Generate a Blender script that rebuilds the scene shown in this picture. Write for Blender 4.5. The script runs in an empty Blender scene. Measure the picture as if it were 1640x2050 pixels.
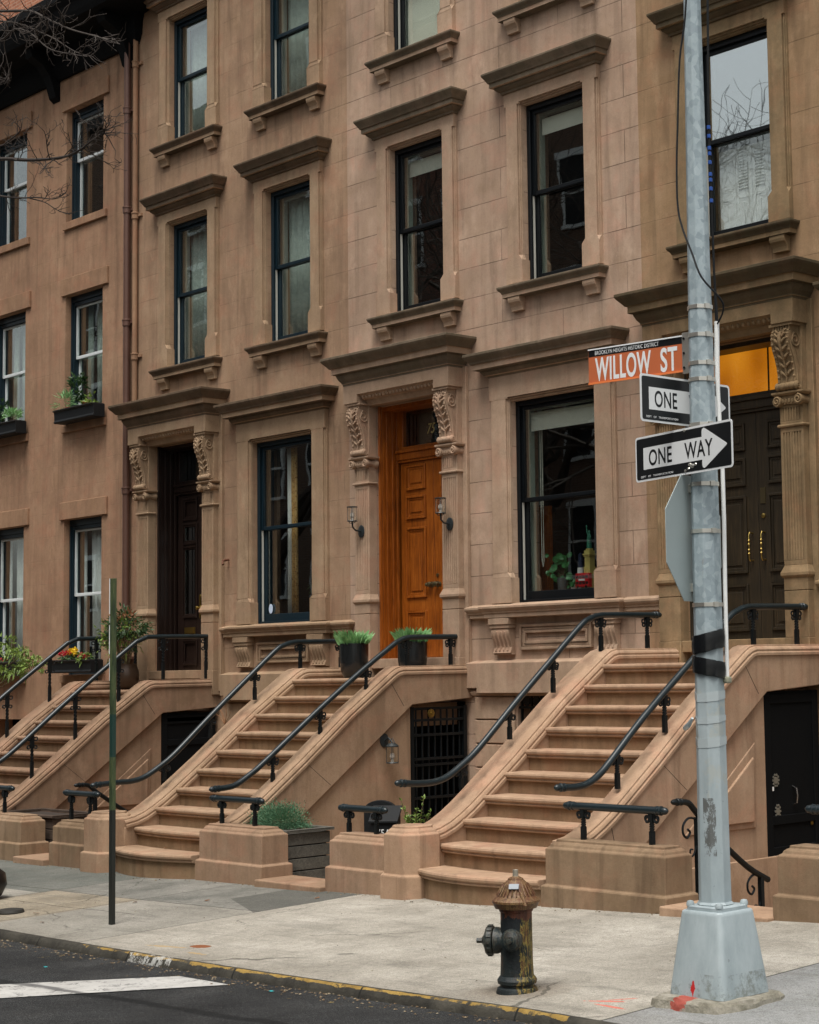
import bpy, bmesh, math, random
from mathutils import Vector, Matrix
R = math.radians
random.seed(7)
SC = bpy.context.scene
COL = SC.collection
V = Vector

# ------------------------------------------------------------------ camera
RW = [[0.711671972438974, 0.7022099397358241, -0.020596217638940553],
      [-0.0792928566554276, 0.05116161476645896, -0.9955376095647568],
      [-0.6980226690647247, 0.7101293471690201, 0.09209051938749795]]
FPX, CX, CY = 3610.607, 1212.158, 995.095
CAM = V((0, -14.5, 2.16))
cd = bpy.data.cameras.new('camera'); cam = bpy.data.objects.new('camera', cd); COL.objects.link(cam)
SC.camera = cam
m = Matrix(((RW[0][0], -RW[1][0], -RW[2][0], CAM.x), (RW[0][1], -RW[1][1], -RW[2][1], CAM.y),
            (RW[0][2], -RW[1][2], -RW[2][2], CAM.z), (0, 0, 0, 1)))
cam.matrix_world = m
cd.sensor_fit = 'HORIZONTAL'; cd.sensor_width = 36
cd.lens = FPX / 1640 * 36
cd.shift_x = -(CX - 820) / 1640; cd.shift_y = (CY - 1025) / 1640
cd.clip_start = 0.1; cd.clip_end = 600


def ray(x, y):
    a, b = (x - CX) / FPX, (y - CY) / FPX
    return V([RW[0][i] * a + RW[1][i] * b + RW[2][i] for i in range(3)])


def at(axis, val, x, y):
    i = 'xyz'.index(axis); d = ray(x, y); t = (val - CAM[i]) / d[i]
    return CAM + d * t


# ------------------------------------------------------------------ mesh builder
class MB:
    def __init__(s):
        s.v = []; s.f = []; s.m = []; s.s = []

    def add(s, vs, fs, mi=0, smooth=False):
        o = len(s.v)
        s.v += [V(p) for p in vs]
        for f in fs:
            s.f.append([i + o for i in f]); s.m.append(mi); s.s.append(smooth)
        return s

    def box(s, x0, x1, y0, y1, z0, z1, mi=0):
        vs = [(x, y, z) for z in (z0, z1) for y in (y0, y1) for x in (x0, x1)]
        return s.add(vs, [(0, 2, 3, 1), (4, 5, 7, 6), (0, 1, 5, 4), (2, 6, 7, 3), (0, 4, 6, 2), (1, 3, 7, 5)], mi)

    def boxm(s, M, sx, sy, sz, mi=0):
        vs = [M @ V((x * sx / 2, y * sy / 2, z * sz / 2)) for z in (-1, 1) for y in (-1, 1) for x in (-1, 1)]
        return s.add(vs, [(0, 2, 3, 1), (4, 5, 7, 6), (0, 1, 5, 4), (2, 6, 7, 3), (0, 4, 6, 2), (1, 3, 7, 5)], mi)

    def ext(s, pts, d, mi=0, smooth=False, caps=True):
        n = len(pts); d = V(d)
        vs = [V(p) for p in pts] + [V(p) + d for p in pts]
        fs = [(i, (i + 1) % n, n + (i + 1) % n, n + i) for i in range(n)]
        s.add(vs, fs, mi, smooth)
        if caps:
            s.add(vs[:n], [tuple(range(n))], mi); s.add(vs[n:], [tuple(range(n))], mi)
        return s

    def yz(s, poly, x0, x1, mi=0, smooth=False):
        return s.ext([(x0, p[0], p[1]) for p in poly], (x1 - x0, 0, 0), mi, smooth)

    def xz(s, poly, y0, y1, mi=0, smooth=False):
        return s.ext([(p[0], y0, p[1]) for p in poly], (0, y1 - y0, 0), mi, smooth)

    def xy(s, poly, z0, z1, mi=0, smooth=False):
        return s.ext([(p[0], p[1], z0) for p in poly], (0, 0, z1 - z0), mi, smooth)

    def rings(s, rings, mi=0, smooth=True, close=False, cap0=True, cap1=True):
        n = len(rings[0]); vs = [p for r in rings for p in r]; fs = []
        k = len(rings)
        for a in range(k if close else k - 1):
            b = (a + 1) % k
            for i in range(n):
                j = (i + 1) % n
                fs.append((a * n + i, a * n + j, b * n + j, b * n + i))
        s.add(vs, fs, mi, smooth)
        if not close:
            if cap0: s.add(rings[0], [tuple(range(n))], mi)
            if cap1: s.add(rings[-1], [tuple(range(n))], mi)
        return s

    def lathe(s, prof, c=(0, 0, 0), seg=24, M=None, mi=0, smooth=True, rot=0, cap=True):
        c = V(c); rr = []
        for r, z in prof:
            ring = []
            for i in range(seg):
                a = rot + 2 * math.pi * i / seg
                p = V((r * math.cos(a), r * math.sin(a), z))
                ring.append((M @ p if M else p) + c)
            rr.append(ring)
        return s.rings(rr, mi, smooth, cap0=cap, cap1=cap)

    def tube(s, path, r, seg=8, mi=0, smooth=True, cap=True, twist=0.0, rot=0):
        path = [V(p) for p in path]; n = len(path)
        rad = r if isinstance(r, (list, tuple)) else [r] * n
        t = (path[1] - path[0]).normalized()
        u = t.cross(V((0, 0, 1)))
        if u.length < 1e-3: u = V((1, 0, 0))
        u.normalize(); rr = []
        for i in range(n):
            if i == 0: t = (path[1] - path[0])
            elif i == n - 1: t = (path[-1] - path[-2])
            else: t = (path[i + 1] - path[i - 1])
            t.normalize()
            u = (u - t * u.dot(t))
            if u.length < 1e-4: u = t.orthogonal()
            u.normalize(); w = t.cross(u)
            rr.append([path[i] + (u * math.cos(rot + twist * i + 2 * math.pi * k / seg) + w * math.sin(rot + twist * i + 2 * math.pi * k / seg)) * rad[i] for k in range(seg)])
        return s.rings(rr, mi, smooth, cap0=cap, cap1=cap)

    def prof3(s, x0, x1, prof, yw=0.0, mi=0, over0=0.0, light=()):
        """moulding with returns: prof = [(proj, z)] from top to bottom, runs along x on a wall at yw, returning at both ends.
        x0,x1 are the ends of the body whose own projection is over0"""
        rings = []
        for p, z in prof:
            o = p - over0
            rings.append([(x0 - o, yw, z), (x0 - o, yw - p, z), (x1 + o, yw - p, z), (x1 + o, yw, z)])
        vs = [q for r in rings for q in r]; fs = []
        for a in range(len(prof) - 1):
            for i in range(3):
                fs.append((a * 4 + i, a * 4 + i + 1, a * 4 + 4 + i + 1, a * 4 + 4 + i))
        s.add(vs, fs, mi)
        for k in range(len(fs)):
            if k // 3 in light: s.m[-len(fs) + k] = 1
        s.add(rings[0], [(0, 1, 2, 3)], mi); s.add(rings[-1], [(0, 1, 2, 3)], mi)
        return s

    def build(s, name, mat, parent=None, bevel=0, ang=35, seg=2, recalc=True, sharp=True):
        me = bpy.data.meshes.new(name)
        org = WL.get(parent, V((0, 0, 0))) if parent else V((0, 0, 0))
        me.from_pydata([tuple(p - org) for p in s.v], [], s.f)
        me.polygons.foreach_set('material_index', s.m)
        me.polygons.foreach_set('use_smooth', s.s)
        bm = bmesh.new(); bm.from_mesh(me)
        bmesh.ops.remove_doubles(bm, verts=bm.verts, dist=1e-5)
        if recalc: bmesh.ops.recalc_face_normals(bm, faces=bm.faces)
        bm.to_mesh(me); bm.free()
        if any(s.s) and sharp: me.set_sharp_from_angle(angle=R(ang))
        for mt in (mat if isinstance(mat, (list, tuple)) else [mat]): me.materials.append(mt)
        o = bpy.data.objects.new(name, me); COL.objects.link(o)
        WL[o] = org
        if parent: o.parent = parent
        if bevel:
            b = o.modifiers.new('bevel', 'BEVEL'); b.width = bevel; b.segments = seg; b.limit_method = 'ANGLE'; b.angle_limit = R(40)
            b.harden_normals = False
        return o


WL = {}


def thing(name, label, cat, loc, group=None):
    o = bpy.data.objects.new(name, None); COL.objects.link(o)
    o.location = loc; o.empty_display_size = .2
    o['label'] = label; o['category'] = cat
    if group: o['group'] = group
    WL[o] = V(loc)
    return o


def tag(o, label=None, cat=None, group=None, kind=None):
    if label: o['label'] = label
    if cat: o['category'] = cat
    if group: o['group'] = group
    if kind: o['kind'] = kind
    return o


# ------------------------------------------------------------------ materials
class NT:
    def __init__(s, name):
        s.mat = bpy.data.materials.new(name); s.mat.use_nodes = True
        s.t = s.mat.node_tree; s.t.nodes.clear()
        s.out = s.n('ShaderNodeOutputMaterial')

    def n(s, typ, **kw):
        nd = s.t.nodes.new(typ)
        for k, v in kw.items(): setattr(nd, k, v)
        return nd

    def put(s, sock, v):
        if v is None: return
        if isinstance(v, bpy.types.NodeSocket): s.t.links.new(v, sock)
        elif isinstance(v, (tuple, list)) and sock.type == 'RGBA' and len(v) == 3: sock.default_value = (*v, 1)
        else: sock.default_value = v

    def pos(s):
        if not hasattr(s, '_p'): s._p = s.n('ShaderNodeNewGeometry').outputs['Position']
        return s._p

    def xyz(s):
        if not hasattr(s, '_x'):
            q = s.n('ShaderNodeSeparateXYZ'); s.put(q.inputs[0], s.pos()); s._x = q.outputs
        return s._x

    def scale(s, vec, sc):
        q = s.n('ShaderNodeVectorMath', operation='MULTIPLY'); s.put(q.inputs[0], vec); q.inputs[1].default_value = sc
        return q.outputs[0]

    def noise(s, scale, detail=3, vec=None, rough=.55, dist=0, color=False):
        q = s.n('ShaderNodeTexNoise'); s.put(q.inputs['Vector'], vec or s.pos()); q.inputs['Scale'].default_value = scale
        q.inputs['Detail'].default_value = detail; q.inputs['Roughness'].default_value = rough; q.inputs['Distortion'].default_value = dist
        return q.outputs['Color' if color else 'Fac']

    def voro(s, scale, vec=None, feature='F1', out='Distance'):
        q = s.n('ShaderNodeTexVoronoi', feature=feature); s.put(q.inputs['Vector'], vec or s.pos()); q.inputs['Scale'].default_value = scale
        return q.outputs[out]

    def ramp(s, fac, stops, interp='LINEAR'):
        q = s.n('ShaderNodeValToRGB'); q.color_ramp.interpolation = interp; s.put(q.inputs[0], fac)
        e = q.color_ramp.elements
        while len(e) > 1: e.remove(e[-1])
        first = True
        for p, c in stops:
            if not isinstance(c, (tuple, list)): c = (c, c, c)
            if first: el = e[0]; el.position = p; first = False
            else: el = e.new(p)
            el.color = (*c, 1)
        return q.outputs[0]

    def mth(s, op, a, b=None, c=None, clamp=False):
        q = s.n('ShaderNodeMath', operation=op); q.use_clamp = clamp
        s.put(q.inputs[0], a); s.put(q.inputs[1], b)
        if c is not None: s.put(q.inputs[2], c)
        return q.outputs[0]

    def mix(s, fac, a, b, mode='MIX'):
        q = s.n('ShaderNodeMix', data_type='RGBA', blend_type=mode); q.clamp_factor = True
        s.put(q.inputs[0], fac); s.put(q.inputs[6], a); s.put(q.inputs[7], b)
        return q.outputs[2]

    def bump(s, h, strength=.3, dist=.01, nrm=None):
        q = s.n('ShaderNodeBump'); s.put(q.inputs['Height'], h); q.inputs['Strength'].default_value = strength
        q.inputs['Distance'].default_value = dist
        if nrm: s.put(q.inputs['Normal'], nrm)
        return q.outputs[0]

    def line(s, coord, val, w):
        """1 on a thin line where coord == val"""
        d = s.mth('ABSOLUTE', s.mth('SUBTRACT', coord, val))
        return s.mth('LESS_THAN', d, w)

    def bsdf(s, col, rough=.8, nrm=None, metal=0, spec=None, emit=None, estr=0, trans=0, alpha=None, sub=None):
        b = s.n('ShaderNodeBsdfPrincipled'); s.put(b.inputs['Base Color'], col); s.put(b.inputs['Roughness'], rough)
        s.put(b.inputs['Metallic'], metal)
        if spec is not None: s.put(b.inputs['Specular IOR Level'], spec)
        if nrm: s.put(b.inputs['Normal'], nrm)
        if emit: s.put(b.inputs['Emission Color'], emit); b.inputs['Emission Strength'].default_value = estr
        if alpha is not None: s.put(b.inputs['Alpha'], alpha)
        s.t.links.new(b.outputs[0], s.out.inputs[0])
        return s.mat


def stone(name, dk, md, lt, joint=False, streak=.35, grain=1.0, moss=0.0, rough=.92, bricks=2.1, runs=()):
    t = NT(name)
    big = t.noise(.55, 4, rough=.6)
    mid = t.noise(3.2, 5, rough=.65)
    st = t.noise(1.0, 4, vec=t.scale(t.pos(), (7.0, 7.0, .7)), rough=.6)
    f = t.mth('ADD', t.mth('MULTIPLY', big, .5), t.mth('ADD', t.mth('MULTIPLY', mid, .28), t.mth('MULTIPLY', st, .22)))
    col = t.ramp(f, [(.32, dk), (.5, md), (.66, lt)])
    hue = t.noise(2.3, 4, rough=.65, dist=.4)
    col = t.mix(t.mth('MULTIPLY', t.ramp(hue, [(.50, 0), (.66, 1)]), .55), col, t.mix(1, col, (1.13, .94, .92), 'MULTIPLY'))
    col = t.mix(t.mth('MULTIPLY', t.ramp(hue, [(.34, 1), (.48, 0)]), .6), col, t.mix(1, col, (.92, .91, .86), 'MULTIPLY'))
    # dirt streaks
    s2 = t.ramp(t.noise(1.3, 4, vec=t.scale(t.pos(), (5.0, 5.0, .35)), dist=.6), [(.52, 0), (.68, 1)])
    col = t.mix(t.mth('MULTIPLY', s2, streak), col, tuple(c * .55 for c in dk))
    blot = t.ramp(t.noise(7, 6, rough=.8), [(.50, 0), (.68, 1)])
    col = t.mix(t.mth('MULTIPLY', blot, .34), col, tuple(c * .62 for c in md))
    pale = t.ramp(t.noise(1.9, 5, vec=t.scale(t.pos(), (1.4, 1.4, .8)), rough=.7), [(.56, 0), (.72, 1)])
    col = t.mix(t.mth('MULTIPLY', pale, .5), col, tuple(min(1, c * 1.18) for c in lt))
    if runs:
        X = t.xyz(); wv = t.mth('MULTIPLY', t.mth('SUBTRACT', t.noise(6, 4, rough=.7), .5), .16); xw = t.mth('ADD', X[0], wv); tot = None
        for (rx, rz_, rw, rl) in runs:
            a = t.mth('SUBTRACT', 1, t.mth('DIVIDE', t.mth('ABSOLUTE', t.mth('SUBTRACT', xw, rx)), rw), clamp=True)
            d = t.mth('SUBTRACT', rz_, X[2]); b = t.mth('MULTIPLY', t.mth('GREATER_THAN', d, 0), t.mth('SUBTRACT', 1, t.mth('DIVIDE', d, rl), clamp=True))
            m_ = t.mth('MULTIPLY', a, b); tot = m_ if tot is None else t.mth('MAXIMUM', tot, m_)
        tot = t.mth('MULTIPLY', tot, t.ramp(t.noise(1.0, 4, vec=t.scale(t.pos(), (16, 16, 1.6)), rough=.7), [(.35, .25), (.6, 1)]))
        col = t.mix(t.mth('MULTIPLY', tot, .62), col, tuple(c * .45 for c in dk))
    fine = t.noise(160, 2, rough=.7)
    spk = t.noise(45, 3, rough=.7)
    fm = t.ramp(t.mth('ADD', t.mth('MULTIPLY', fine, .6), t.mth('MULTIPLY', spk, .4)), [(.3, .80), (.5, 1.0), (.7, 1.12)])
    col = t.mix(.9 * grain if grain <= 1 else .95, col, t.mix(1, col, fm, 'MULTIPLY'))
    h = t.mth('ADD', t.mth('MULTIPLY', fine, .4), t.mth('ADD', t.mth('MULTIPLY', spk, .5), t.mth('MULTIPLY', mid, 1.6)))
    if moss:
        g = t.n('ShaderNodeNewGeometry'); sp = t.n('ShaderNodeSeparateXYZ'); t.put(sp.inputs[0], g.outputs['Normal'])
        mm = t.mth('MULTIPLY', t.ramp(t.noise(4, 4, rough=.75), [(.4, 0), (.62, 1)]), moss)
        col = t.mix(mm, col, (.075, .07, .04))
    n1 = None
    if joint:
        x = t.xyz()
        cb = t.n('ShaderNodeCombineXYZ'); t.put(cb.inputs[0], t.mth('ADD', x[0], 60.03)); t.put(cb.inputs[1], t.mth('ADD', x[2], 9.525 - 9.347 + .381 * 0))
        br = t.n('ShaderNodeTexBrick'); t.put(br.inputs['Vector'], cb.outputs[0])
        br.offset = .5; br.inputs['Scale'].default_value = 1; br.inputs['Mortar Size'].default_value = .0055
        br.inputs['Mortar Smooth'].default_value = .25; br.inputs['Brick Width'].default_value = bricks; br.inputs['Row Height'].default_value = .381
        br.inputs['Color1'].default_value = (0, 0, 0, 1); br.inputs['Color2'].default_value = (1, 1, 1, 1); br.inputs['Mortar'].default_value = (.5, .5, .5, 1)
        br.inputs['Bias'].default_value = 0
        JS = 1.0 if joint is True else joint
        tone = t.ramp(br.outputs['Color'], [(0, .92), (1, 1.07)])
        col = t.mix(.8 * JS, col, t.mix(1, col, tone, 'MULTIPLY'))
        jw = t.ramp(t.noise(2.5, 3), [(.35, .35 if JS == 1 else 0), (.6, 1)])
        jf = t.mth('MULTIPLY', br.outputs['Fac'], t.mth('MULTIPLY', jw, JS))
        col = t.mix(t.mth('MULTIPLY', jf, .72), col, tuple(c * .34 for c in dk))
        n1 = t.bump(t.mth('SUBTRACT', 1, jf), .9, .006)
    nr = t.bump(h, .55 * grain, .006, n1)
    return t.bsdf(col, rough, nr, spec=.25)


def plain(name, col, rough=.5, metal=0, var=.12, spec=None, bumps=0, vs=6):
    t = NT(name)
    n = t.noise(vs, 4, rough=.6)
    c = t.mix(n, tuple(x * (1 - var) for x in col), tuple(min(1, x * (1 + var)) for x in col))
    nr = t.bump(t.noise(60, 3), bumps, .003) if bumps else None
    return t.bsdf(c, rough, nr, metal, spec)


def wood(name, dk, md, lt, rough=.42, axis=2, weather=0):
    t = NT(name)
    sc = [22, 22, 22]; sc[axis] = 1.3
    w = t.noise(1.0, 5, vec=t.scale(t.pos(), tuple(sc)), rough=.65, dist=2.2)
    sc2 = [120, 120, 120]; sc2[axis] = 6
    g = t.noise(1.0, 3, vec=t.scale(t.pos(), tuple(sc2)), rough=.7)
    big = t.noise(2.2, 3)
    f = t.mth('ADD', t.mth('MULTIPLY', w, .5), t.mth('ADD', t.mth('MULTIPLY', g, .25), t.mth('MULTIPLY', big, .25)))
    col = t.ramp(f, [(.34, dk), (.5, md), (.64, lt)])
    if weather:
        col = t.mix(t.ramp(t.noise(5, 4, rough=.7), [(.5, 0), (.75, weather)]), col, tuple(c * .4 for c in dk))
    return t.bsdf(col, rough, t.bump(t.mth('ADD', w, t.mth('MULTIPLY', g, .5)), .25, .003), spec=.4)


def glass(name, tint=(.75, .8, .78), boost=1.5, base=.05, wav=.35):
    t = NT(name)
    tr = t.n('ShaderNodeBsdfTransparent'); tr.inputs[0].default_value = (*tint, 1)
    gl = t.n('ShaderNodeBsdfGlossy'); gl.inputs['Roughness'].default_value = .01
    gl.inputs['Color'].default_value = (.95, 1, .99, 1)
    nz = t.bump(t.noise(1.3, 2, rough=.4), wav * .35, .010)
    t.put(gl.inputs['Normal'], nz)
    fr = t.n('ShaderNodeFresnel'); bf = t.n('ShaderNodeNewGeometry').outputs['Backfacing']; t.put(fr.inputs['IOR'], t.mth('SUBTRACT', 1.5, t.mth('MULTIPLY', bf, 1.5 - 1 / 1.5)))
    fac = t.mth('ADD', t.mth('MULTIPLY', fr.outputs[0], boost), base, clamp=True)
    mx = t.n('ShaderNodeMixShader'); t.put(mx.inputs[0], fac)
    t.t.links.new(tr.outputs[0], mx.inputs[1]); t.t.links.new(gl.outputs[0], mx.inputs[2])
    t.t.links.new(mx.outputs[0], t.out.inputs[0])
    return t.mat


def brickmat(name, c1, c2, mortar=(.35, .32, .28), axis='x', w=.2, h=.067, ms=.008):
    t = NT(name); x = t.xyz()
    hor = t.mth('ADD', x[0], x[1])
    cb = t.n('ShaderNodeCombineXYZ'); t.put(cb.inputs[0], hor); t.put(cb.inputs[1], x[2])
    br = t.n('ShaderNodeTexBrick'); t.put(br.inputs['Vector'], cb.outputs[0]); br.inputs['Scale'].default_value = 1
    br.inputs['Mortar Size'].default_value = ms; br.inputs['Brick Width'].default_value = w; br.inputs['Row Height'].default_value = h
    t.put(br.inputs['Color1'], c1); t.put(br.inputs['Color2'], c2); t.put(br.inputs['Mortar'], mortar)
    c = t.mix(.5, br.outputs['Color'], t.ramp(t.noise(9, 4), [(.3, tuple(v * .5 for v in c1)), (.7, c2)]))
    return t.bsdf(c, .9, t.bump(t.mth('SUBTRACT', 1, br.outputs['Fac']), .5, .01))


def leafmat(name, a, b, c=None, rough=.5, scale=9):
    t = NT(name)
    oi = t.noise(scale, 3, rough=.7)
    st = [(.35, a), (.6, b)] + ([(.75, c)] if c else [])
    col = t.ramp(oi, st)
    d = t.n('ShaderNodeBsdfPrincipled'); t.put(d.inputs['Base Color'], col); d.inputs['Roughness'].default_value = rough
    tl = t.n('ShaderNodeBsdfTranslucent'); t.put(tl.inputs[0], col)
    mx = t.n('ShaderNodeMixShader'); mx.inputs[0].default_value = .25
    t.t.links.new(d.outputs[0], mx.inputs[1]); t.t.links.new(tl.outputs[0], mx.inputs[2]); t.t.links.new(mx.outputs[0], t.out.inputs[0])
    return t.mat


MT = {}
MT['stoneA'] = stone('brownstone_left', (0.195, 0.123, 0.079), (0.304, 0.196, 0.123), (0.401, 0.272, 0.176), joint=.45, runs=[(-23.54,6.52,0.09,0.9),(-22.07,6.52,0.09,1.0),(-23.11,6.52,0.09,0.5),(-22.36,6.52,0.09,0.4),(-23.54,9.93,0.09,0.9),(-22.07,9.93,0.09,1.0),(-23.11,9.93,0.09,0.5),(-22.36,9.93,0.09,0.4),(-21.03,6.52,0.09,0.9),(-19.55,6.52,0.09,1.0),(-20.59,6.52,0.09,0.5),(-19.84,6.52,0.09,0.4),(-21.03,9.93,0.09,0.9),(-19.55,9.93,0.09,1.0),(-20.59,9.93,0.09,0.5),(-19.84,9.93,0.09,0.4)])
MT['stoneB'] = stone('brownstone_middle', (0.264, 0.181, 0.124), (0.376, 0.260, 0.184), (0.483, 0.350, 0.259), joint=True, runs=[(-18.25,6.52,0.09,0.9),(-16.77,6.52,0.09,1.0),(-17.81,6.52,0.09,0.5),(-17.06,6.52,0.09,0.4),(-18.25,9.93,0.09,0.9),(-16.77,9.93,0.09,1.0),(-17.81,9.93,0.09,0.5),(-17.06,9.93,0.09,0.4),(-15.73,6.52,0.09,0.9),(-14.25,6.52,0.09,1.0),(-15.29,6.52,0.09,0.5),(-14.54,6.52,0.09,0.4),(-15.73,9.93,0.09,0.9),(-14.25,9.93,0.09,1.0),(-15.29,9.93,0.09,0.5),(-14.54,9.93,0.09,0.4)])
MT['stoneC'] = stone('brownstone_right', (0.182, 0.115, 0.062), (0.284, 0.182, 0.101), (0.379, 0.252, 0.150), joint=.6, runs=[(-12.96,6.52,0.09,0.9),(-11.48,6.52,0.09,1.0),(-12.52,6.52,0.09,0.5),(-11.77,6.52,0.09,0.4),(-12.96,9.93,0.09,0.9),(-11.48,9.93,0.09,1.0),(-12.52,9.93,0.09,0.5),(-11.77,9.93,0.09,0.4)])
MT['stoneL'] = stone('stucco_left_building', (0.198, 0.115, 0.071), (0.299, 0.179, 0.110), (0.395, 0.247, 0.154), joint=.22, streak=.32, runs=[(-24.87,12.0,0.12,14),(-25.15,11.9,0.1,2.0),(-26.0,11.9,0.12,1.0),(-27.2,11.9,0.15,1.6),(-26.5,6.05,0.1,1.2),(-25.2,6.05,0.08,0.9),(-26.5,9.37,0.1,0.9),(-25.2,9.37,0.08,0.7),(-27.75,6.05,0.1,1.6),(-27.75,9.3,0.1,1)])
MT['trimA'] = stone('brownstone_trim_left', (0.204, 0.135, 0.083), (0.309, 0.210, 0.131), (0.408, 0.289, 0.185), streak=.2, moss=.05)
MT['trimB'] = stone('brownstone_trim_middle', (0.256, 0.174, 0.116), (0.373, 0.258, 0.177), (0.489, 0.348, 0.246), streak=.2, moss=.06)
MT['trimC'] = stone('brownstone_trim_right', (0.150, 0.098, 0.052), (0.237, 0.159, 0.085), (0.325, 0.225, 0.127), streak=.35, moss=.3)
MT['trimL'] = stone('stucco_trim_left_building', (0.183, 0.105, 0.065), (0.278, 0.165, 0.099), (0.366, 0.225, 0.135), streak=.2)
MT['corA'] = stone('weathered_shaded_cornice_left', (0.064, 0.043, 0.027), (0.111, 0.075, 0.048), (0.170, 0.117, 0.076), streak=.3, moss=.25)  # darker cornice stone: staining plus underside shade put into the colour
MT['corB'] = stone('weathered_shaded_cornice_middle', (0.089, 0.068, 0.047), (0.145, 0.109, 0.075), (0.221, 0.166, 0.115), streak=.3, moss=.3)
MT['corC'] = stone('weathered_shaded_cornice_right', (0.048, 0.034, 0.019), (0.088, 0.062, 0.035), (0.136, 0.096, 0.056), streak=.35, moss=.4)
MT['carve'] = stone('carved_stone', (.20, .145, .10), (.31, .23, .165), (.42, .32, .24), streak=.1)
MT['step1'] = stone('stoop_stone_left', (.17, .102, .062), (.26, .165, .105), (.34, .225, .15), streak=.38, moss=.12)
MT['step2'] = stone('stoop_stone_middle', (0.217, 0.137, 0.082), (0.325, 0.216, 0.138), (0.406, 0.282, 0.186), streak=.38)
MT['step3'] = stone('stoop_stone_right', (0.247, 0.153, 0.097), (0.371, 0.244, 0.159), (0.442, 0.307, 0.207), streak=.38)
MT['riser1'] = stone('shaded_riser_stone_left', (0.102, 0.065, 0.036), (0.162, 0.105, 0.061), (0.221, 0.146, 0.089), streak=.4)  # darker copies of the step stone, riser shade put into the colour
MT['riser2'] = stone('shaded_riser_stone_middle', (0.139, 0.088, 0.046), (0.217, 0.141, 0.078), (0.287, 0.193, 0.116), streak=.4)
MT['riser3'] = stone('shaded_riser_stone_right', (0.152, 0.094, 0.051), (0.240, 0.152, 0.087), (0.312, 0.205, 0.125), streak=.4)
MT['pier'] = stone('pedestal_stone', (.15, .098, .058), (.235, .160, .098), (.31, .215, .14), streak=.55, grain=1.0)
MT['pier2'] = stone('pedestal_stone_light', (.19, .122, .077), (.29, .19, .122), (.37, .25, .17), streak=.3)
MT['frameA'] = plain('dark_blue_window_paint', (.007, .018, .026), .35, spec=.3)
MT['frameB'] = plain('black_window_paint', (.0045, .006, .0075), .4, spec=.25)
MT['frameL'] = plain('white_window_paint', (.62, .66, .66), .4)
MT['strip'] = plain('pale_sash_track', (.45, .45, .4), .5)
MT['greens'] = plain('pale_green_inner_frame', (.36, .42, .36), .6)
MT['glass'] = glass('window_glass', tint=(.93, .95, .94), boost=2.0, base=.035)
MT['glass2'] = glass('window_glass_mirror', tint=(.85, .88, .87), boost=5, base=.25, wav=.5)
MT['glass0'] = glass('window_glass_clear', tint=(.95, .97, .96), boost=1.0, base=.03, wav=.2)
MT['room'] = plain('dark_room', (.020, .018, .016), .9, var=.3)
MT['roomw'] = plain('brown_room_wall', (.06, .035, .018), .8, var=.4)
MT['iron'] = plain('black_iron_paint', (.005, .007, .008), .4, var=.3, spec=.3, bumps=.15)
MT['ironblue'] = plain('blue_black_handrail_paint', (.008, .015, .018), .34, var=.3, spec=.45, bumps=.12)
MT['oak'] = wood('orange_oak', (.085, .021, .003), (.26, .066, .006), (.43, .130, .017), .38)
MT['darkdoor'] = wood('dark_brown_door_wood', (.008, .0045, .0035), (.016, .009, .007), (.024, .014, .010), .35)
MT['doorC'] = wood('weathered_black_brown_door', (.012, .009, .005), (.026, .019, .010), (.055, .036, .017), .5)
MT['brass'] = plain('brass', (.42, .30, .09), .38, metal=1, var=.3)
MT['bronze'] = plain('aged_bronze', (.16, .13, .07), .35, metal=.8)
MT['grwood'] = wood('grey_weathered_planks', (.05, .048, .040), (.095, .09, .075), (.16, .15, .125), .85, axis=0, weather=.7)
MT['brwood'] = wood('brown_weathered_planks', (.03, .02, .014), (.06, .04, .028), (.10, .07, .05), .85, axis=0, weather=.7)
MT['soil'] = plain('potting_soil', (.03, .02, .014), .95)
MT['leafdk'] = leafmat('dark_green_leaves', (.02, .05, .015), (.05, .11, .03), (.10, .19, .05))
MT['leafyg'] = leafmat('yellow_green_leaves', (.10, .17, .03), (.22, .32, .06), (.34, .42, .10))
MT['leaftulip'] = leafmat('tulip_leaves', (.12, .28, .10), (.26, .48, .20), (.44, .62, .36), rough=.4)
MT['leafjun'] = leafmat('juniper_needles', (.05, .13, .07), (.12, .25, .13), (.26, .42, .25), rough=.7, scale=30)
MT['leafred'] = leafmat('bronze_red_leaves', (.18, .07, .03), (.34, .17, .08), (.45, .26, .12))
MT['redfl'] = leafmat('red_petals', (.4, .01, .02), (.6, .03, .05))
MT['yelfl'] = leafmat('yellow_petals', (.7, .45, .01), (.85, .6, .03))
MT['stem'] = plain('plant_stems', (.10, .07, .03), .8)
MT['bark'] = plain('tree_bark', (.035, .026, .02), .9, var=.4, bumps=.4)
MT['deepblack'] = plain('black_paint_and_shade', (.004, .0045, .005), .8, spec=.12)  # black paint, also used as shade behind the gate
MT['black'] = plain('matte_black', (.007, .008, .009), .6, spec=.25)
MT['blackgl'] = plain('black_planter_glaze', (.010, .012, .013), .22, spec=.5)
MT['white'] = plain('white_paint', (.75, .76, .74), .5)
MT['curtain'] = plain('white_curtain', (.85, .88, .86), .8, var=.1)
MT['lace'] = plain('pale_lace_curtain', (.52, .60, .54), .85, var=.35, vs=14)
MT['shade'] = plain('cream_roller_shade', (.86, .86, .74), .8, var=.06)
MT['copper'] = plain('brown_copper_pipe', (.12, .062, .045), .42, metal=.3, var=.25)
MT['lamp'] = plain('lamp_iron', (.022, .028, .030), .4)
MT['frost'] = plain('frosted_lamp_glass', (.55, .48, .42), .3)

# ================================================================== houses
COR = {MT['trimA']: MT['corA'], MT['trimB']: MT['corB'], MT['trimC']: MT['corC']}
DEP = .42


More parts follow.
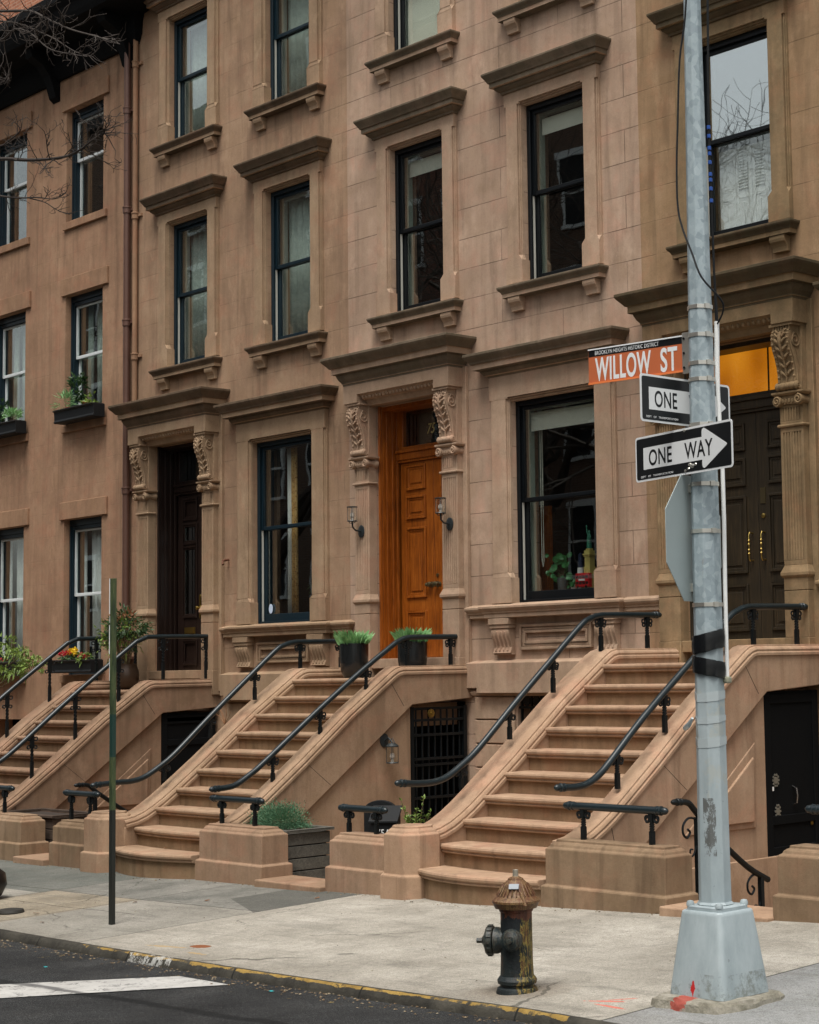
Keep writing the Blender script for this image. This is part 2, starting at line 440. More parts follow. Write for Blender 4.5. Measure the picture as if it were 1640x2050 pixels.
def wall_mesh(x0, x1, z0, z1, ops, back=9.0, top=True):
    mb = MB()
    xs = sorted({x0, x1} | {v for o in ops for v in o[:2]}); zs = sorted({z0, z1} | {v for o in ops for v in o[2:]})
    for i in range(len(xs) - 1):
        for j in range(len(zs) - 1):
            a, b, c, d = xs[i], xs[i + 1], zs[j], zs[j + 1]
            if any(o[0] <= a + 1e-6 and o[1] >= b - 1e-6 and o[2] <= c + 1e-6 and o[3] >= d - 1e-6 for o in ops): continue
            mb.add([(a, 0, c), (b, 0, c), (b, 0, d), (a, 0, d)], [(0, 1, 2, 3)])
    for a, b, c, d in ops:
        mb.add([(a, 0, c), (a, DEP, c), (a, DEP, d), (a, 0, d)], [(0, 1, 2, 3)])
        mb.add([(b, 0, c), (b, DEP, c), (b, DEP, d), (b, 0, d)], [(0, 3, 2, 1)])
        mb.add([(a, 0, d), (b, 0, d), (b, DEP, d), (a, DEP, d)], [(0, 1, 2, 3)])
        mb.add([(a, 0, c), (b, 0, c), (b, DEP, c), (a, DEP, c)], [(0, 3, 2, 1)])
    mb.add([(x0, 0, z0), (x0, back, z0), (x0, back, z1), (x0, 0, z1)], [(0, 1, 2, 3)])
    mb.add([(x1, 0, z0), (x1, back, z0), (x1, back, z1), (x1, 0, z1)], [(0, 3, 2, 1)])
    mb.add([(x0, back, z0), (x1, back, z0), (x1, back, z1), (x0, back, z1)], [(0, 1, 2, 3)])
    if top: mb.add([(x0, 0, z1), (x1, 0, z1), (x1, back, z1), (x0, back, z1)], [(0, 1, 2, 3)])
    return mb


def interior(house, x0, x1, floors):
    mb = MB(); y0, y1 = DEP + .003, 3.6
    for za, zb in zip(floors[:-1], floors[1:]):
        a, b, c, d = x0 + .02, x1 - .02, za + .03, zb - .03
        mb.add([(a, y0, c), (b, y0, c), (b, y1, c), (a, y1, c), (a, y0, d), (b, y0, d), (b, y1, d), (a, y1, d)],
               [(0, 1, 2, 3), (4, 5, 6, 7), (0, 3, 7, 4), (1, 2, 6, 5), (3, 2, 6, 7)])
    return mb.build('interior', MT['room'], house, recalc=False)


def jamb(mb, xa, xb, z0, z1, foot, yf):
    """one jamb: full square foot, shaft with stepped stop mouldings on both arrises, square head"""
    s = 1 if xb > xa else -1
    lo, hi = min(xa, xb), max(xa, xb)
    ex = (.0, .024) if s < 0 else (.024, .0)
    mb.box(lo - ex[0], hi + ex[1], yf - .001, .06, z0, z0 + foot)
    pts = [(lo, 0), (lo, yf + .036), (lo + .012, yf + .036), (lo + .012, yf + .020), (lo + .026, yf + .020), (lo + .026, yf + .028), (lo + .034, yf + .028), (lo + .034, yf),
           (hi - .034, yf), (hi - .034, yf + .028), (hi - .026, yf + .028), (hi - .026, yf + .020), (hi - .012, yf + .020), (hi - .012, yf + .036), (hi, yf + .036), (hi, 0)]
    mb.xy(pts, z0 + foot + .06, z1)
    # stop: small wedge
    top = [(lo - .0, 0), (lo, yf + .036), (lo + .034, yf), (hi - .034, yf), (hi, yf + .036), (hi, 0)]
    bot = [(lo - ex[0], 0), (lo - ex[0], yf - .001), (lo - ex[0] + .01, yf - .001), (hi + ex[1] - .01, yf - .001), (hi + ex[1], yf - .001), (hi + ex[1], 0)]
    mb.rings([[(p[0], p[1], z0 + foot) for p in bot], [(p[0], p[1], z0 + foot + .06) for p in top]], smooth=False)


def corbel(mb, xc, w, zt, h, p):
    prof = [(0, zt), (-p, zt), (-p, zt - .22 * h), (-p * .92, zt - .38 * h), (-p * .70, zt - .52 * h), (-p * .52, zt - .70 * h), (-p * .45, zt - .9 * h), (-p * .45, zt - h), (0, zt - h)]
    mb.yz(prof, xc - w / 2, xc + w / 2, 1)


def sash(mb, xa, xb, z0, z1, y0, y1, st=.05, tr=.045, brl=.05):
    mb.box(xa, xa + st, y0, y1, z0, z1); mb.box(xb - st, xb, y0, y1, z0, z1)
    mb.box(xa + st, xb - st, y0, y1, z1 - tr, z1); mb.box(xa + st, xb - st, y0, y1, z0, z0 + brl)


def window_unit(par, xc, hw, z0, z1, zm, fm, gl=None, inner=None, strip=True, glass_up=None, dy=.0, drail=.07, fw=.042, sst=.05, ffm=None):
    """double-hung sashes with frame, glass and inner casing, children of par"""
    f = MB(); a, b = xc - hw, xc + hw
    f.box(a, a + fw, .062 + dy, .225 + dy, z0, z1); f.box(b - fw, b, .062 + dy, .225 + dy, z0, z1)
    f.box(a + fw, b - fw, .062 + dy, .225 + dy, z1 - .06, z1); f.box(a + fw, b - fw, .07 + dy, .225 + dy, z0, z0 + .035)
    for k, yy in enumerate((.062, .075)):
        f.box(a + fw, a + fw + .012 - .005 * k, yy + dy, yy + .011 + dy, z0 + .035, z1 - .06)
        f.box(b - fw - .012 + .005 * k, b - fw, yy + dy, yy + .011 + dy, z0 + .035, z1 - .06)
    f.build('window_frame', ffm or fm, par, bevel=.003, seg=1)
    u = MB(); sash(u, a + fw + .001, b - fw - .001, zm - .015, z1 - .062, .105 + dy, .145 + dy, tr=.045 * sst / .05, brl=.045, st=sst); u.build('upper_sash', fm, par, bevel=.004, seg=1)
    l = MB(); sash(l, a + fw + .001, b - fw - .001, z0 + .037, zm + .025, .155 + dy, .195 + dy, tr=.045 * sst / .05, brl=drail, st=sst); l.build('lower_sash', fm, par, bevel=.004, seg=1)
    g = glass_up or gl
    p = MB(); p.box(a + fw + sst - .01, b - fw - sst + .01, .122 + dy, .126 + dy, zm + .02, z1 - .062 - sst * .8); p.build('pane', g, par)
    p = MB(); p.box(a + fw + sst - .01, b - fw - sst + .01, .172 + dy, .176 + dy, z0 + .037 + drail - .01, zm - .01); p.build('pane', gl, par)
    if strip:
        s = MB(); s.box(a + fw, a + fw + .003, .108 + dy, .14 + dy, z0 + .036, zm - .02)
        s.build('sash_track', MT['strip'], par)
    if inner:
        c = MB(); y0, y1 = .232 + dy, .30 + dy
        c.box(a + .005, a + .07, y0, y1, z0 + .03, z1 - .02); c.box(b - .07, b - .005, y0, y1, z0 + .03, z1 - .02); c.box(a + .07, b - .07, y0, y1, z1 - .10, z1 - .02)
        c.build('inner_casing', inner, par)


def upper_window(house, xc, z0, z1, zm, trim, fm, label, gl, inner, hw=.53, glass_up=None):
    P = MB(); yf = -.065; ho = hw + .26
    for s in (-1, 1):
        jamb(P, xc + s * hw, xc + s * ho, z0, z1 - .02, .27, yf)
    P.box(xc - ho, xc + ho, yf, 0, z1, z1 + .20)                     # lintel
    for s in (-1, 1):
        P.box(xc + min(s * hw, s * ho), xc + max(s * hw, s * ho), yf, 0, z1 - .02, z1)
    # stepped inner head mouldings
    P.box(xc - hw, xc + hw, yf + .03, .06, z1 - .018, z1); P.box(xc - hw, xc + hw, yf + .055, .06, z1 - .036, z1 - .018)
    o = P.build('window', trim, house, bevel=.004, seg=1)
    if label: o['label'] = label
    t = z1 + .40
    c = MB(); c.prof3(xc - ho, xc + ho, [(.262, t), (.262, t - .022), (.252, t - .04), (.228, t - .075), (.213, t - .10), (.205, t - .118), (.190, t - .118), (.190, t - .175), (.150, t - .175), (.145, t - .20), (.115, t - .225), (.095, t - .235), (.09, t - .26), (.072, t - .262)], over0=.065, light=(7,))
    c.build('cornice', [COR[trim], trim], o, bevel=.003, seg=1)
    s = MB(); zt = z0 - .035
    s.prof3(xc - ho, xc + ho, [(.02, z0), (.165, zt), (.165, zt - .02), (.158, zt - .035), (.135, zt - .06), (.125, zt - .075), (.125, zt - .085), (.115, zt - .085), (.115, zt - .135), (.0, zt - .14)], over0=.085, light=(0, 7))
    s.box(xc - hw + .002, xc + hw - .002, -.02, .10, z0 - .06, z0 + .001, 1)
    for q in (-1, 1): corbel(s, xc + q * (ho - .155), .2, zt - .1355, .165, .105)
    s.build('sill', [COR[trim], trim], o, bevel=.004, seg=1)
    window_unit(o, xc, hw, z0, z1 - .036, zm, fm, gl, inner, glass_up=glass_up)
    return o


def parlor_window(house, xc, z0, z1, zm, trim, fm, gl, inner, xl, xr, zc, label, zbase):
    P = MB(); yf = -.075; hw = .715; ho = 1.04
    for s in (-1, 1):
        jamb(P, xc + s * hw, xc + s * ho, z0, z1 - .02, .30, yf)
        P.box(xc + min(s * hw, s * ho), xc + max(s * hw, s * ho), yf, 0, z1 - .02, z1)
    P.box(xc - ho, xc + ho, yf, 0, z1, zc - .27)
    P.box(xc - hw, xc + hw, yf + .03, .06, z1 - .022, z1); P.box(xc - hw, xc + hw, yf + .055, .06, z1 - .045, z1 - .022)
    o = P.build('parlor_window', trim, house, bevel=.005, seg=1)
    o['label'] = label
    c = MB(); t = zc
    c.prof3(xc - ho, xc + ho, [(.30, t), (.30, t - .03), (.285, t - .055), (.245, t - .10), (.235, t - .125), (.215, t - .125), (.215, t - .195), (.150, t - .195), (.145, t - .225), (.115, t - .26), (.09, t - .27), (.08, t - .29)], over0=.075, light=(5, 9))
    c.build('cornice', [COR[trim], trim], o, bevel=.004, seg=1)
    # sill course with broken-out middle, corbels, panel
    s = MB(); zt = z0 - .03
    pr = [(.02, z0), (.18, zt), (.18, zt - .025), (.165, zt - .045), (.145, zt - .07), (.145, zt - .085), (.13, zt - .085), (.13, zt - .14), (0, zt - .145)]
    s.prof3(xc - 1.10, xc + 1.10, pr, over0=.10)
    pr2 = [(.02, z0 - .004), (.10, zt - .004), (.10, zt - .03), (.09, zt - .05), (.07, zt - .075), (.07, zt - .089), (.055, zt - .089), (.055, zt - .136), (0, zt - .149)]
    s.prof3(xl, xc - 1.18, pr2); s.prof3(xc + 1.18, xr, pr2)
    s.box(xc - hw + .002, xc + hw - .002, -.02, .10, z0 - .06, z0 + .001)
    s.build('sill_course', trim, o, bevel=.004, seg=1)
    b = MB(); zt = z0 - .18
    for q in (-1, 1):
        xm = xc + q * .87
        b.box(xm - .18, xm + .18, -.135, 0, zt - .07, zt + .004); b.box(xm - .17, xm + .17, -.12, 0, zt - .115, zt - .07)
        prof = [(0, zt - .115), (-.10, zt - .115), (-.115, zt - .15), (-.105, zt - .21), (-.07, zt - .28), (-.055, zt - .34), (-.075, zt - .385), (-.085, zt - .41), (0, zt - .41)]
        b.yz(prof, xm - .155, xm + .155)
        for k in range(4):
            xr_ = xm - .125 + k * .068
            b.tube([(xr_ + .02, -.112, zt - .15), (xr_ + .02, -.103, zt - .21), (xr_ + .02, -.07, zt - .28), (xr_ + .02, -.056, zt - .34), (xr_ + .02, -.074, zt - .385)], .017, 6)
        b.box(xm - .16, xm + .16, -.06, 0, zbase + .09, zt - .41)
    # framed panel
    pa, pb, pc, pdn = xc - .60, xc + .60, zt - .08, zbase + .15
    for (w, y) in ((.0, -.045), (.035, -.028), (.07, -.04)):
        b.box(pa + w, pa + w + .03, y, 0, pdn + w, pc - w); b.box(pb - w - .03, pb - w, y, 0, pdn + w, pc - w)
        b.box(pa + w + .03, pb - w - .03, y, 0, pc - w - .03, pc - w); b.box(pa + w + .03, pb - w - .03, y, 0, pdn + w, pdn + w + .03)
    b.build('apron', trim, o, bevel=.004, seg=1)
    d = MB()   # dado below
    d.prof3(xl, xr, [(.0, zbase + .03), (.09, zbase), (.09, zbase - .30), (.0, zbase - .301)])
    d.prof3(xc - 1.15, xc + 1.15, [(.0, zbase + .036), (.13, zbase + .002), (.13, zbase - .36), (0, zbase - .361)])
    d.prof3(xl, xr, [(0, zbase - .32), (.045, zbase - .325), (.06, zbase - .35), (.045, zbase - .39), (0, zbase - .395)])
    for k in range(1, 7):
        za, zb_ = zbase - .40 - k * .285 + .018, zbase - .40 - (k - 1) * .285 - (.004 if k == 1 else .0)
        d.box(xl, xc - .72, -.035, 0, za, zb_); d.box(xc + .72, xr, -.035, 0, za, zb_)
    d.build('dado', trim, o, bevel=.006, seg=1)
    gr = MB(); zt2 = zbase - .365
    for k in range(9): gr.box(xc - .66 + k * .165 - .012, xc - .66 + k * .165 + .012, .03, .055, .36, zt2)
    for z in (.6, 1.2, zt2 - .18, zt2 - .04): gr.box(xc - .70, xc + .70, .024, .062, z, z + .03)
    for k in range(8): gr.lathe([(.028, -.008), (.06, -.008), (.06, .008), (.028, .008)], (xc - .58 + k * .165, .043, zt2 - .09), 12, Matrix.Rotation(R(90), 4, 'X'))
    gr.build('window_grille', MT['iron'], house)
    window_unit(o, xc, hw, z0, z1 - .045, zm, fm, gl, inner, glass_up=None, drail=.10)
    return o


def spiral(cy, cz, x, r0, turns=1.75, n=22, sgn=1, start=0.0, sw=.6):
    pts = []
    for i in range(n + 1):
        a = start + sgn * 2 * math.pi * turns * i / n; r = r0 * (1 - .88 * i / n)
        pts.append((x, cy + r * math.cos(a), cz + r * math.sin(a)))
    return pts


def capital_and_console(par, xm, zt, zshaft, zb, mat):
    """scrolled console, volute capital and fluted pilaster; xm = middle, zt = top of console"""
    P = MB(); w = .148
    # fluted pilaster
    yf = -.13
    def fluted(za, zb_, pad=.05):
        n = 7; pts = [(xm - w, 0), (xm - w, yf)]
        gw = .017; span = 2 * w - .05; st = span / n
        for k in range(n):
            c0 = xm - w + .025 + st * (k + .5)
            pts += [(c0 - gw / 2, yf), (c0 - gw / 2, yf + .014), (c0 + gw / 2, yf + .014), (c0 + gw / 2, yf)]
        pts += [(xm + w, yf), (xm + w, 0)]
        P.xy(pts, za + pad, zb_ - pad)
        P.box(xm - w, xm + w, yf, 0, za, za + pad); P.box(xm - w, xm + w, yf, 0, zb_ - pad, zb_)
    fluted(3.12, 4.53)
    fluted(4.565, 4.765, .03)
    P.prof3(xm - w, xm + w, [(.13, 4.566), (.15, 4.562), (.155, 4.548), (.15, 4.533), (.13, 4.529)], over0=.13)
    P.prof3(xm - w, xm + w, [(.13, 3.121), (.137, 3.10), (.155, 3.06), (.162, 3.045), (.162, 3.015), (.145, 2.995), (.14, 2.99)], over0=.13)
    P.box(xm - w - .006, xm + w + .006, -.138, 0, 2.866, 2.991)
    P.box(xm - w - .006, xm + w + .006, -.138, 0, zb, 2.858)
    P.box(xm - w + .0, xm + w - .0, -.13, 0, 2.857, 2.867)
    o = P.build('pilaster', mat, par, bevel=.0035, seg=1)
    c = MB()
    c.prof3(xm - w, xm + w, [(.13, 4.895), (.19, 4.893), (.19, 4.875), (.175, 4.86), (.165, 4.855), (.13, 4.85)], over0=.13)
    c.box(xm - w + .01, xm + w - .01, -.15, 0, 4.765, 4.851)
    for q in (-1, 1):
        xv = xm + q * (w - .01)
        M = Matrix.Rotation(R(90), 4, 'X')
        c.lathe([(.0, 0), (.058, 0), (.06, .01), (.06, .03), (.045, .06), (.042, .09), (.045, .12), (.055, .15), (.055, .19)], (xv, -.188 + .19, 4.80), 16, M)
        sp = []
        for i in range(20):
            a = q * (math.pi / 2) + q * -2 * math.pi * 1.6 * i / 19; r = .052 * (1 - .85 * i / 19)
            sp.append((xv + r * math.cos(a) * 1.0, -.192, 4.80 + r * math.sin(a)))
        c.tube(sp, .0095, 5)
    for k in range(5):
        xx = xm - .085 + k * .0425
        c.lathe([(0, -.026), (.012, -.02), (.018, 0), (.012, .02), (0, .026)], (xx, -.155, 4.80), 6)
    c.build('capital', mat, o)
    s = MB(); wc = .115
    f = [(-.258, zt - .01), (-.275, zt - .05), (-.278, zt - .11), (-.255, zt - .19), (-.220, zt - .27), (-.192, zt - .36), (-.178, zt - .45), (-.178, zt - .52)]
    s.yz([(0, zt)] + [(-.24, zt)] + f + [(-.17, 4.90), (0, 4.90)], xm - wc, xm + wc)
    s.box(xm - w - .002, xm + w + .002, -.27, 0, zt + .052, zt + .078)
    for k in range(7):
        s.box(xm - wc + .002 + k * .0335, xm - wc + .022 + k * .0335, -.255, -.2, zt + .004, zt + .052)
    s.box(xm - wc + .004, xm + wc - .004, -.24, 0, zt + .001, zt + .053)
    for q in (-1, 1):
        xs = xm + q * (wc + .004)
        s.tube([(xs, -.255, zt - .19), (xs, -.225, zt - .07)][::-1][:1] + spiral(-.185, zt - .10, xs, .082, 1.7, 26, -1, R(100)), .0105, 5)
        s.tube([(xs, p[0] + .012, p[1]) for p in f[2:]], .011, 5)
        for k in range(6):   # feather grooves on the side
            y0 = -.175 + .014 * k; z0 = zt - .22 - k * .035
            s.tube([(xs, y0, z0 + .03), (xs + q * .003, y0 + .02, z0 - .015), (xs, y0 + .028, z0 - .07)], [.004, .008, .003], 5)
        # edge rope on the front
        s.tube([(xm + q * (wc - .014), p[0] - .006, p[1]) for p in f], .012, 6)
        for k in range(9):
            i = min(6, int(k * .78)); fr = k * .78 - i
            y = f[i][0] * (1 - fr) + f[i + 1][0] * fr; z = f[i][1] * (1 - fr) + f[i + 1][1] * fr
            s.lathe([(0, -.016), (.013, -.008), (.016, .004), (.008, .016), (0, .02)], (xm + q * (wc - .016), y - .012, z), 6)
    s.tube([(xm, p[0] - .008, p[1]) for p in f], [.016, .026, .026, .022, .018, .015, .012, .008], 7)
    for k in range(7):      # acanthus lobes
        i = k * .95; ii = min(6, int(i)); fr = i - ii
        y = f[ii][0] * (1 - fr) + f[ii + 1][0] * fr; z = f[ii][1] * (1 - fr) + f[ii + 1][1] * fr
        for q in (-1, 1):
            s.tube([(xm + q * .008, y - .006, z - .035), (xm + q * .035, y - .018, z - .008), (xm + q * .062, y - .014, z + .018), (xm + q * .078, y - .002, z + .024)], [.008, .017, .014, .004], 6)
    M = Matrix.Rotation(R(90), 4, 'Y')
    s.lathe([(0, -.14), (.03, -.14), (.043, -.13), (.045, -.115), (.034, -.10), (.04, -.08), (.042, -.05), (.034, -.03), (.042, 0), (.034, .03), (.042, .05), (.04, .08), (.034, .10), (.045, .115), (.043, .13), (.03, .14), (0, .14)], (xm, -.178, 4.945), 12, M)
    for q in (-1, 1):
        s.tube(spiral(-.178, 4.945, xm + q * .143, .036, 1.3, 14, -1, 0), .006, 4)
    s.build('console_bracket', mat, o)
    return o


def door_surround(house, xc, zb, trim, zt=6.19):
    P = MB(); h = 1.05; i = .76
    P.xz([(xc - h, 5.585), (xc - i, 5.585), (xc - i, 5.69), (xc + i, 5.69), (xc + i, 5.585), (xc + h, 5.585), (xc + h, 5.84), (xc - h, 5.84)], -.285, 0)
    P.yz([(-.262, 5.692), (-.205, 5.632), (-.16, 5.622), (-.155, 5.60), (-.13, 5.575), (-.125, 5.55), (.04, 5.55), (.04, 5.70), (-.262, 5.70)], xc - .745, xc + .745)
    for k in range(21):
        P.lathe([(0, -.032), (.016, -.024), (.026, 0), (.02, .02), (0, .028)], (xc - .70 + k * .07, -.225, 5.655), 7)
    for s in (-1, 1):
        a, b = sorted((xc + s * .727, xc + s * 1.02))
        P.box(a, b, -.118, 0, 4.897, 5.586)
        a, b = sorted((xc + s * 1.022, xc + s * 1.105)); P.box(a, b, -.05, 0, zb - .3, 5.84)
        a, b = sorted((xc + s * .71, xc + s * 1.03)); P.box(a, b, -.15, 0, zb - .35, zb - .001)
    o = P.build('door_surround', trim, house, bevel=.005, seg=1)
    t = zt; c = MB()
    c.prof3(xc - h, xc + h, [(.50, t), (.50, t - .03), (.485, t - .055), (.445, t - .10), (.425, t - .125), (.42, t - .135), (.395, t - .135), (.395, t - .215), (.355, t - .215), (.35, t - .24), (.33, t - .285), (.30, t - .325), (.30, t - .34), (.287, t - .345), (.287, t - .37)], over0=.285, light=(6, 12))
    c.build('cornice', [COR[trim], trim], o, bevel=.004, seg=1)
    for s in (-1, 1): capital_and_console(house, xc + s * .872, 5.505, 3.12, zb, trim)
    return o


def panel(mb, mp, xa, xb, za, zb, y, proud=.024):
    """raised moulding frame + raised field on a door at front plane y"""
    w = .028
    for (k, pr) in ((0, proud), (1, proud * .35)):
        e = k * w
        mb.box(xa + e, xa + e + w, y - pr, y + .01, za + e, zb - e); mb.box(xb - e - w, xb - e, y - pr, y + .01, za + e, zb - e)
        mb.box(xa + e + w, xb - e - w, y - pr, y + .01, za + e, za + e + w); mb.box(xa + e + w, xb - e - w, y - pr, y + .01, zb - e - w, zb - e)
    if mp: mb.box(xa + .085, xb - .085, y - .012, y + .01, za + .085, zb - .085)


def double_door(house, xc, zb, mat, rows, kind, transom_mat, label):
    y = .352
    root = MB()
    # jamb linings with stepped mouldings and a head
    for s in (-1, 1):
        a, b = sorted((xc + s * .716, xc + s * .73)); root.box(a, b, .03, y + .06, zb, 5.56)
        for k, (ya, w) in enumerate(((.032, .03), (.075, .018), (.15, .022), (.24, .03), (.31, .045))):
            a, b = sorted((xc + s * (.716 - w * .6), xc + s * .716)); root.box(a, b, ya, ya + .035, zb, 5.56)
    root.box(xc - .716, xc + .716, .10, y + .06, 5.50, 5.549)
    root.box(xc - .69, xc + .69, y - .05, y + .05, 4.86, 4.95); root.box(xc - .69, xc + .69, y - .075, y + .05, 4.95, 4.985); root.box(xc - .69, xc + .69, y - .03, y + .05, 4.985, 5.03)
    root.box(xc - .69, xc + .69, y - .03, y + .05, 4.825, 4.86)
    for s in (-1, 1):
        a, b = sorted((xc + s * .60, xc + s * .69)); root.box(a, b, y - .02, y + .05, 5.03, 5.50)
    o = root.build('door', mat, house, bevel=.003, seg=1)
    o['label'] = label
    p = MB(); p.box(xc - .60, xc + .60, y + .01, y + .014, 5.03, 5.50); p.build('transom_pane', transom_mat, o)
    if kind == 'panel' and mat is MT['doorC']:
        p = MB(); p.box(xc - .60, xc + .60, y - .004, y, 5.03, 5.50); p.build('transom_glass', MT['glass0'], o)
        p = MB(); p.box(xc + .18, xc + .20, y + .004, y + .009, 5.03, 5.50); p.build('glazing_bar', MT['frameB'], o)
    for s in (-1, 1):
        L = MB(); a, b = sorted((xc + s * .003, xc + s * .665))
        if kind == 'glazed':
            ga, gb = (a + .17, b - .15) if s < 0 else (a + .15, b - .17)
            holes = [(r[0], r[1]) for r in rows]
            zz = [zb + .01] + [v for r in holes for v in r] + [4.822]
            L.box(a, ga, y, y + .045, zb + .01, 4.822); L.box(gb, b, y, y + .045, zb + .01, 4.822)
            for k in range(0, len(zz), 2): L.box(ga, gb, y, y + .045, zz[k], zz[k + 1])
            for r in rows:
                for e, pr in ((-.03, .02), (0, .008)):
                    w = .03
                    L.box(ga + e, ga + e + w, y - pr, y, r[0] + e, r[1] - e); L.box(gb - e - w, gb - e, y - pr, y, r[0] + e, r[1] - e)
                    L.box(ga + e + w, gb - e - w, y - pr, y, r[0] + e, r[0] + e + w); L.box(ga + e + w, gb - e - w, y - pr, y, r[1] - e - w, r[1] - e)
            lf = L.build('door_leaf', mat, o, bevel=.003, seg=1)
            for k, r in enumerate(rows):
                g = MB(); g.box(ga + .002, gb - .002, y + .02, y + .024, r[0], r[1])
                g.build('door_pane' if r[2] else 'door_panel', MT['glass2'] if r[2] else mat, o)
        else:
            L.box(a, b, y, y + .045, zb + .01, 4.822)
            pa, pb = (a + .115, b - .15) if s < 0 else (a + .15, b - .115)
            for r in rows: panel(L, True, pa, pb, r[0], r[1], y)
            lf = L.build('door_leaf', mat, o, bevel=.003, seg=1)
    return o


def knob(par, x, y, z, r=.032, mat=None):
    k = MB(); M = Matrix.Rotation(R(90), 4, 'X')
    k.lathe([(0, 0), (r * 1.1, 0), (r * 1.1, .006), (r * .4, .012), (r * .35, .03), (r * .8, .038), (r, .052), (r * .85, .068), (r * .4, .076), (0, .078)], (x, y, z), 16, M)
    return k.build('door_knob', mat or MT['bronze'], par)


def curtain(par, xa, xb, z0, z1, y, mat, waves=7, amp=.025, name='curtain', taper=0):
    mb = MB(); n = waves * 8; r0 = []; r1 = []; rm = []
    for i in range(n + 1):
        t = i / n; ph = t * waves * 2 * math.pi
        x = xa + (xb - xa) * t
        r1.append((x, y + amp * math.sin(ph) * .8, z1)); rm.append((x + .2 * taper * (1 - t), y + amp * math.sin(ph + .3), (z0 + z1) / 2)); r0.append((x + taper * (1 - t) * .5, y + amp * 1.2 * math.sin(ph + .5), z0))
    vs = r1 + rm + r0; m = n + 1; fs = []
    for a in (0, 1):
        for i in range(n): fs.append((a * m + i, a * m + i + 1, (a + 1) * m + i + 1, (a + 1) * m + i))
    mb.add(vs, fs, 0, True)
    o = mb.build(name, mat, par, sharp=False)
    sd = o.modifiers.new('solid', 'SOLIDIFY'); sd.thickness = .004
    return o


# --- placement tables -------------------------------------------------------
UZ = [(6.72, 8.92, 7.80), (10.135, 12.09, 11.13)]
HOUSES = {
    'A': dict(x=(-24.28, -18.97), up=(-22.805, -20.29), par=-20.46, pz=(2.81, 5.40, 4.14), door=-23.005, zb=2.19, zc=5.925, zbase=2.12, trim='trimA', wall='stoneA', fm='frameA', xl=-21.80, xr=-18.98),
    'B': dict(x=(-18.97, -13.61), up=(-17.51, -14.99), par=-15.08, pz=(2.90, 5.36, 4.12), door=-17.675, zb=2.28, zc=5.915, zbase=2.20, trim='trimB', wall='stoneB', fm='frameB', xl=-16.50, xr=-13.47),
    'C': dict(x=(-13.61, -8.24), up=(-12.22, -9.65), par=-9.72, pz=(2.98, 5.40, 4.16), door=-12.31, zb=2.385, zc=5.93, zbase=2.26, trim='trimC', wall='stoneC', fm='frameB', xl=-11.13, xr=-8.3),
}
LBL = {'A': 'brownstone row house with dark entrance door and blue-black window frames beside the drain pipe',
       'B': 'pale middle brownstone row house with the orange oak double door',
       'C': 'dark brownstone row house behind the lamp post with orange-lit transom'}
HO = {}
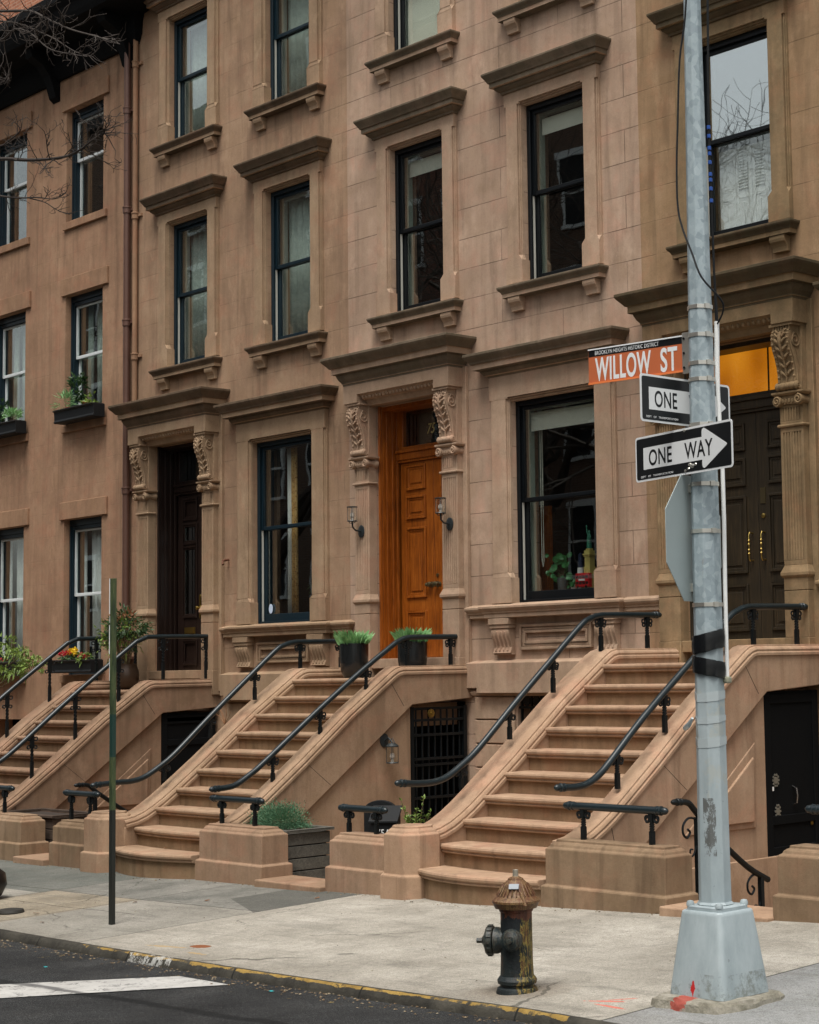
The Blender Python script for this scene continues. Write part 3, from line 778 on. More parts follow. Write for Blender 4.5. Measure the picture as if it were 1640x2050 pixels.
for k, h in HOUSES.items():
    x0, x1 = h['x']
    H = thing('brownstone_house', LBL[k], 'house', ((x0 + x1) / 2, 0, 0), 'brownstone row houses in the terrace'); HO[k] = H
    ops = [(h['door'] - .73, h['door'] + .73, h['zb'], 5.55)]
    ops.append((h['par'] - .715, h['par'] + .715, h['pz'][0], h['pz'][1]))
    for xu in h['up']:
        for z0, z1, zm in UZ: ops.append((xu - .53, xu + .53, z0, z1))
    if k != 'C': ops.append((h['par'] - .70, h['par'] + .70, .35, h['zbase'] - .36))
    wall_mesh(x0, x1, -1.2, 13.6, ops).build('wall', MT[h['wall']], H)
    interior(H, x0, x1, (-.1, 2.1, 5.9, 9.6, 13.4))
    trim, fm = MT[h['trim']], MT[h['fm']]
    for i, xu in enumerate(h['up']):
        for j, (z0, z1, zm) in enumerate(UZ):
            g = MT['glass']; gu = None
            if k == 'C': g = MT['glass']; gu = MT['glass2']
            upper_window(H, xu, z0, z1, zm, trim, fm, None, g, MT['greens'] if k == 'B' else (MT['strip'] if k == 'A' else None), glass_up=gu)
    parlor_window(H, h['par'], *h['pz'], trim, fm, MT['glass'], MT['greens'] if k == 'B' else MT['frameA'], h['xl'], h['xr'], h['zc'], {'A': 'parlor window with patterned curtain', 'B': 'parlor window with raised cream shade and ornaments', 'C': 'parlor window at the edge of the frame'}[k], h['zbase'])
    door_surround(H, h['door'], h['zb'], trim)
    if k == 'B':
        d = double_door(H, h['door'], h['zb'], MT['oak'], [(4.46, 4.78), (4.08, 4.38), (3.06, 3.97), (2.42, 2.89)], 'panel', MT['glass0'], 'orange oak double door with raised panels')
        for dx in (-.055, .055): knob(d, h['door'] + dx, .352, 3.215, .036)
        for dx in (-.10, .10): knob(d, h['door'] + dx, .352, 3.215, .026, MT['bronze'])
        kk = MB(); kk.lathe([(0, 0), (.022, 0), (.022, .012), (0, .014)], (h['door'] + .06, .352, 3.33), 14, Matrix.Rotation(R(90), 4, 'X')); kk.build('lock', MT['bronze'], d)
    elif k == 'A':
        d = double_door(H, h['door'], h['zb'], MT['darkdoor'], [(2.30, 2.62, 0), (3.00, 4.02, 1), (4.10, 4.36, 1), (4.46, 4.74, 0)], 'glazed', MT['glass0'], 'dark brown double door with narrow glazed panels')
        for dx in (-.05, .05):
            kk = MB(); x = h['door'] + dx * 1.1
            kk.xz([(x - .018, 2.98), (x, 2.95), (x + .018, 2.98), (x + .018, 3.28), (x, 3.31), (x - .018, 3.28)], .340, .352); kk.build('door_plate', MT['brass'], d)
            knob(d, x, .342, 3.11, .030, MT['brass'])
        kk = MB(); x = h['door'] - .33
        kk.box(x - .14, x + .14, .338, .352, 2.72, 2.83); kk.box(x - .12, x + .12, .330, .338, 2.745, 2.805); kk.build('mail_slot', MT['brass'], d)
    else:
        lit = NT('lit_orange_transom')
        gx = lit.ramp(lit.noise(1.1, 2, vec=lit.scale(lit.pos(), (1.5, 1, .8))), [(.32, (.42, .11, .002)), (.5, (.72, .22, .005)), (.68, (1.0, .36, .02))])
        lit.bsdf((.3, .1, .01), .6, emit=gx, estr=.40)
        d = double_door(H, h['door'], h['zb'], MT['doorC'], [(4.42, 4.72), (4.04, 4.34), (3.10, 3.93), (2.48, 2.98)], 'panel', lit.mat, 'weathered black-brown double door with brass pulls')
        for dx in (-.085, .085):
            x = h['door'] + dx; kk = MB()
            pth = [(x, .352, 3.52), (x, .30, 3.525), (x, .285, 3.50), (x, .285, 3.25), (x, .30, 3.225), (x, .352, 3.23)]
            kk.tube(pth, .009, 8)
            for z in (3.30, 3.34, 3.40, 3.44): kk.lathe([(.009, -.012), (.016, 0), (.009, .012)], (x, .285, z), 8)
            kk.build('pull_handle', MT['brass'], d)
        kk = MB(); x = h['door'] + .075; kk.box(x - .035, x + .035, .344, .352, 3.83, 4.0); kk.build('door_plate', MT['bronze'], d)
        kk = MB(); kk.lathe([(0, 0), (.026, 0), (.026, .014), (.012, .02), (0, .02)], (x, .352, 3.70), 16, Matrix.Rotation(R(90), 4, 'X')); kk.build('lock', MT['brass'], d)
    th = MB(); th.box(h['door'] - .73, h['door'] + .73, -.12, .42, h['zb'] - .12, h['zb'] + .002); th.build('door_sill', MT[h['trim']], H, bevel=.008)
    cn = MB(); cn.prof3(x0 + .003, x1 - .003, [(.0, 14.02), (.62, 14.0), (.62, 13.9), (.52, 13.8), (.5, 13.72), (.2, 13.68), (.15, 13.5), (.1, 13.4), (0, 13.4)])
    cn.build('roof_cornice', MT['black'], H)

# house number on the oak door's transom
gold = plain('gilt_numerals', (.45, .38, .16), .4, metal=.3)

# curtains, shades and shutters behind the panes
for j, (z0, z1, zm) in enumerate(UZ):
    for xu in HOUSES['A']['up']:
        curtain(HO['A'], xu - .485, xu + .485, z0 + .02, z1 - .04, .335, MT['lace'], 7, .022, 'lace_curtain')
xu = HOUSES['B']['up'][0]
for i, xu in enumerate(HOUSES['B']['up']):
    z0, z1, zm = UZ[0]
    b = MB(); b.box(xu - .44, xu + .44, .235, .241, z1 - .38, z1 - .20); b.lathe([(.02, -.44), (.02, .44)], (xu, .255, z1 - .19), 10, Matrix.Rotation(R(90), 4, 'Y'))
    b.build('roller_shade', MT['shade'], HO['B'])
xu = HOUSES['B']['up'][0]; z0, z1, zm = UZ[1]
b = MB(); b.box(xu - .44, xu + .44, .235, .241, z0 + .05, z1 - .10); b.build('roller_shade', MT['shade'], HO['B'])
xp = HOUSES['B']['par']
b = MB(); b.box(xp - .63, xp + .63, .235, .241, 4.96, 5.15); b.lathe([(.022, -.64), (.022, .64)], (xp, .26, 5.17), 10, Matrix.Rotation(R(90), 4, 'Y')); b.build('roller_shade', MT['shade'], HO['B'])
b = MB(); b.tube([(xp - .55, .30, 5.0), (xp - .548, .30, 3.4), (xp - .53, .30, 3.33), (xp - .515, .30, 3.4), (xp - .515, .30, 5.0)], .004, 5); b.build('shade_cord', MT['shade'], HO['B'])
b = MB(); b.box(xp - 1.17, xp - .88, .62, .66, 4.12, 5.3); b.build('inner_wall', MT['greens'], HO['B'])
b = MB(); b.box(xp - 1.3, xp - .80, .68, .72, 2.5, 4.1); panel(b, True, xp - 1.2, xp - .86, 2.6, 3.5, .68, .02); b.build('inner_door', MT['oak'], HO['B'])
# white shutters in the right house
xu = HOUSES['C']['up'][0]; z0, z1, zm = UZ[0]
b = MB()
for k in range(4):
    a = xu - .46 + k * .232
    b.box(a, a + .228, .30, .325, z0 + .04, zm - .06)
    panel(b, True, a + .02, a + .208, z0 + .06, z0 + .48, .30, .008)
    if k:
        b.box(a + .045, a + .05, .292, .30, z0 + .52, zm - .1); b.box(a + .178, a + .183, .292, .30, z0 + .52, zm - .1)
        for q in range(13): b.box(a + .05, a + .178, .286, .30, z0 + .55 + q * .034, z0 + .565 + q * .034)
b.build('shutters', MT['white'], HO['C'])
b = MB(); b.box(xu - .53, xu + .53, .34, .35, z0, z1); b.build('blackout_board', plain('grey_interior_blind', (.16, .17, .16), .8), HO['C'])
# leopard print and sheer curtains in the left parlor
lp = NT('leopard_print_cloth')
vv = lp.voro(55); ring = lp.ramp(vv, [(.16, (.10, .03, .012)), (.34, (.10, .03, .012)), (.42, (.72, .42, .14))])
lp.bsdf(lp.mix(lp.ramp(lp.noise(26, 3), [(.4, 0), (.6, 1)]), ring, (.75, .5, .2)), .8)
xp = HOUSES['A']['par']
curtain(HO['A'], xp - .27, xp - .12, 2.88, 5.33, .32, lp.mat, 2, .03, 'leopard_print_curtain', taper=.03)
curtain(HO['A'], xp - .37, xp - .27, 2.88, 5.33, .33, MT['curtain'], 2, .02, 'sheer_curtain')
curtain(HO['A'], xp - .62, xp - .54, 2.88, 5.33, .33, MT['roomw'], 2, .02, 'brown_curtain')
b = MB(); b.lathe([(0, 0), (.045, 0), (.045, .002), (0, .002)], (xp - .52, .150, 3.02), 20, Matrix.Rotation(R(90), 4, 'X') @ Matrix.Diagonal((1, 1.5, 1, 1)))
b.build('window_sticker', plain('pale_blue_sticker', (.5, .6, .75), .5, var=.3, vs=60), HO['A'])

# ---- left building -----------------------------------------------------------
LX0, LX1 = -32.3, -24.28
HL = thing('stucco_house', 'flat-fronted brown stucco building with white sash windows at the far left', 'building', ((LX0 + LX1) / 2, 0, 0))
cols = (-25.885, -28.385, -30.9)
rows = [(9.50, 11.37, 10.55), (6.17, 8.29, 7.28), (2.16, 4.64, 3.43)]
ops = [(c - .585, c + .585, a, b) for c in cols for a, b, m_ in rows] + [(c - .55, c + .55, .4, 1.45) for c in cols]
wall_mesh(LX0, LX1, -1.2, 12.6, ops).build('wall', MT['stoneL'], HL)
interior(HL, LX0, LX1, (-.1, 1.9, 5.4, 8.9, 12.5))
for ci, c in enumerate(cols[:3]):
    for ri, (a, b, m_) in enumerate(rows):
        L = MB(); L.box(c - .68, c + .775, -.04, 0, b, b + .28); o = L.build('window', MT['trimL'], HL, bevel=.006, seg=1)
        L = MB(); L.box(c - .62, c + .72, -.045, 0, a - .125, a); L.box(c - .583, c + .583, 0, .12, a - .05, a + .004); L.build('sill', MT['trimL'], o, bevel=.006, seg=1)
        fr = MB(); fr.box(c - .585, c - .545, .10, .20, a, b); fr.box(c + .545, c + .585, .10, .20, a, b); fr.box(c - .545, c + .545, .10, .20, b - .10, b); fr.build('brickmould', MT['frameA'], o)
        window_unit(o, c, .545, a, b - .10, m_, MT['frameL'], MT['glass'], None, strip=False, dy=.06, fw=.012, sst=.034, drail=.055, ffm=MT['frameA'])
    a, b, m_ = rows[2]
    curtain(HL, c - .30, c + .53, a + .02, b - .03, .335, MT['curtain'], 6, .035, 'sheer_curtain', taper=.04)
    curtain(HL, c - .53, c - .44, a + .02, b - .03, .335, MT['curtain'], 2, .02, 'sheer_curtain')
    a, b, m_ = rows[1]
    curtain(HL, c - .25, c + .52, a + .02, b - .03, .38, MT['lace'], 5, .03, 'sheer_curtain')
    curtain(HL, c - .52, c - .35, a + .02, b - .03, .38, MT['lace'], 3, .03, 'sheer_curtain')
cn = MB(); cn.prof3(LX0, LX1 - .004, [(.0, 12.95), (.82, 12.85), (.82, 12.72), (.74, 12.62), (.70, 12.5), (.66, 12.42), (.20, 12.38), (.16, 12.28), (.14, 12.08), (.10, 12.0), (.06, 11.93), (0, 11.93)])
cn.build('cornice', MT['deepblack'], HL)
for k in range(4):
    x = -24.50 - k * 2.30
    b = MB(); b.yz([(-.001, 12.38), (-.55, 12.38), (-.50, 12.25), (-.32, 12.15), (-.2, 12.0), (-.14, 11.85), (-.08, 11.66), (-.001, 11.60)], x - .11, x + .11); b.build('cornice_bracket', MT['deepblack'], HL)
# brick party building above and behind it
BB = thing('brick_building', 'orange brick building rising behind the dark cornice at the top left', 'building', (-30, 5, 0))
b = MB(); b.box(-40, -26.5, 9.2, 16, -1, 19.5); b.build('wall', brickmat('orange_brick', (.30, .10, .05), (.42, .17, .09), (.5, .36, .26)), BB)
b = MB(); b.box(-40, -26.4, 2.2, 2.55, 12.6, 16.5); b.build('parapet_wall', brickmat('orange_brick_near', (.30, .10, .05), (.42, .17, .09), (.5, .36, .26)), BB)

# rain pipes at the joint between the stucco building and the first brownstone
def pipe(x, r, z0, z1, y, label, joints, mat):
    t = thing('rain_pipe', label, 'pipe', (x, y, z0), 'rain pipes')
    b = MB(); b.lathe([(r, z0), (r, z1)], (x, y, 0), 14); b.build('pipe', mat, t)
    for z in joints:
        b = MB(); b.lathe([(r + .004, z - .06), (r + .014, z - .055), (r + .014, z + .02), (r + .022, z + .025), (r + .022, z + .04), (r + .004, z + .05)], (x, y, 0), 14); b.box(x - .13, x + .13, y + .02, .0, z - .02, z + .02)
        b.build('pipe_bracket', mat, t)
pipe(-24.44, .053, 1.2, 12.3, -.08, 'brown copper rain pipe running down beside the stucco building', (9.32, 7.55, 4.95, 10.9, 2.4), MT['copper'])
pipe(-24.245, .040, 5.95, 13.4, -.055, 'thinner tan rain pipe right of the copper pipe, ending at the door cornice', (11.6, 9.2, 7.0), MT['trimL'])

# ================================================================== ground
def gz(x, y):
    xx = min(max(x, -21.5), -8.0); b = .005 + .023 * (xx + 15) + .0015 * (xx + 15) ** 2
    if x > -8: b += .02 * (min(x, 6) + 8)
    if x < -21.5: b += .004 * (x + 21.5)
    return b - .03 * max(0, -3.7 - max(y, -7.3))


def ker(x):      # kerb line
    return -6.80 - .060 * (min(max(x, -40), 4) + 14)


# sidewalk
sw = MB(); xs = [-70 + i * 2 for i in range(20)] + [-30 + i * .5 for i in range(80)] + [10 + i * 4 for i in range(12)]
rings = []
for x in xs:
    k = ker(x) + .078
    rings.append([(x, y, gz(x, y)) for y in (-3.34, -3.7, -4.4, -5.2, -6.0, k)])
vs = [p for r in rings for p in r]; n = 6
sw.add(vs, [(i * n + j, i * n + j + 1, (i + 1) * n + j + 1, (i + 1) * n + j) for i in range(len(xs) - 1) for j in range(n - 1)], 0, True)
t = NT('sidewalk_concrete'); X = t.xyz()
wob = t.mth('MULTIPLY', t.mth('SUBTRACT', t.noise(1.2, 3), .5), .25)
xw = t.mth('ADD', X[0], t.mth('MULTIPLY', wob, .35)); yw_ = t.mth('ADD', X[1], t.mth('MULTIPLY', wob, .5))
base = t.ramp(t.noise(1.1, 6, rough=.7), [(.3, (.235, .215, .178)), (.5, (.335, .31, .262)), (.7, (.43, .40, .345))])
dark = t.ramp(t.noise(1.4, 6, rough=.72), [(.3, (.10, .10, .088)), (.5, (.185, .18, .158)), (.72, (.28, .265, .235))])
tan = t.ramp(t.noise(2.0, 5), [(.3, (.20, .17, .125)), (.7, (.33, .285, .215))])
grey = t.ramp(t.noise(1.3, 5, rough=.6), [(.3, (.20, .205, .20)), (.7, (.29, .29, .28))])
m1 = t.mth('LESS_THAN', xw, -13.9)
dpatch = t.mth('MULTIPLY', m1, t.mth('GREATER_THAN', yw_, -4.92))
col = t.mix(m1, base, t.mix(.45, base, dark))
col = t.mix(dpatch, col, dark)
mt_ = t.mth('MULTIPLY', t.mth('MULTIPLY', t.mth('LESS_THAN', X[0], -15.9), t.mth('LESS_THAN', X[1], -4.94)), t.mth('GREATER_THAN', X[0], -17.6))
col = t.mix(mt_, col, tan)
far = t.mth('MULTIPLY', t.mth('LESS_THAN', X[0], -17.6), t.mth('GREATER_THAN', X[1], -5.1)); col = t.mix(far, col, t.mix(.5, dark, (.07, .085, .075)))
pt = t.mth('MULTIPLY', t.mth('MULTIPLY', t.mth('GREATER_THAN', xw, -15.0), t.mth('LESS_THAN', xw, -13.9)), t.mth('GREATER_THAN', t.mth('ADD', X[1], t.mth('MULTIPLY', X[0], .45)), -11.25))
col = t.mix(t.mth('MULTIPLY', pt, .75), col, (.075, .075, .066))
m2 = t.mth('GREATER_THAN', X[0], -7.38); col = t.mix(m2, col, grey)
# smears running with the traffic, grime near the kerb and hydrant
sm = t.ramp(t.noise(1.0, 5, vec=t.scale(t.pos(), (.9, 6.0, 1)), rough=.65, dist=.5), [(.52, 0), (.68, 1)])
col = t.mix(t.mth('MULTIPLY', sm, .42), col, (.13, .125, .105))
sm2 = t.ramp(t.noise(5, 6, rough=.75), [(.53, 0), (.66, 1)]); col = t.mix(t.mth('MULTIPLY', sm2, .3), col, (.15, .14, .12))
dk = t.mth('SUBTRACT', X[1], t.mth('SUBTRACT', -6.8, t.mth('MULTIPLY', t.mth('ADD', X[0], 14), .06)))
kg = t.ramp(t.mth('ADD', dk, t.mth('MULTIPLY', t.noise(3, 4), .5)), [(.25, 1), (.75, 0)]); col = t.mix(t.mth('MULTIPLY', kg, .35), col, (.17, .15, .12))
col = t.mix(t.ramp(t.mth('ADD', dk, t.mth('MULTIPLY', t.noise(9, 4), .03)), [(.090, 1), (.102, 0)]), col, (.02, .019, .016))
hy = t.n('ShaderNodeVectorMath', operation='DISTANCE'); t.put(hy.inputs[0], t.pos()); hy.inputs[1].default_value = (-8.54, -6.70, .12)
hg = t.ramp(t.mth('ADD', hy.outputs['Value'], t.mth('MULTIPLY', t.noise(5, 4), .4)), [(.30, 1), (.62, 0)]); col = t.mix(t.mth('MULTIPLY', hg, .55), col, (.12, .085, .055))
# joints
jl = t.line(xw, -13.9, .009)
for v in (-17.6, -15.95): jl = t.mth('MAXIMUM', jl, t.line(X[0], v, .009))
for v in (-7.38,): jl = t.mth('MAXIMUM', jl, t.line(X[0], v, .010))
yl = t.mth('MULTIPLY', t.line(yw_, -4.92, .009), t.mth('LESS_THAN', X[0], -13.9))
yl2 = t.mth('MULTIPLY', t.line(yw_, -5.55, .007), t.mth('LESS_THAN', X[0], -15.0))
jl = t.mth('MAXIMUM', jl, t.mth('MAXIMUM', yl, yl2))
ck = t.voro(.55, vec=t.n('ShaderNodeVectorMath', operation='ADD').outputs[0], feature='DISTANCE_TO_EDGE')
for nd in t.t.nodes:
    if nd.bl_idname == 'ShaderNodeVectorMath' and nd.operation == 'ADD' and not nd.inputs[0].is_linked:
        t.put(nd.inputs[0], t.pos()); t.put(nd.inputs[1], t.scale(t.noise(3, 4, color=True), (.35, .35, 0)))
crk = t.mth('MULTIPLY', t.mth('LESS_THAN', ck, .004), t.ramp(t.noise(.9, 2), [(.5, 0), (.56, 1)]))
jl = t.mth('MAXIMUM', jl, t.mth('MULTIPLY', crk, .7))
col = t.mix(t.mth('MULTIPLY', jl, .85), col, (.035, .033, .026))
fn = t.noise(120, 3, rough=.75); pit = t.voro(30)
pits = t.mth('MULTIPLY', t.ramp(pit, [(.10, 1), (.22, 0)]), t.ramp(t.noise(.8, 4), [(.42, 0), (.6, 1)]))
col = t.mix(.85, col, t.mix(1, col, t.ramp(fn, [(.32, .45), (.5, 1), (.68, 1.42)]), 'MULTIPLY'))
col = t.mix(t.mth('MULTIPLY', pits, .6), col, (.10, .09, .075))
md = t.ramp(t.noise(26, 5, rough=.8), [(.35, .80), (.5, 1), (.66, 1.12)]); col = t.mix(1, col, md, 'MULTIPLY')
spk = t.ramp(t.mth('ADD', t.voro(5), t.mth('MULTIPLY', t.noise(40, 3), .06)), [(.055, 1), (.075, 0)]); col = t.mix(t.mth('MULTIPLY', spk, .8), col, (.05, .04, .03))
# red and rust utility paint
def blob(cx, cy, ax, ay, ang, rag=.5):
    dx = t.mth('SUBTRACT', X[0], cx); dy = t.mth('SUBTRACT', X[1], cy); c, s_ = math.cos(ang), math.sin(ang)
    u = t.mth('DIVIDE', t.mth('ADD', t.mth('MULTIPLY', dx, c), t.mth('MULTIPLY', dy, s_)), ax)
    v = t.mth('DIVIDE', t.mth('SUBTRACT', t.mth('MULTIPLY', dy, c), t.mth('MULTIPLY', dx, s_)), ay)
    r = t.mth('SQRT', t.mth('ADD', t.mth('MULTIPLY', u, u), t.mth('MULTIPLY', v, v)))
    return t.mth('LESS_THAN', t.mth('ADD', r, t.mth('MULTIPLY', t.noise(14, 4, rough=.8), rag)), 1.15)
for cx, cy, ax, ay, an in ((-7.75, -6.70, .22, .035, .4), (-7.62, -6.80, .25, .03, -.1), (-7.70, -6.60, .17, .02, .8)):
    col = t.mix(t.mth('MULTIPLY', blob(cx, cy, ax, ay, an, 1.2), .7), col, (.62, .10, .06))
col = t.mix(blob(-12.59, -6.39, .13, .07, 0, .5), col, (.21, .075, .03))
for cx, cy, ax, ay, an in ((-12.9, -6.52, .55, .06, .12), (-12.3, -6.62, .35, .05, -.05)):
    col = t.mix(t.mth('MULTIPLY', blob(cx, cy, ax, ay, an, 1.5), .6), col, (.42, .27, .08))
t.bsdf(col, .88, t.bump(t.mth('SUBTRACT', t.mth('ADD', t.mth('MULTIPLY', fn, .5), t.noise(14, 4)), t.mth('ADD', t.mth('MULTIPLY', jl, 1.5), t.mth('MULTIPLY', pits, .8))), .6, .012), spec=.25)
tag(sw.build('sidewalk', t.mat, sharp=False), kind='structure')

# kerb with worn yellow paint, broken into stones
kb = MB(); rings = []; rnd = random.Random(3)
xs = [-70, -50, -40] + [-30 + i * .12 for i in range(300)] + [8, 20, 50]
for x in xs:
    y = ker(x); z = gz(x, y + .078) + .002; w = rnd.uniform(-.008, .008)
    rings.append([(x, y + .076, z - .3), (x, y + .076, z - .012), (x, y + .068, z + .001), (x, y + .022 + w, z + .001 + w * .3), (x, y + .008 + w, z - .015), (x, y - .010 + w, z - .05), (x, y - .02, z - .3)])
kb.rings(rings, 0, True)
t = NT('kerb_stone'); X = t.xyz()
b = t.ramp(t.noise(3, 5, rough=.7), [(.3, (.022, .021, .018)), (.7, (.085, .078, .062))])
ym = t.mth('MULTIPLY', t.ramp(t.noise(4.2, 6, rough=.8), [(.42, 0), (.50, 1)]), t.mth('GREATER_THAN', t.mth('ADD', X[0], t.noise(5, 3)), -13.0))
ym = t.mth('MULTIPLY', ym, t.mth('LESS_THAN', X[0], -7.6))
dkk = t.mth('SUBTRACT', X[1], t.mth('SUBTRACT', -6.8, t.mth('MULTIPLY', t.mth('ADD', X[0], 14), .06)))
ym = t.mth('MULTIPLY', ym, t.mth('MULTIPLY', t.mth('LESS_THAN', t.mth('ADD', dkk, t.mth('MULTIPLY', t.noise(7, 4, rough=.8), .045)), .066), t.mth('GREATER_THAN', t.mth('ADD', dkk, t.mth('MULTIPLY', t.noise(5, 4, rough=.8), .03)), .028)))
c = t.mix(ym, b, t.ramp(t.noise(8, 4), [(.3, (.20, .125, .035)), (.7, (.40, .265, .075))]))
wm = t.mth('MULTIPLY', t.ramp(t.noise(9, 5, rough=.8), [(.50, 0), (.55, 1)]), t.mth('MULTIPLY', t.mth('GREATER_THAN', X[0], -12.9), t.mth('LESS_THAN', X[0], -12.2)))
c = t.mix(t.mth('MULTIPLY', wm, .8), c, (.5, .5, .47))
fr = t.mth('FRACT', t.mth('MULTIPLY', X[0], .62)); jn = t.mth('LESS_THAN', fr, .012)
c = t.mix(jn, c, (.02, .02, .017))
t.bsdf(c, .9, t.bump(t.mth('SUBTRACT', t.noise(22, 5, rough=.8), jn), .9, .02), spec=.2)
tag(kb.build('kerb', t.mat, ang=80), kind='structure')

# road
rd = MB(); rings = []
xs = [-75, -60, -45, -35] + [-30 + i for i in range(35)] + [8, 15, 30, 60]
for x in xs:
    k = ker(x); z = gz(x, k) - .062
    rings.append([(x, k + .05, z), (x, k - .6, z + .004), (x, k - 4.4, z + .05), (x, -16.2, z - .01), (x, -16.25, z + .11), (x, -20.2, z + .16), (x, -60, z + .16)])
vs = [p for r in rings for p in r]; n = 7
rd.add(vs, [(i * n + j, i * n + j + 1, (i + 1) * n + j + 1, (i + 1) * n + j) for i in range(len(xs) - 1) for j in range(n - 1)], 0, True)
t = NT('asphalt'); X = t.xyz()
b = t.ramp(t.noise(1.7, 6, rough=.7), [(.3, (.011, .012, .013)), (.5, (.019, .020, .021)), (.72, (.036, .036, .035))])
ag = t.voro(150); b = t.mix(t.ramp(t.noise(230, 2), [(.56, 0), (.66, .8)]), b, (.15, .15, .14))
lt = t.ramp(t.voro(26), [(.03, 1), (.06, 0)]); b = t.mix(t.mth('MULTIPLY', lt, .5), b, (.3, .29, .26))
tr = t.mth('ABSOLUTE', t.mth('ADD', t.mth('ADD', X[1], 7.98), t.mth('MULTIPLY', t.mth('SUBTRACT', t.noise(1.4, 5), .5), .28)))
b = t.mix(t.mth('MULTIPLY', t.ramp(tr, [(.04, 1), (.07, 0)]), .8), b, (.008, .009, .009))
yy = t.mth('MULTIPLY', t.mth('GREATER_THAN', X[1], -7.35), t.ramp(t.noise(6, 5, rough=.8), [(.62, 0), (.66, 1)]))
b = t.mix(t.mth('MULTIPLY', yy, .6), b, (.38, .27, .08))
far = t.mth('LESS_THAN', X[1], -16.2); b = t.mix(far, b, (.28, .27, .24))
pa = t.ramp(t.noise(.7, 5, rough=.7), [(.40, .7), (.52, 1), (.62, 1.35)]); b = t.mix(1, b, pa, 'MULTIPLY')
gr_ = t.ramp(t.noise(70, 4, rough=.85), [(.36, .45), (.5, 1), (.62, 1.9)]); b = t.mix(1, b, gr_, 'MULTIPLY')
t.bsdf(b, .85, t.bump(t.mth('ADD', ag, t.noise(40, 3)), .8, .012), spec=.25)
tag(rd.build('road', t.mat, sharp=False), kind='structure')


def rz(x, y):
    k = ker(x); z = gz(x, k) - .062
    if y > k - .6: return z + .004 * (k + .05 - y) / .65
    return z + .004 + .046 * (k - .6 - y) / 3.8


st = MB()
q = [(-11.96, -6.98), (-11.22, -7.03), (-12.16, -8.32), (-13.2, -9.75), (-14.1, -9.75), (-12.86, -8.03)]
q = [(CAM.x + (x - CAM.x) * .981, CAM.y + (y - CAM.y) * .981) for x, y in q]
top = [(x, y, rz(x, y) + .006) for x, y in q]
st.add([top[0], top[1], top[2], top[5]], [(0, 1, 2, 3)]); st.add([top[5], top[2], top[3], top[4]], [(0, 1, 2, 3)])
t = NT('worn_white_road_paint'); X = t.xyz()
c = t.ramp(t.noise(2.5, 5, rough=.7), [(.3, (.33, .32, .30)), (.7, (.52, .51, .48))])
cr = t.ramp(t.noise(6, 7, rough=.88, dist=.6), [(.53, 0), (.58, 1)]); c = t.mix(t.mth('MULTIPLY', cr, .75), c, (.05, .05, .048))
tr = t.mth('ABSOLUTE', t.mth('ADD', t.mth('ADD', X[1], 7.98), t.mth('MULTIPLY', t.mth('SUBTRACT', t.noise(1.4, 5), .5), .28)))
c = t.mix(t.mth('MULTIPLY', t.ramp(tr, [(.02, 1), (.05, 0)]), .8), c, (.05, .05, .05))
t.bsdf(c, .8, t.bump(t.noise(90, 3), .4, .006))
tag(st.build('crosswalk_stripe', t.mat), kind='structure')
# little blue utility marks on the asphalt
for i, (px, py) in enumerate(((92, 1945), (1088 / 2 + 0, 2019))):
    P = at('z', -.13, px, py); m_ = MB(); a, b_ = P.x, P.y
    m_.add([(a - .02, b_ - .012, rz(a, b_) + .007), (a + .02, b_ - .02, rz(a, b_) + .007), (a + .024, b_ + .006, rz(a, b_) + .007), (a - .018, b_ + .012, rz(a, b_) + .007)], [(0, 1, 2, 3)])
    tag(m_.build('road_paint_mark', plain('blue_spray_paint_%d' % i, (.02, .35, .38), .6)), kind='structure')

# ================================================================== stoops
PATH = [(0.02, 0), (-1.08, 0), (-1.16, -.018), (-1.24, -.062), (-1.87, -.50), (-2.53, -1.02), (-3.0, -1.37), (-3.12, -1.455), (-3.24, -1.53), (-3.36, -1.595), (-3.48, -1.64), (-3.62, -1.665)]


def zat(path, y):
    for (a, za), (b, zb_) in zip(path[:-1], path[1:]):
        if b <= y <= a: return za + (zb_ - za) * (a - y) / (a - b)
    return path[-1][1]


def sweep_cap(mb, xm, hw, path, zc):
    sec = [(-hw - .018, -.105), (hw + .018, -.105), (hw + .018, -.075), (hw + .006, -.066), (hw + .012, -.045), (hw - .002, -.022), (hw - .022, -.018), (hw - .022, 0),
           (-hw + .022, 0), (-hw + .022, -.018), (-hw + .002, -.022), (-hw - .012, -.045), (-hw - .006, -.066), (-hw - .018, -.075)]
    rr = []
    n = len(path)
    for i, (y, z) in enumerate(path):
        if i == 0: d = V((0, path[1][0] - y, path[1][1] - z))
        elif i == n - 1: d = V((0, y - path[-2][0], z - path[-2][1]))
        else:
            d1 = V((0, y - path[i - 1][0], z - path[i - 1][1])).normalized(); d2 = V((0, path[i + 1][0] - y, path[i + 1][1] - z)).normalized(); d = d1 + d2
        d.normalize(); nrm = V((0, d.z, -d.y))
        if nrm.z < 0: nrm = -nrm
        rr.append([V((xm + a, y, zc + z)) + nrm * b for a, b in sec])
    mb.rings(rr, 0, False)


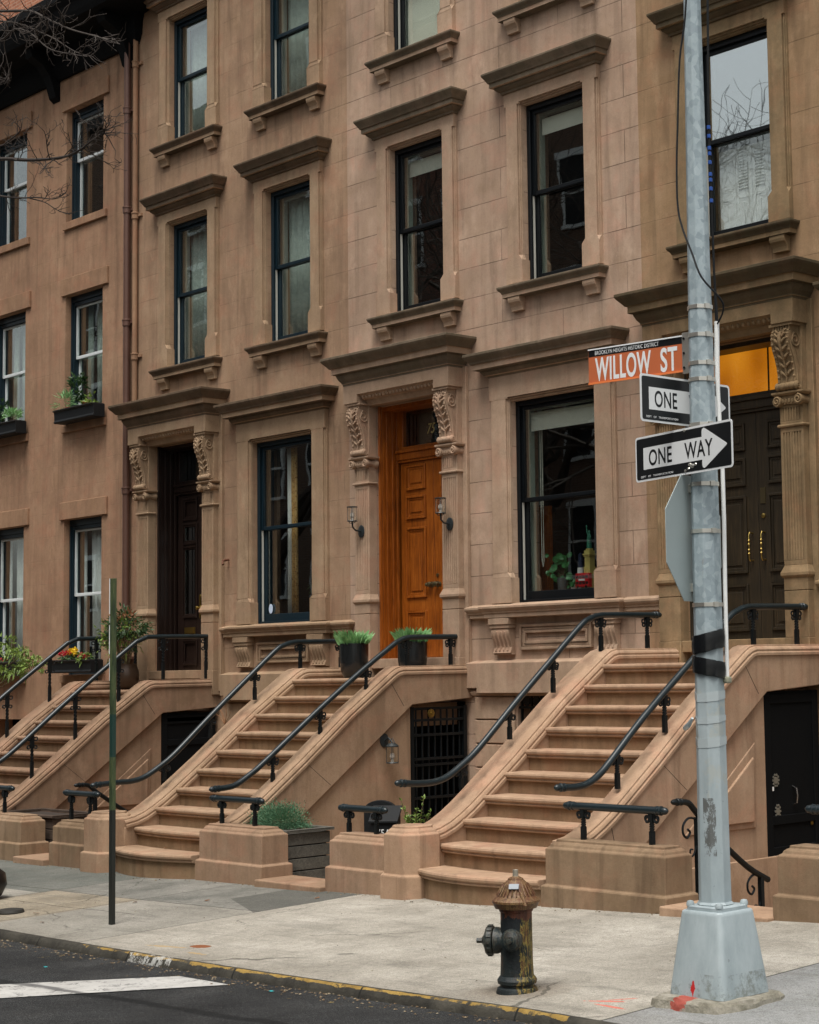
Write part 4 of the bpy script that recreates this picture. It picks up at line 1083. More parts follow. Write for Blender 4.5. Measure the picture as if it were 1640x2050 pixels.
def step_mesh(x0, x1, y, z, h, bow, run=.31):
    mb = MB(); rr = []; N = 14 if bow else 1
    for i in range(N + 1):
        t_ = i / N; x = x0 + (x1 - x0) * t_; o = -bow * (1 - (2 * t_ - 1) ** 2) if bow else 0
        yy = y + o
        sec = [(y + run, z), (yy + .02, z), (yy + .006, z - .006), (yy, z - .022), (yy + .004, z - .040), (yy + .016, z - .05), (yy + .026, z - .052), (yy + .026, z - .062), (yy + .018, z - .066), (yy + .024, z - .078), (yy + .058, z - .088), (yy + .058, z - h), (y + run, z - h)]
        rr.append([(x, a, b) for a, b in sec])
    mb.rings(rr, 0, False)
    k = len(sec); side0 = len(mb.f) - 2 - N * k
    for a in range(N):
        for i in (9, 10): mb.m[side0 + a * k + i] = 1  # nosing underside and riser take the stone with shade in its colour
    return mb


def pedestal(mb, x0, x1, y0, y1, zg, zt, cham=0, plh=.30):
    def ring(ins, z):
        a, b, c, d = x0 + ins, x1 - ins, y0 + ins, y1 - ins
        if cham:
            k = cham - ins * .4
            return [(a + k, c, z), (b - k, c, z), (b, c + k, z), (b, d - k, z), (b - k, d, z), (a + k, d, z), (a, d - k, z), (a, c + k, z)]
        return [(a, c, z), (b, c, z), (b, d, z), (a, d, z)]
    hh = zt - .075
    lv = [(-.032, zg), (-.032, zg + plh), (-.026, zg + plh + .012), (0, zg + plh + .02), (0, hh), (.012, hh + .008), (.026, hh + .016), (.034, hh + .034), (.050, hh + .048), (.068, hh + .052), (.068, zt)]
    mb.rings([ring(i, z) for i, z in lv], 0, False)


def stoop(xo, xl, zc, zland, zg, mat, pmat, label, ped, newel, panelled, xir, xil, rmat, opn=True):
    S = thing('stoop', label, 'stoop', ((xl + xo) / 2, -1.9, zg), 'stone stoops with iron handrails')
    # steps
    for i in range(10):
        z = zland - i * .2035; y = -1.32 - .2735 * i
        bow = {9: .16, 8: .07}.get(i, 0)
        h = .2035 + .06 if i < 9 else z - zg + .12
        if i == 0:
            mb = step_mesh(xil, xir, y, z, h, 0, run=1.32 - .12)
        else: mb = step_mesh(xil, xir, y, z, h, bow, run=.36 + .0)
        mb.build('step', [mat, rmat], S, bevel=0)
    core = MB(); core.yz([(-1.0, zg - .1), (-1.0, zland - .30), (-1.25, zland - .30), (-3.5, zland - 1.97), (-3.5, zg - .1)], xil + .002, xir - .002)
    core.build('stair_core', mat, S)
    # side walls
    def wall_at(xa, xb, right):
        w = MB(); P = [(y, zc + z - .10) for y, z in PATH]
        if right and opn:
            d = .40
            low = [(.0, zc - d), (-.93, zc - d - .055)]
            ye = -3.42; low.append((ye, zc - d - .055 - (-.93 - ye) * .745))
            w.yz(P[:-2] + [(ye, zat(P, ye))] + [low[2], low[1], low[0]], xa, xb)
            w2 = MB(); xr = xb - .045
            z2 = low[2][1]
            w2.yz([(-.93, low[1][1] + .002), (ye - .0, z2 + .002), (ye, zg - 1.3), (-.93, zg - 1.3)], xa + .01, xr)
            w2.build('cheek_wall', mat, S, bevel=.006, seg=1)
            if panelled:
                q = MB(); zt = zc
                tri = [(-1.10, zt - .93), (-1.12, zt - 1.74), (-2.13, zt - 1.74)]
                tri2 = [(-1.16, zt - 1.07), (-1.17, zt - 1.68), (-1.94, zt - 1.68)]
                q.yz(tri, xr, xr + .018); q.yz(tri2, xr + .018, xr + .05)
                q.box(xr, xr + .035, -3.42, -.80, zg - 1.2, zt - 2.03)
                q.build('raised_panel', mat, S, bevel=.012)
        else:
            w.yz(P + [(P[-1][0], zg - .2), (.02, zg - .2)], xa, xb)
        w.build('string_wall', mat, S, bevel=.008)
        if right and opn:
            for (ya, za, yb_, zb2) in ((-1.26, -.18, -1.06, -.47), (-2.45, -1.06, -2.12, -1.32), (-3.12, -1.56, -3.02, -1.95)):
                j = MB(); d = .0035; j.yz([(ya - d, zc + za), (ya + d, zc + za), (yb_ + d, zc + zb2), (yb_ - d, zc + zb2)], xb - .001, xb + .0012); j.build('mortar_joint', MT['soil'], S)
        c = MB(); sweep_cap(c, (xa + xb) / 2, abs(xb - xa) / 2, PATH, zc); c.build('coping', mat, S, bevel=.003, seg=1)
    wall_at(xl, xil, False); wall_at(xir, xo, True)
    for (a, b, zt) in ped:
        m_ = MB(); pedestal(m_, a, b, -3.73, -3.40, zg - .10, zt); m_.build('pedestal', pmat, S, bevel=.008)
    if newel:
        a, b, zt = newel; m_ = MB(); pedestal(m_, a, b, -3.88, -3.42, zg - .10, zt, cham=.11, plh=.27); m_.build('newel', mat, S, bevel=.008)
    if opn:
        u = MB(); u.box(xl + .05, xir, -.90, -.03, zc - .72, zc - .45); u.build('landing_slab', mat, S)
    return S


ST = {}
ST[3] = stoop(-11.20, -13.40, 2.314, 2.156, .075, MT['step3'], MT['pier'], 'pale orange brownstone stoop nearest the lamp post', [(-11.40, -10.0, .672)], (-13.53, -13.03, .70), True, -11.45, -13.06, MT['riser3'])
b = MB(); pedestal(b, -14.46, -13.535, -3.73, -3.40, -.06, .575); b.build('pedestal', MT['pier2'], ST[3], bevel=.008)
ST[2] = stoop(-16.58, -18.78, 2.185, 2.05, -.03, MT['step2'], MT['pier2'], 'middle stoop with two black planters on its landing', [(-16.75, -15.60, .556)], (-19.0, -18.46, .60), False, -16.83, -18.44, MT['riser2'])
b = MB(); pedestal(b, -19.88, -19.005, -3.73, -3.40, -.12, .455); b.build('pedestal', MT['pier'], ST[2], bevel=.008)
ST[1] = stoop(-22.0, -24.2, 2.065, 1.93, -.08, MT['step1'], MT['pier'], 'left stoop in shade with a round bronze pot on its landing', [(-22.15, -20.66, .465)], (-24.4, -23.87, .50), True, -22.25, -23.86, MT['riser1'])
E4 = thing('stone_pedestal', 'stained stone pedestal cut off by the right edge behind the lamp post base', 'pedestal', (-7.9, -3.6, .2))
b = MB(); pedestal(b, -8.84, -6.9, -3.73, -3.40, .08, .76); b.build('block', MT['pier'], E4, bevel=.008)

# areaway floors, kerb slabs in the gaps
def fl(x0, x1, z, name='areaway_paving'):
    m_ = MB(); m_.box(x0, x1, -3.36, .01, z - .1, z); tag(m_.build(name, MT['pier']), kind='structure')
fl(-21.95, -19.0, -.10); fl(-16.60, -13.4, -.06); fl(-11.4, -5, -.98); fl(-40, -24.1, -.14)
for (a, b_, z, lb) in ((-20.64, -19.90, -.02, 1), (-15.58, -14.48, .045, 2), (-9.98, -8.86, .215, 3)):
    m_ = MB(); pts = []
    m_.box(a, b_, -3.84, -3.355, z - .16, z + .015)
    o = m_.build('areaway_kerb', MT['step3'] if lb == 3 else MT['pier2'], bevel=.014, seg=3); tag(o, kind='structure')
w_ = MB(); w_.box(-9.98, -5.5, -3.40, -3.30, -1.1, .16); tag(w_.build('areaway_retaining_wall', MT['pier']), 'retaining wall of the sunken areaway below the right kerb slab', 'wall')

# ================================================================== ironwork
def curl(mb, x, y, z, sx, sy, r=.024, up=1, rad=.0075):
    """scroll in the vertical plane along direction (sx,sy) starting at the post"""
    pts = []
    for i in range(13):
        a = R(200) - R(330) * i / 12; k = r * (1 - .45 * i / 12)
        u = .022 + r + k * math.cos(a); w = k * math.sin(a) * up
        pts.append((x + sx * u, y + sy * u, z + w))
    mb.tube(pts, rad, 6)
    mb.lathe([(0, -rad * 1.5), (rad * 1.5, 0), (0, rad * 1.5)], pts[-1], 6)


def rail_post(mb, x, y, z0, z1, d=(0, 1)):
    s = .019
    mb.box(x - s, x + s, y - s, y + s, z0 - .02, z0 + (z1 - z0) * .42)
    za, zb_ = z0 + (z1 - z0) * .42, z0 + (z1 - z0) * .72; n = 14
    mb.tube([(x, y, za + (zb_ - za) * i / n) for i in range(n + 1)], .023, 4, twist=R(26), smooth=False, rot=R(45))
    mb.box(x - s - .004, x + s + .004, y - s - .004, y + s + .004, zb_, z1)
    for sg in (-1, 1):
        curl(mb, x, y, z1 - .045, d[0] * sg, d[1] * sg, .032, -1, .009); curl(mb, x, y, zb_ + .010, d[0] * sg, d[1] * sg, .028, 1, .009)


def finial(mb, p, d, r):
    d = V(d).normalized(); Mx = d.to_track_quat('Z', 'Y').to_matrix().to_4x4()
    mb.lathe([(r * .98, -.07), (r * 1.15, -.065), (r * 1.15, -.05), (r * .9, -.045), (r * .9, -.03), (r * 1.2, -.022), (r * 1.2, -.008), (r * .85, 0), (r * .98, .012), (r * .85, .04), (r * .4, .058), (0, .062)], p, 16, Mx)


def smooth_path(pts, k=4):
    out = []; n = len(pts)
    for i in range(n - 1):
        p0, p1, p2, p3 = V(pts[max(i - 1, 0)]), V(pts[i]), V(pts[i + 1]), V(pts[min(i + 2, n - 1)])
        for j in range(k):
            t_ = j / k
            out.append(.5 * ((2 * p1) + (p2 - p0) * t_ + (2 * p0 - 5 * p1 + 4 * p2 - p3) * t_ ** 2 + (3 * p1 - p0 - 3 * p2 + p3) * t_ ** 3))
    out.append(V(pts[-1])); return out


def handrail(label, x, pts, posts, r=.032):
    T = thing('handrail', label, 'handrail', (x, posts[0][0], posts[0][1]), 'iron handrails of the stoops')
    P = smooth_path([(x, y, z) for y, z in pts], 5)
    m_ = MB(); m_.tube(P, r, 12); finial(m_, P[0] + (P[0] - P[1]).normalized() * .04, P[0] - P[1], r); finial(m_, P[-1] + (P[-1] - P[-2]).normalized() * .03, P[-1] - P[-2], r)
    m_.build('rail', MT['ironblue'], T)
    for y, z in posts:
        zz = None
        for a, b in zip(P[:-1], P[1:]):
            lo, hi = sorted((a.y, b.y))
            if lo <= y <= hi: zz = a.z + (b.z - a.z) * (y - a.y) / ((b.y - a.y) or 1)
        q = MB(); rail_post(q, x, y, z, (zz or z + .5) - .02); q.build('post', MT['iron'], T)
    return T


B3 = [(-3.80, 1.095), (-3.62, 1.082), (-3.44, 1.085), (-3.28, 1.12), (-3.10, 1.215), (-2.87, 1.37), (-2.40, 1.775), (-1.90, 2.19), (-1.45, 2.555), (-1.32, 2.625), (-1.18, 2.66), (-1.0, 2.668), (-.32, 2.672)]
B3r = [(-3.58, 1.105), (-3.42, 1.10), (-3.28, 1.12), (-3.15, 1.18), (-3.0, 1.29), (-2.55, 1.67), (-1.92, 2.14), (-1.34, 2.565), (-1.2, 2.64), (-1.08, 2.675), (-.9, 2.685), (-.2, 2.69)]
handrail('long handrail on the left side of the pale stoop nearest the lamp post', -13.22, B3, [(-3.095, 1.03), (-2.46, 1.46), (-1.858, 1.90), (-1.16, 2.31), (-.457, 2.31)])
handrail('handrail on the right side of the pale stoop, passing behind the lamp post', -11.32, B3r, [(-2.905, 1.07), (-2.267, 1.54), (-1.60, 2.10), (-.971, 2.31), (-.297, 2.31)])
B2 = [(y, z - .155) for y, z in B3]
B2[0] = (-3.86, .915)
handrail('left handrail of the middle stoop', -18.60, B2, [(-3.009, .93), (-2.384, 1.40), (-1.752, 1.83), (-1.075, 2.18), (-.45, 2.18)])
B2r = [(-3.53, .912), (-3.40, .918), (-3.28, .945), (-3.10, 1.045), (-2.9, 1.18), (-2.2, 1.70), (-1.6, 2.12), (-1.131, 2.42), (-1.04, 2.47), (-.93, 2.51), (-.75, 2.522), (-.087, 2.527)]
handrail('right handrail of the middle stoop, in front of the oak door', -16.71, B2r, [(-2.814, .90), (-2.17, 1.38), (-1.513, 1.84), (-.90, 2.18), (-.228, 2.18)])
B1 = [(-3.9, .92), (-3.55, .93), (-3.3, 1.04), (-3.0, 1.25), (-2.226, 1.88), (-1.35, 2.54), (-1.25, 2.60), (-1.14, 2.645), (-1.0, 2.664), (-.039, 2.667)]
handrail('right handrail of the left stoop', -22.13, B1, [(-2.813, .78), (-2.192, 1.24), (-1.544, 1.70), (-.852, 2.06), (-.156, 2.06)])
handrail('left handrail of the left stoop below the sheer-curtained window', -24.03, [(y, z + .02) for y, z in B1], [(-2.80, .78), (-2.192, 1.24), (-1.544, 1.70), (-.80, 2.06), (-.156, 2.06)])


def ped_rail(label, x0, x1, z, zb_, posts, y=-3.565):
    T = thing('pedestal_railing', label, 'railing', ((x0 + x1) / 2, y, zb_), 'short iron railings on the pedestals')
    m_ = MB(); m_.tube([(x0, y, z), ((x0 + x1) / 2, y, z), (x1, y, z)], .033, 12); finial(m_, (x0, y, z), (-1, 0, 0), .033); finial(m_, (x1, y, z), (1, 0, 0), .033)
    m_.build('rail', MT['ironblue'], T)
    for x in posts:
        q = MB(); rail_post(q, x, y, zb_, z - .02, (1, 0)); q.build('post', MT['iron'], T)
ped_rail('short black railing on the big pedestal beside the lamp post', -11.27, -10.17, .952, .672, (-11.09, -10.29))
ped_rail('short black railing on the pedestal right of the middle stoop', -16.73, -15.86, .815, .556, (-16.566, -15.958))
ped_rail('short black railing in front of the arched mailbox', -14.46, -13.82, .806, .575, (-14.356, -13.925))
ped_rail('short black railing beside the green signpost', -19.86, -19.16, .765, .455, (-19.737, -19.30))
ped_rail('short black railing at the left edge of the frame', -21.9, -21.22, .768, .465, (-21.8, -21.39))
ped_rail('short black railing at the right edge of the frame', -8.62, -7.2, 1.03, .76, (-8.42, -7.4))

# areaway stair rails
def area_rail(label, x, pts, posts, scroll=True):
    T = thing('areaway_handrail', label, 'handrail', (x, pts[0][0], pts[0][1] - .6), 'handrails going down into the areaways')
    P = smooth_path([(x, a, b) for a, b in pts], 4); m_ = MB(); m_.tube(P, .026, 10); finial(m_, P[0], P[0] - P[1], .026); m_.lathe([(0, -.028), (.02, -.02), (.028, 0), (.02, .02), (0, .028)], P[-1], 10)
    m_.build('rail', MT['iron'], T)
    for (y, za, zb_) in posts:
        q = MB(); q.box(x - .02, x + .02, y - .02, y + .02, za, zb_)
        if scroll:
            sp = [(x, y - .012 + .075 - .15 * 0 - (.06 + .05 * math.cos(a_)), zb_ - .20 + .055 * math.sin(a_)) for a_ in [R(20 * i) for i in range(16)]]
            q.tube(smooth_path([(x, y, zb_ - .02), (x, y - .10, zb_ + .0), (x, y - .17, zb_ - .05), (x, y - .175, zb_ - .12), (x, y - .13, zb_ - .16), (x, y - .09, zb_ - .12), (x, y - .12, zb_ - .09)], 5), .010, 6)
            q.tube(smooth_path([(x, y, zb_ - .20), (x, y - .05, zb_ - .30), (x, y - .09, zb_ - .31), (x, y - .09, zb_ - .26), (x, y - .06, zb_ - .26)], 5), .008, 6)
        q.build('post', MT['iron'], T)
area_rail('black handrail descending into the areaway behind the lamp post', -10.1, [(-3.47, 1.02), (-3.33, 1.005), (-3.24, .93), (-3.0, .71), (-2.6, .42), (-2.33, .285)], [(-3.22, -.9, .88), (-2.42, -.98, .34)])
area_rail('black handrail descending into the areaway left of the middle stoop', -20.5, [(-3.05, .80), (-2.92, .79), (-2.80, .70), (-2.44, .46), (-2.2, .32)], [(-2.82, -.1, .69)], False)


# iron gates and doors under the landings, with painted shade behind the gate
def iron_gate(label, x, y0, y1, z0, z1, deco):
    T = thing('iron_gate', label, 'gate', (x, (y0 + y1) / 2, z0))
    f = MB(); f.box(x - .03, x + .03, y0, y0 + .05, z0, z1); f.box(x - .03, x + .03, y1 - .05, y1, z0, z1)
    zs = (z0 + .06, z0 + (z1 - z0) * .38, z0 + (z1 - z0) * .60, z0 + (z1 - z0) * .64, z0 + (z1 - z0) * .80, z0 + (z1 - z0) * .90, z1 - .04)
    for z in zs: f.box(x - .022, x + .022, y0 + .05, y1 - .05, z, z + .03)
    f.build('gate_frame', MT['iron'], T)
    n = 8
    for k in range(n):
        y = y0 + .05 + (y1 - y0 - .1) * (k + .5) / n
        b = MB(); b.lathe([(.012, z0), (.012, z1 - .02)], (x, y, 0), 8); b.build('bar', MT['iron'], T)
    return T
iron_gate('black barred gate under the landing of the middle stoop', -16.66, -.92, -.05, -.05, 1.70, 1)
T = thing('basement_door', 'dark basement door set back behind the barred gate', 'door', (-17.15, -.5, -.05))
b = MB(); b.box(-17.2, -17.15, -1.0, -.02, -.06, 1.75); b.box(-17.149, -17.13, -.85, -.12, .1, .7); b.box(-17.149, -17.13, -.85, -.12, .85, 1.6); b.build('door_slab', MT['deepblack'], T, bevel=.005)  # added black plate standing in for the shade behind the gate
for (ya, yb_) in ((-.955, -.945), (-.022, -.012)):
    b = MB(); b.box(-17.15, -16.70, ya, yb_, -.06, 1.74); b.build('shade_lining', MT['deepblack'], T)  # black sheets added at both sides to deepen that shade
d = MB(); M = Matrix.Rotation(R(90), 4, 'Y')
d.lathe([(0, 0), (.055, 0), (.05, .012), (.02, .016), (.018, .03), (0, .034)], (-16.62, -.62, 1.62), 8, M); tag(d.build('gate_medallion', MT['brass']), 'octagonal brass disc hanging at the top of the barred gate', 'ornament')
for (x, y0, y1, z0, z1, lb) in ((-11.27, -.92, -.08, -.98, 1.86, 'black basement door under the landing of the pale stoop, with round emblems'), (-22.07, -.92, -.05, -.1, 1.60, 'black basement door under the landing of the left stoop')):
    T = thing('basement_door', lb, 'door', (x, -.5, z0))
    m_ = MB(); m_.box(x - .05, x, y0, y1, z0, z1); m_.box(x, x + .02, y0, y0 + .09, z0, z1); m_.box(x, x + .02, y1 - .09, y1, z0, z1)
    for z in (z0 + .02, z0 + 1.25, z0 + 1.55, z1 - .12): m_.box(x, x + .018, y0 + .09, y1 - .09, z, z + .09)
    m_.build('door_slab', MT['deepblack'], T, bevel=.006)
    if z0 < -.5:
        h_ = MB(); h_.tube([(x, -.50, .93), (x + .05, -.50, .91), (x + .06, -.50, .84), (x + .05, -.50, .77), (x, -.50, .75)], .008, 8); h_.build('door_handle', plain('steel_pull', (.5, .5, .5), .25, metal=1), T)
        for (yy, zz, rr, sc) in ((-.76, 1.00, .055, 1.0), (-.74, .70, .045, 1.35)):
            e = MB()
            for k in range(10):
                a = 2 * math.pi * k / 10
                e.lathe([(0, 0), (.012, 0), (.012, .006), (0, .006)], (x + .003, yy + rr * math.cos(a) * .8, zz + rr * math.sin(a) * sc), 6, M)
            e.lathe([(rr * .35, 0), (rr * .62, 0), (rr * .62, .006), (rr * .35, .006)], (x + .003, yy, zz), 12, M @ Matrix.Diagonal((sc, 1, 1, 1)))
            e.build('emblem', plain('tarnished_silver', (.32, .32, .28), .4, metal=.7), T)
        s_ = MB(); s_.box(x + .002, x + .005, -.90, -.79, .90, .94); s_.build('sticker', MT['white'], T)
        k_ = MB(); k_.lathe([(0, 0), (.02, 0), (.02, .012), (0, .016)], (x, -.22, .55), 12, M); k_.build('lock', MT['brass'], T)

# grit and leaf litter gathered along the kerb and the foot of the pedestals
rn = random.Random(31); m_ = MB()
for k in range(900):
    if k < 560:
        x = rn.uniform(-17, -7); y = ker(x) - .02 - abs(rn.gauss(0, .10)); z = rz(x, y) + .004
    elif k < 760:
        x = rn.choice([rn.uniform(-21, -18.5), rn.uniform(-18.4, -15.6), rn.uniform(-14.5, -13), rn.uniform(-13, -10)]); y = -3.80 - abs(rn.gauss(0, .05)) - (.14 if -13 < x < -11.5 or -18.4 < x < -16.9 else 0); z = gz(x, y) + .004
    else:
        x = rn.uniform(-17, -7); y = rn.uniform(-6.7, -4); z = gz(x, y) + .003
    s_ = rn.uniform(.004, .013) * (1.4 if k < 760 else .9); a = rn.uniform(0, 6.28)
    p = [(x + s_ * math.cos(a + i * 2.09) * rn.uniform(.5, 1.2), y + s_ * math.sin(a + i * 2.09) * rn.uniform(.5, 1.2), z + rn.uniform(0, .005)) for i in range(3)] + [(x, y, z + s_ * .6)]
    m_.add(p, [(0, 1, 3), (1, 2, 3), (2, 0, 3), (0, 2, 1)])
lt_ = NT('grit_and_leaf_litter'); lt_.bsdf(lt_.ramp(lt_.noise(40, 2), [(.35, (.03, .022, .014)), (.5, (.12, .075, .035)), (.62, (.26, .22, .15))]), .9)
tag(m_.build('street_litter', lt_.mat), 'scattered grit and leaf crumbs along kerb and pedestals', 'litter', kind='stuff')

# ================================================================== lamp post and signs
PX, PY = -7.165, -6.355
g0 = gz(PX, PY)
LP = thing('lamp_post', 'octagonal galvanised lamp post with grey painted foot box carrying the street signs', 'lamp post', (PX, PY, g0))
t = NT('galvanised_and_grey_paint'); X = t.xyz()
vc = t.voro(34, vec=t.scale(t.pos(), (1, 1, .7)), out='Color'); sp = t.n('ShaderNodeSeparateXYZ'); t.put(sp.inputs[0], vc)
gal = t.ramp(t.mth('ADD', t.mth('MULTIPLY', sp.outputs[0], .38), t.mth('MULTIPLY', t.noise(12, 6, rough=.75), .62)), [(.2, (.19, .24, .26)), (.5, (.27, .33, .355)), (.8, (.37, .435, .455))])
pnt = t.ramp(t.noise(2.2, 5, vec=t.scale(t.pos(), (3, 3, 1)), rough=.65), [(.3, (.25, .30, .315)), (.6, (.345, .40, .415)), (.8, (.43, .48, .49))])
res = t.mth('MULTIPLY', t.ramp(t.noise(4.5, 5, vec=t.scale(t.pos(), (1.2, 1.2, 1)), rough=.75), [(.54, 0), (.60, 1)]), t.mth('MULTIPLY', t.mth('GREATER_THAN', X[2], 1.35), t.mth('LESS_THAN', X[2], 2.3)))
pnt = t.mix(t.mth('MULTIPLY', res, .55), pnt, (.36, .37, .33))
scr = t.mth('MULTIPLY', t.ramp(t.noise(11, 6, vec=t.scale(t.pos(), (1.5, 1.5, .8)), rough=.85), [(.47, 0), (.52, 1)]), t.mth('MULTIPLY', t.mth('LESS_THAN', t.mth('ABSOLUTE', t.mth('SUBTRACT', X[2], 1.19)), .17), t.mth('LESS_THAN', t.mth('ABSOLUTE', t.mth('SUBTRACT', t.mth('ADD', X[0], X[1]), -13.555)), .052)))
pnt = t.mix(scr, pnt, (.11, .115, .11))
chip = t.mth('MULTIPLY', t.ramp(t.noise(16, 5, rough=.8), [(.66, 0), (.69, 1)]), .8); pnt = t.mix(chip, pnt, (.16, .18, .18))
low = t.mth('MULTIPLY', t.mth('LESS_THAN', X[2], .36), t.ramp(t.noise(7, 5, rough=.8), [(.5, 0), (.62, .7)])); pnt = t.mix(low, pnt, (.13, .14, .12))
ish = t.mth('LESS_THAN', t.mth('ADD', X[2], t.mth('MULTIPLY', t.noise(9, 3), .04)), 2.37)
col = t.mix(ish, gal, pnt)
dx = t.mth('ADD', X[0], 7.17); rdm = t.mth('MULTIPLY', t.mth('LESS_THAN', t.mth('ADD', t.mth('ABSOLUTE', t.mth('DIVIDE', dx, .020)), t.mth('ABSOLUTE', t.mth('DIVIDE', t.mth('SUBTRACT', X[2],   .275), .05))), t.mth('MULTIPLY', t.noise(35, 4, rough=.8), 1.9)), t.mth('LESS_THAN', X[1], -6.50))
col = t.mix(rdm, col, (.42, .02, .02))
rs = t.mth('MULTIPLY', t.ramp(t.noise(3, 4, vec=t.scale(t.pos(), (6, 6, .8))), [(.60, 0), (.72, 1)]), t.mth('LESS_THAN', t.mth('ABSOLUTE', t.mth('SUBTRACT', X[2], 2.78)), .30)); col = t.mix(t.mth('MULTIPLY', rs, .6), col, (.30, .17, .05))
polem = t.bsdf(col, .5, t.bump(t.noise(30, 4), .25, .004), spec=.45)
m_ = MB(); rot = R(-15.7)
m_.lathe([(.100, .74), (.092, 1.64), (.086, 3.14), (.074, 4.37), (.064, 5.31), (.055, 6.27), (.046, 8.2), (.046, 8.5)], (PX, PY, 0), 8, smooth=False, rot=rot)
m_.build('pole', polem, LP, bevel=.006, seg=2)
m_ = MB()
def rr_(h, z, r=.035):
    pts = []
    for sx, sy, a0 in ((1, -1, -90), (1, 1, 0), (-1, 1, 90), (-1, -1, 180)):
        for k in range(4):
            a = R(a0 + 30 * k); pts.append((PX + .015 + sx * (h - r) + r * math.cos(a), PY + sy * (h - r) + r * math.sin(a), z))
    return pts
m_.rings([rr_(.215, .225), rr_(.212, .26), rr_(.160, .685), rr_(.157, .70), rr_(.150, .708)], 0, True)
m_.build('foot_box', polem, LP, ang=30)
m_ = MB(); m_.rings([rr_(.135, .708, .03), rr_(.135, .728, .03), rr_(.130, .734, .03)], 0, True); m_.lathe([(.100, .73), (.112, .738), (.102, .752)], (PX, PY, 0), 8, smooth=False, rot=rot)
m_.build('base_plate', polem, LP, ang=30)
for sx, sy in ((-1, -1), (1, -1), (1, 1), (-1, 1)):
    m_ = MB(); m_.lathe([(.024, .73), (.024, .745), (.018, .758), (0, .762)], (PX + .015 + sx * .112, PY + sy * .112, 0), 12); m_.build('bolt_cap', polem, LP)
rn = random.Random(11)
for nm, hs_, z0, z1 in (('concrete_foot', .30, g0 - .06, .226),):
    m_ = MB(); rings = []
    N = 26; rad = [1 + rn.uniform(-.05, .05) for _ in range(N)]
    for (f, z) in ((1.10, z0), (1.06, z0 + .09), (1.0, z1 - .035), (.95, z1 - .004), (.7, z1)):
        rg = []
        for k in range(N):
            a = 2 * math.pi * k / N + R(45); q = 1 / max(abs(math.cos(a)), abs(math.sin(a))); q = min(q, 1.20)
            rg.append((PX + .02 + hs_ * f * q * rad[k] * math.cos(a) + rn.uniform(-.008, .008), PY - .01 + hs_ * f * q * rad[k] * math.sin(a) + rn.uniform(-.008, .008), z + rn.uniform(-.006, .006) * (f < 1.09)))
        rings.append(rg)
    m_.rings(rings, 0, True)
    t = NT('rough_concrete_foot'); c = t.ramp(t.noise(7, 6, rough=.75), [(.3, (.13, .12, .085)), (.5, (.28, .26, .205)), (.7, (.42, .39, .33))])
    Xc = t.xyz(); rdc = t.mth('MULTIPLY', t.mth('LESS_THAN', t.mth('ABSOLUTE', t.mth('ADD', Xc[0], 7.19)), t.mth('MULTIPLY', t.noise(16, 4, rough=.8), .12)), t.mth('LESS_THAN', Xc[1], -6.55)); c = t.mix(t.mth('MULTIPLY', rdc, .85), c, (.40, .05, .03))
    o = m_.build(nm, t.bsdf(c, .95, t.bump(t.mth('ADD', t.noise(22, 6, rough=.8), t.mth('MULTIPLY', t.noise(6, 3), 2)), 1, .02)), LP, ang=60)
def prad(z):
    T_ = [(.74, .100), (1.64, .092), (3.14, .086), (4.37, .074), (5.31, .064), (6.27, .055)]
    for (a, ra), (b, rb) in zip(T_[:-1], T_[1:]):
        if a <= z <= b: return ra + (rb - ra) * (z - a) / (b - a)
    return .08
steel = plain('strap_steel', (.62, .60, .54), .3, metal=.8, var=.3)
for z in (4.306, 4.134, 3.961, 3.862, 3.585, 3.225, 2.941, 2.50):
    m_ = MB(); r = prad(z); m_.lathe([(r - .002, z - .012), (r + .005, z - .012), (r + .005, z + .012), (r - .002, z + .012)], (PX, PY, 0), 8, smooth=False, rot=rot)
    a = R(-15.7) ; m_.boxm(Matrix.Translation((PX + r * .95 * math.cos(a), PY + r * .95 * math.sin(a), z)) @ Matrix.Rotation(a, 4, 'Z'), .03, .03, .03)
    m_.build('steel_strap', steel, LP)
tape = plain('glossy_black_tape', (.006, .007, .008), .18, spec=.6)
for (z0, z1, tl) in ((2.225, 2.335, .022), (2.075, 2.175, -.020)):
    m_ = MB(); rings = []
    for k, z in enumerate((z0, z0 + .002, (z0 + z1) / 2, z1 - .002, z1)):
        r = prad(1.9) + (.010 if 0 < k < 4 else 0) + (.003 if k == 2 else 0)
        rings.append([(PX + r * math.cos(rot + 2 * math.pi * i / 16) * (1 + .012 * math.sin(i * 2.3)), PY + r * math.sin(rot + 2 * math.pi * i / 16), z + tl * math.cos(rot + 2 * math.pi * i / 16 - R(45)) + .004 * math.sin(i * 3.1 + k)) for i in range(16)])
    m_.rings(rings, 0, True); m_.build('tape_wrap', tape, LP)
m_ = MB(); m_.box(PX + .07, PX + .12, PY + .03, PY + .07, 2.03, 2.07); m_.build('tape_tail', plain('dirty_tape_tail', (.25, .25, .18), .6), LP, bevel=.01)
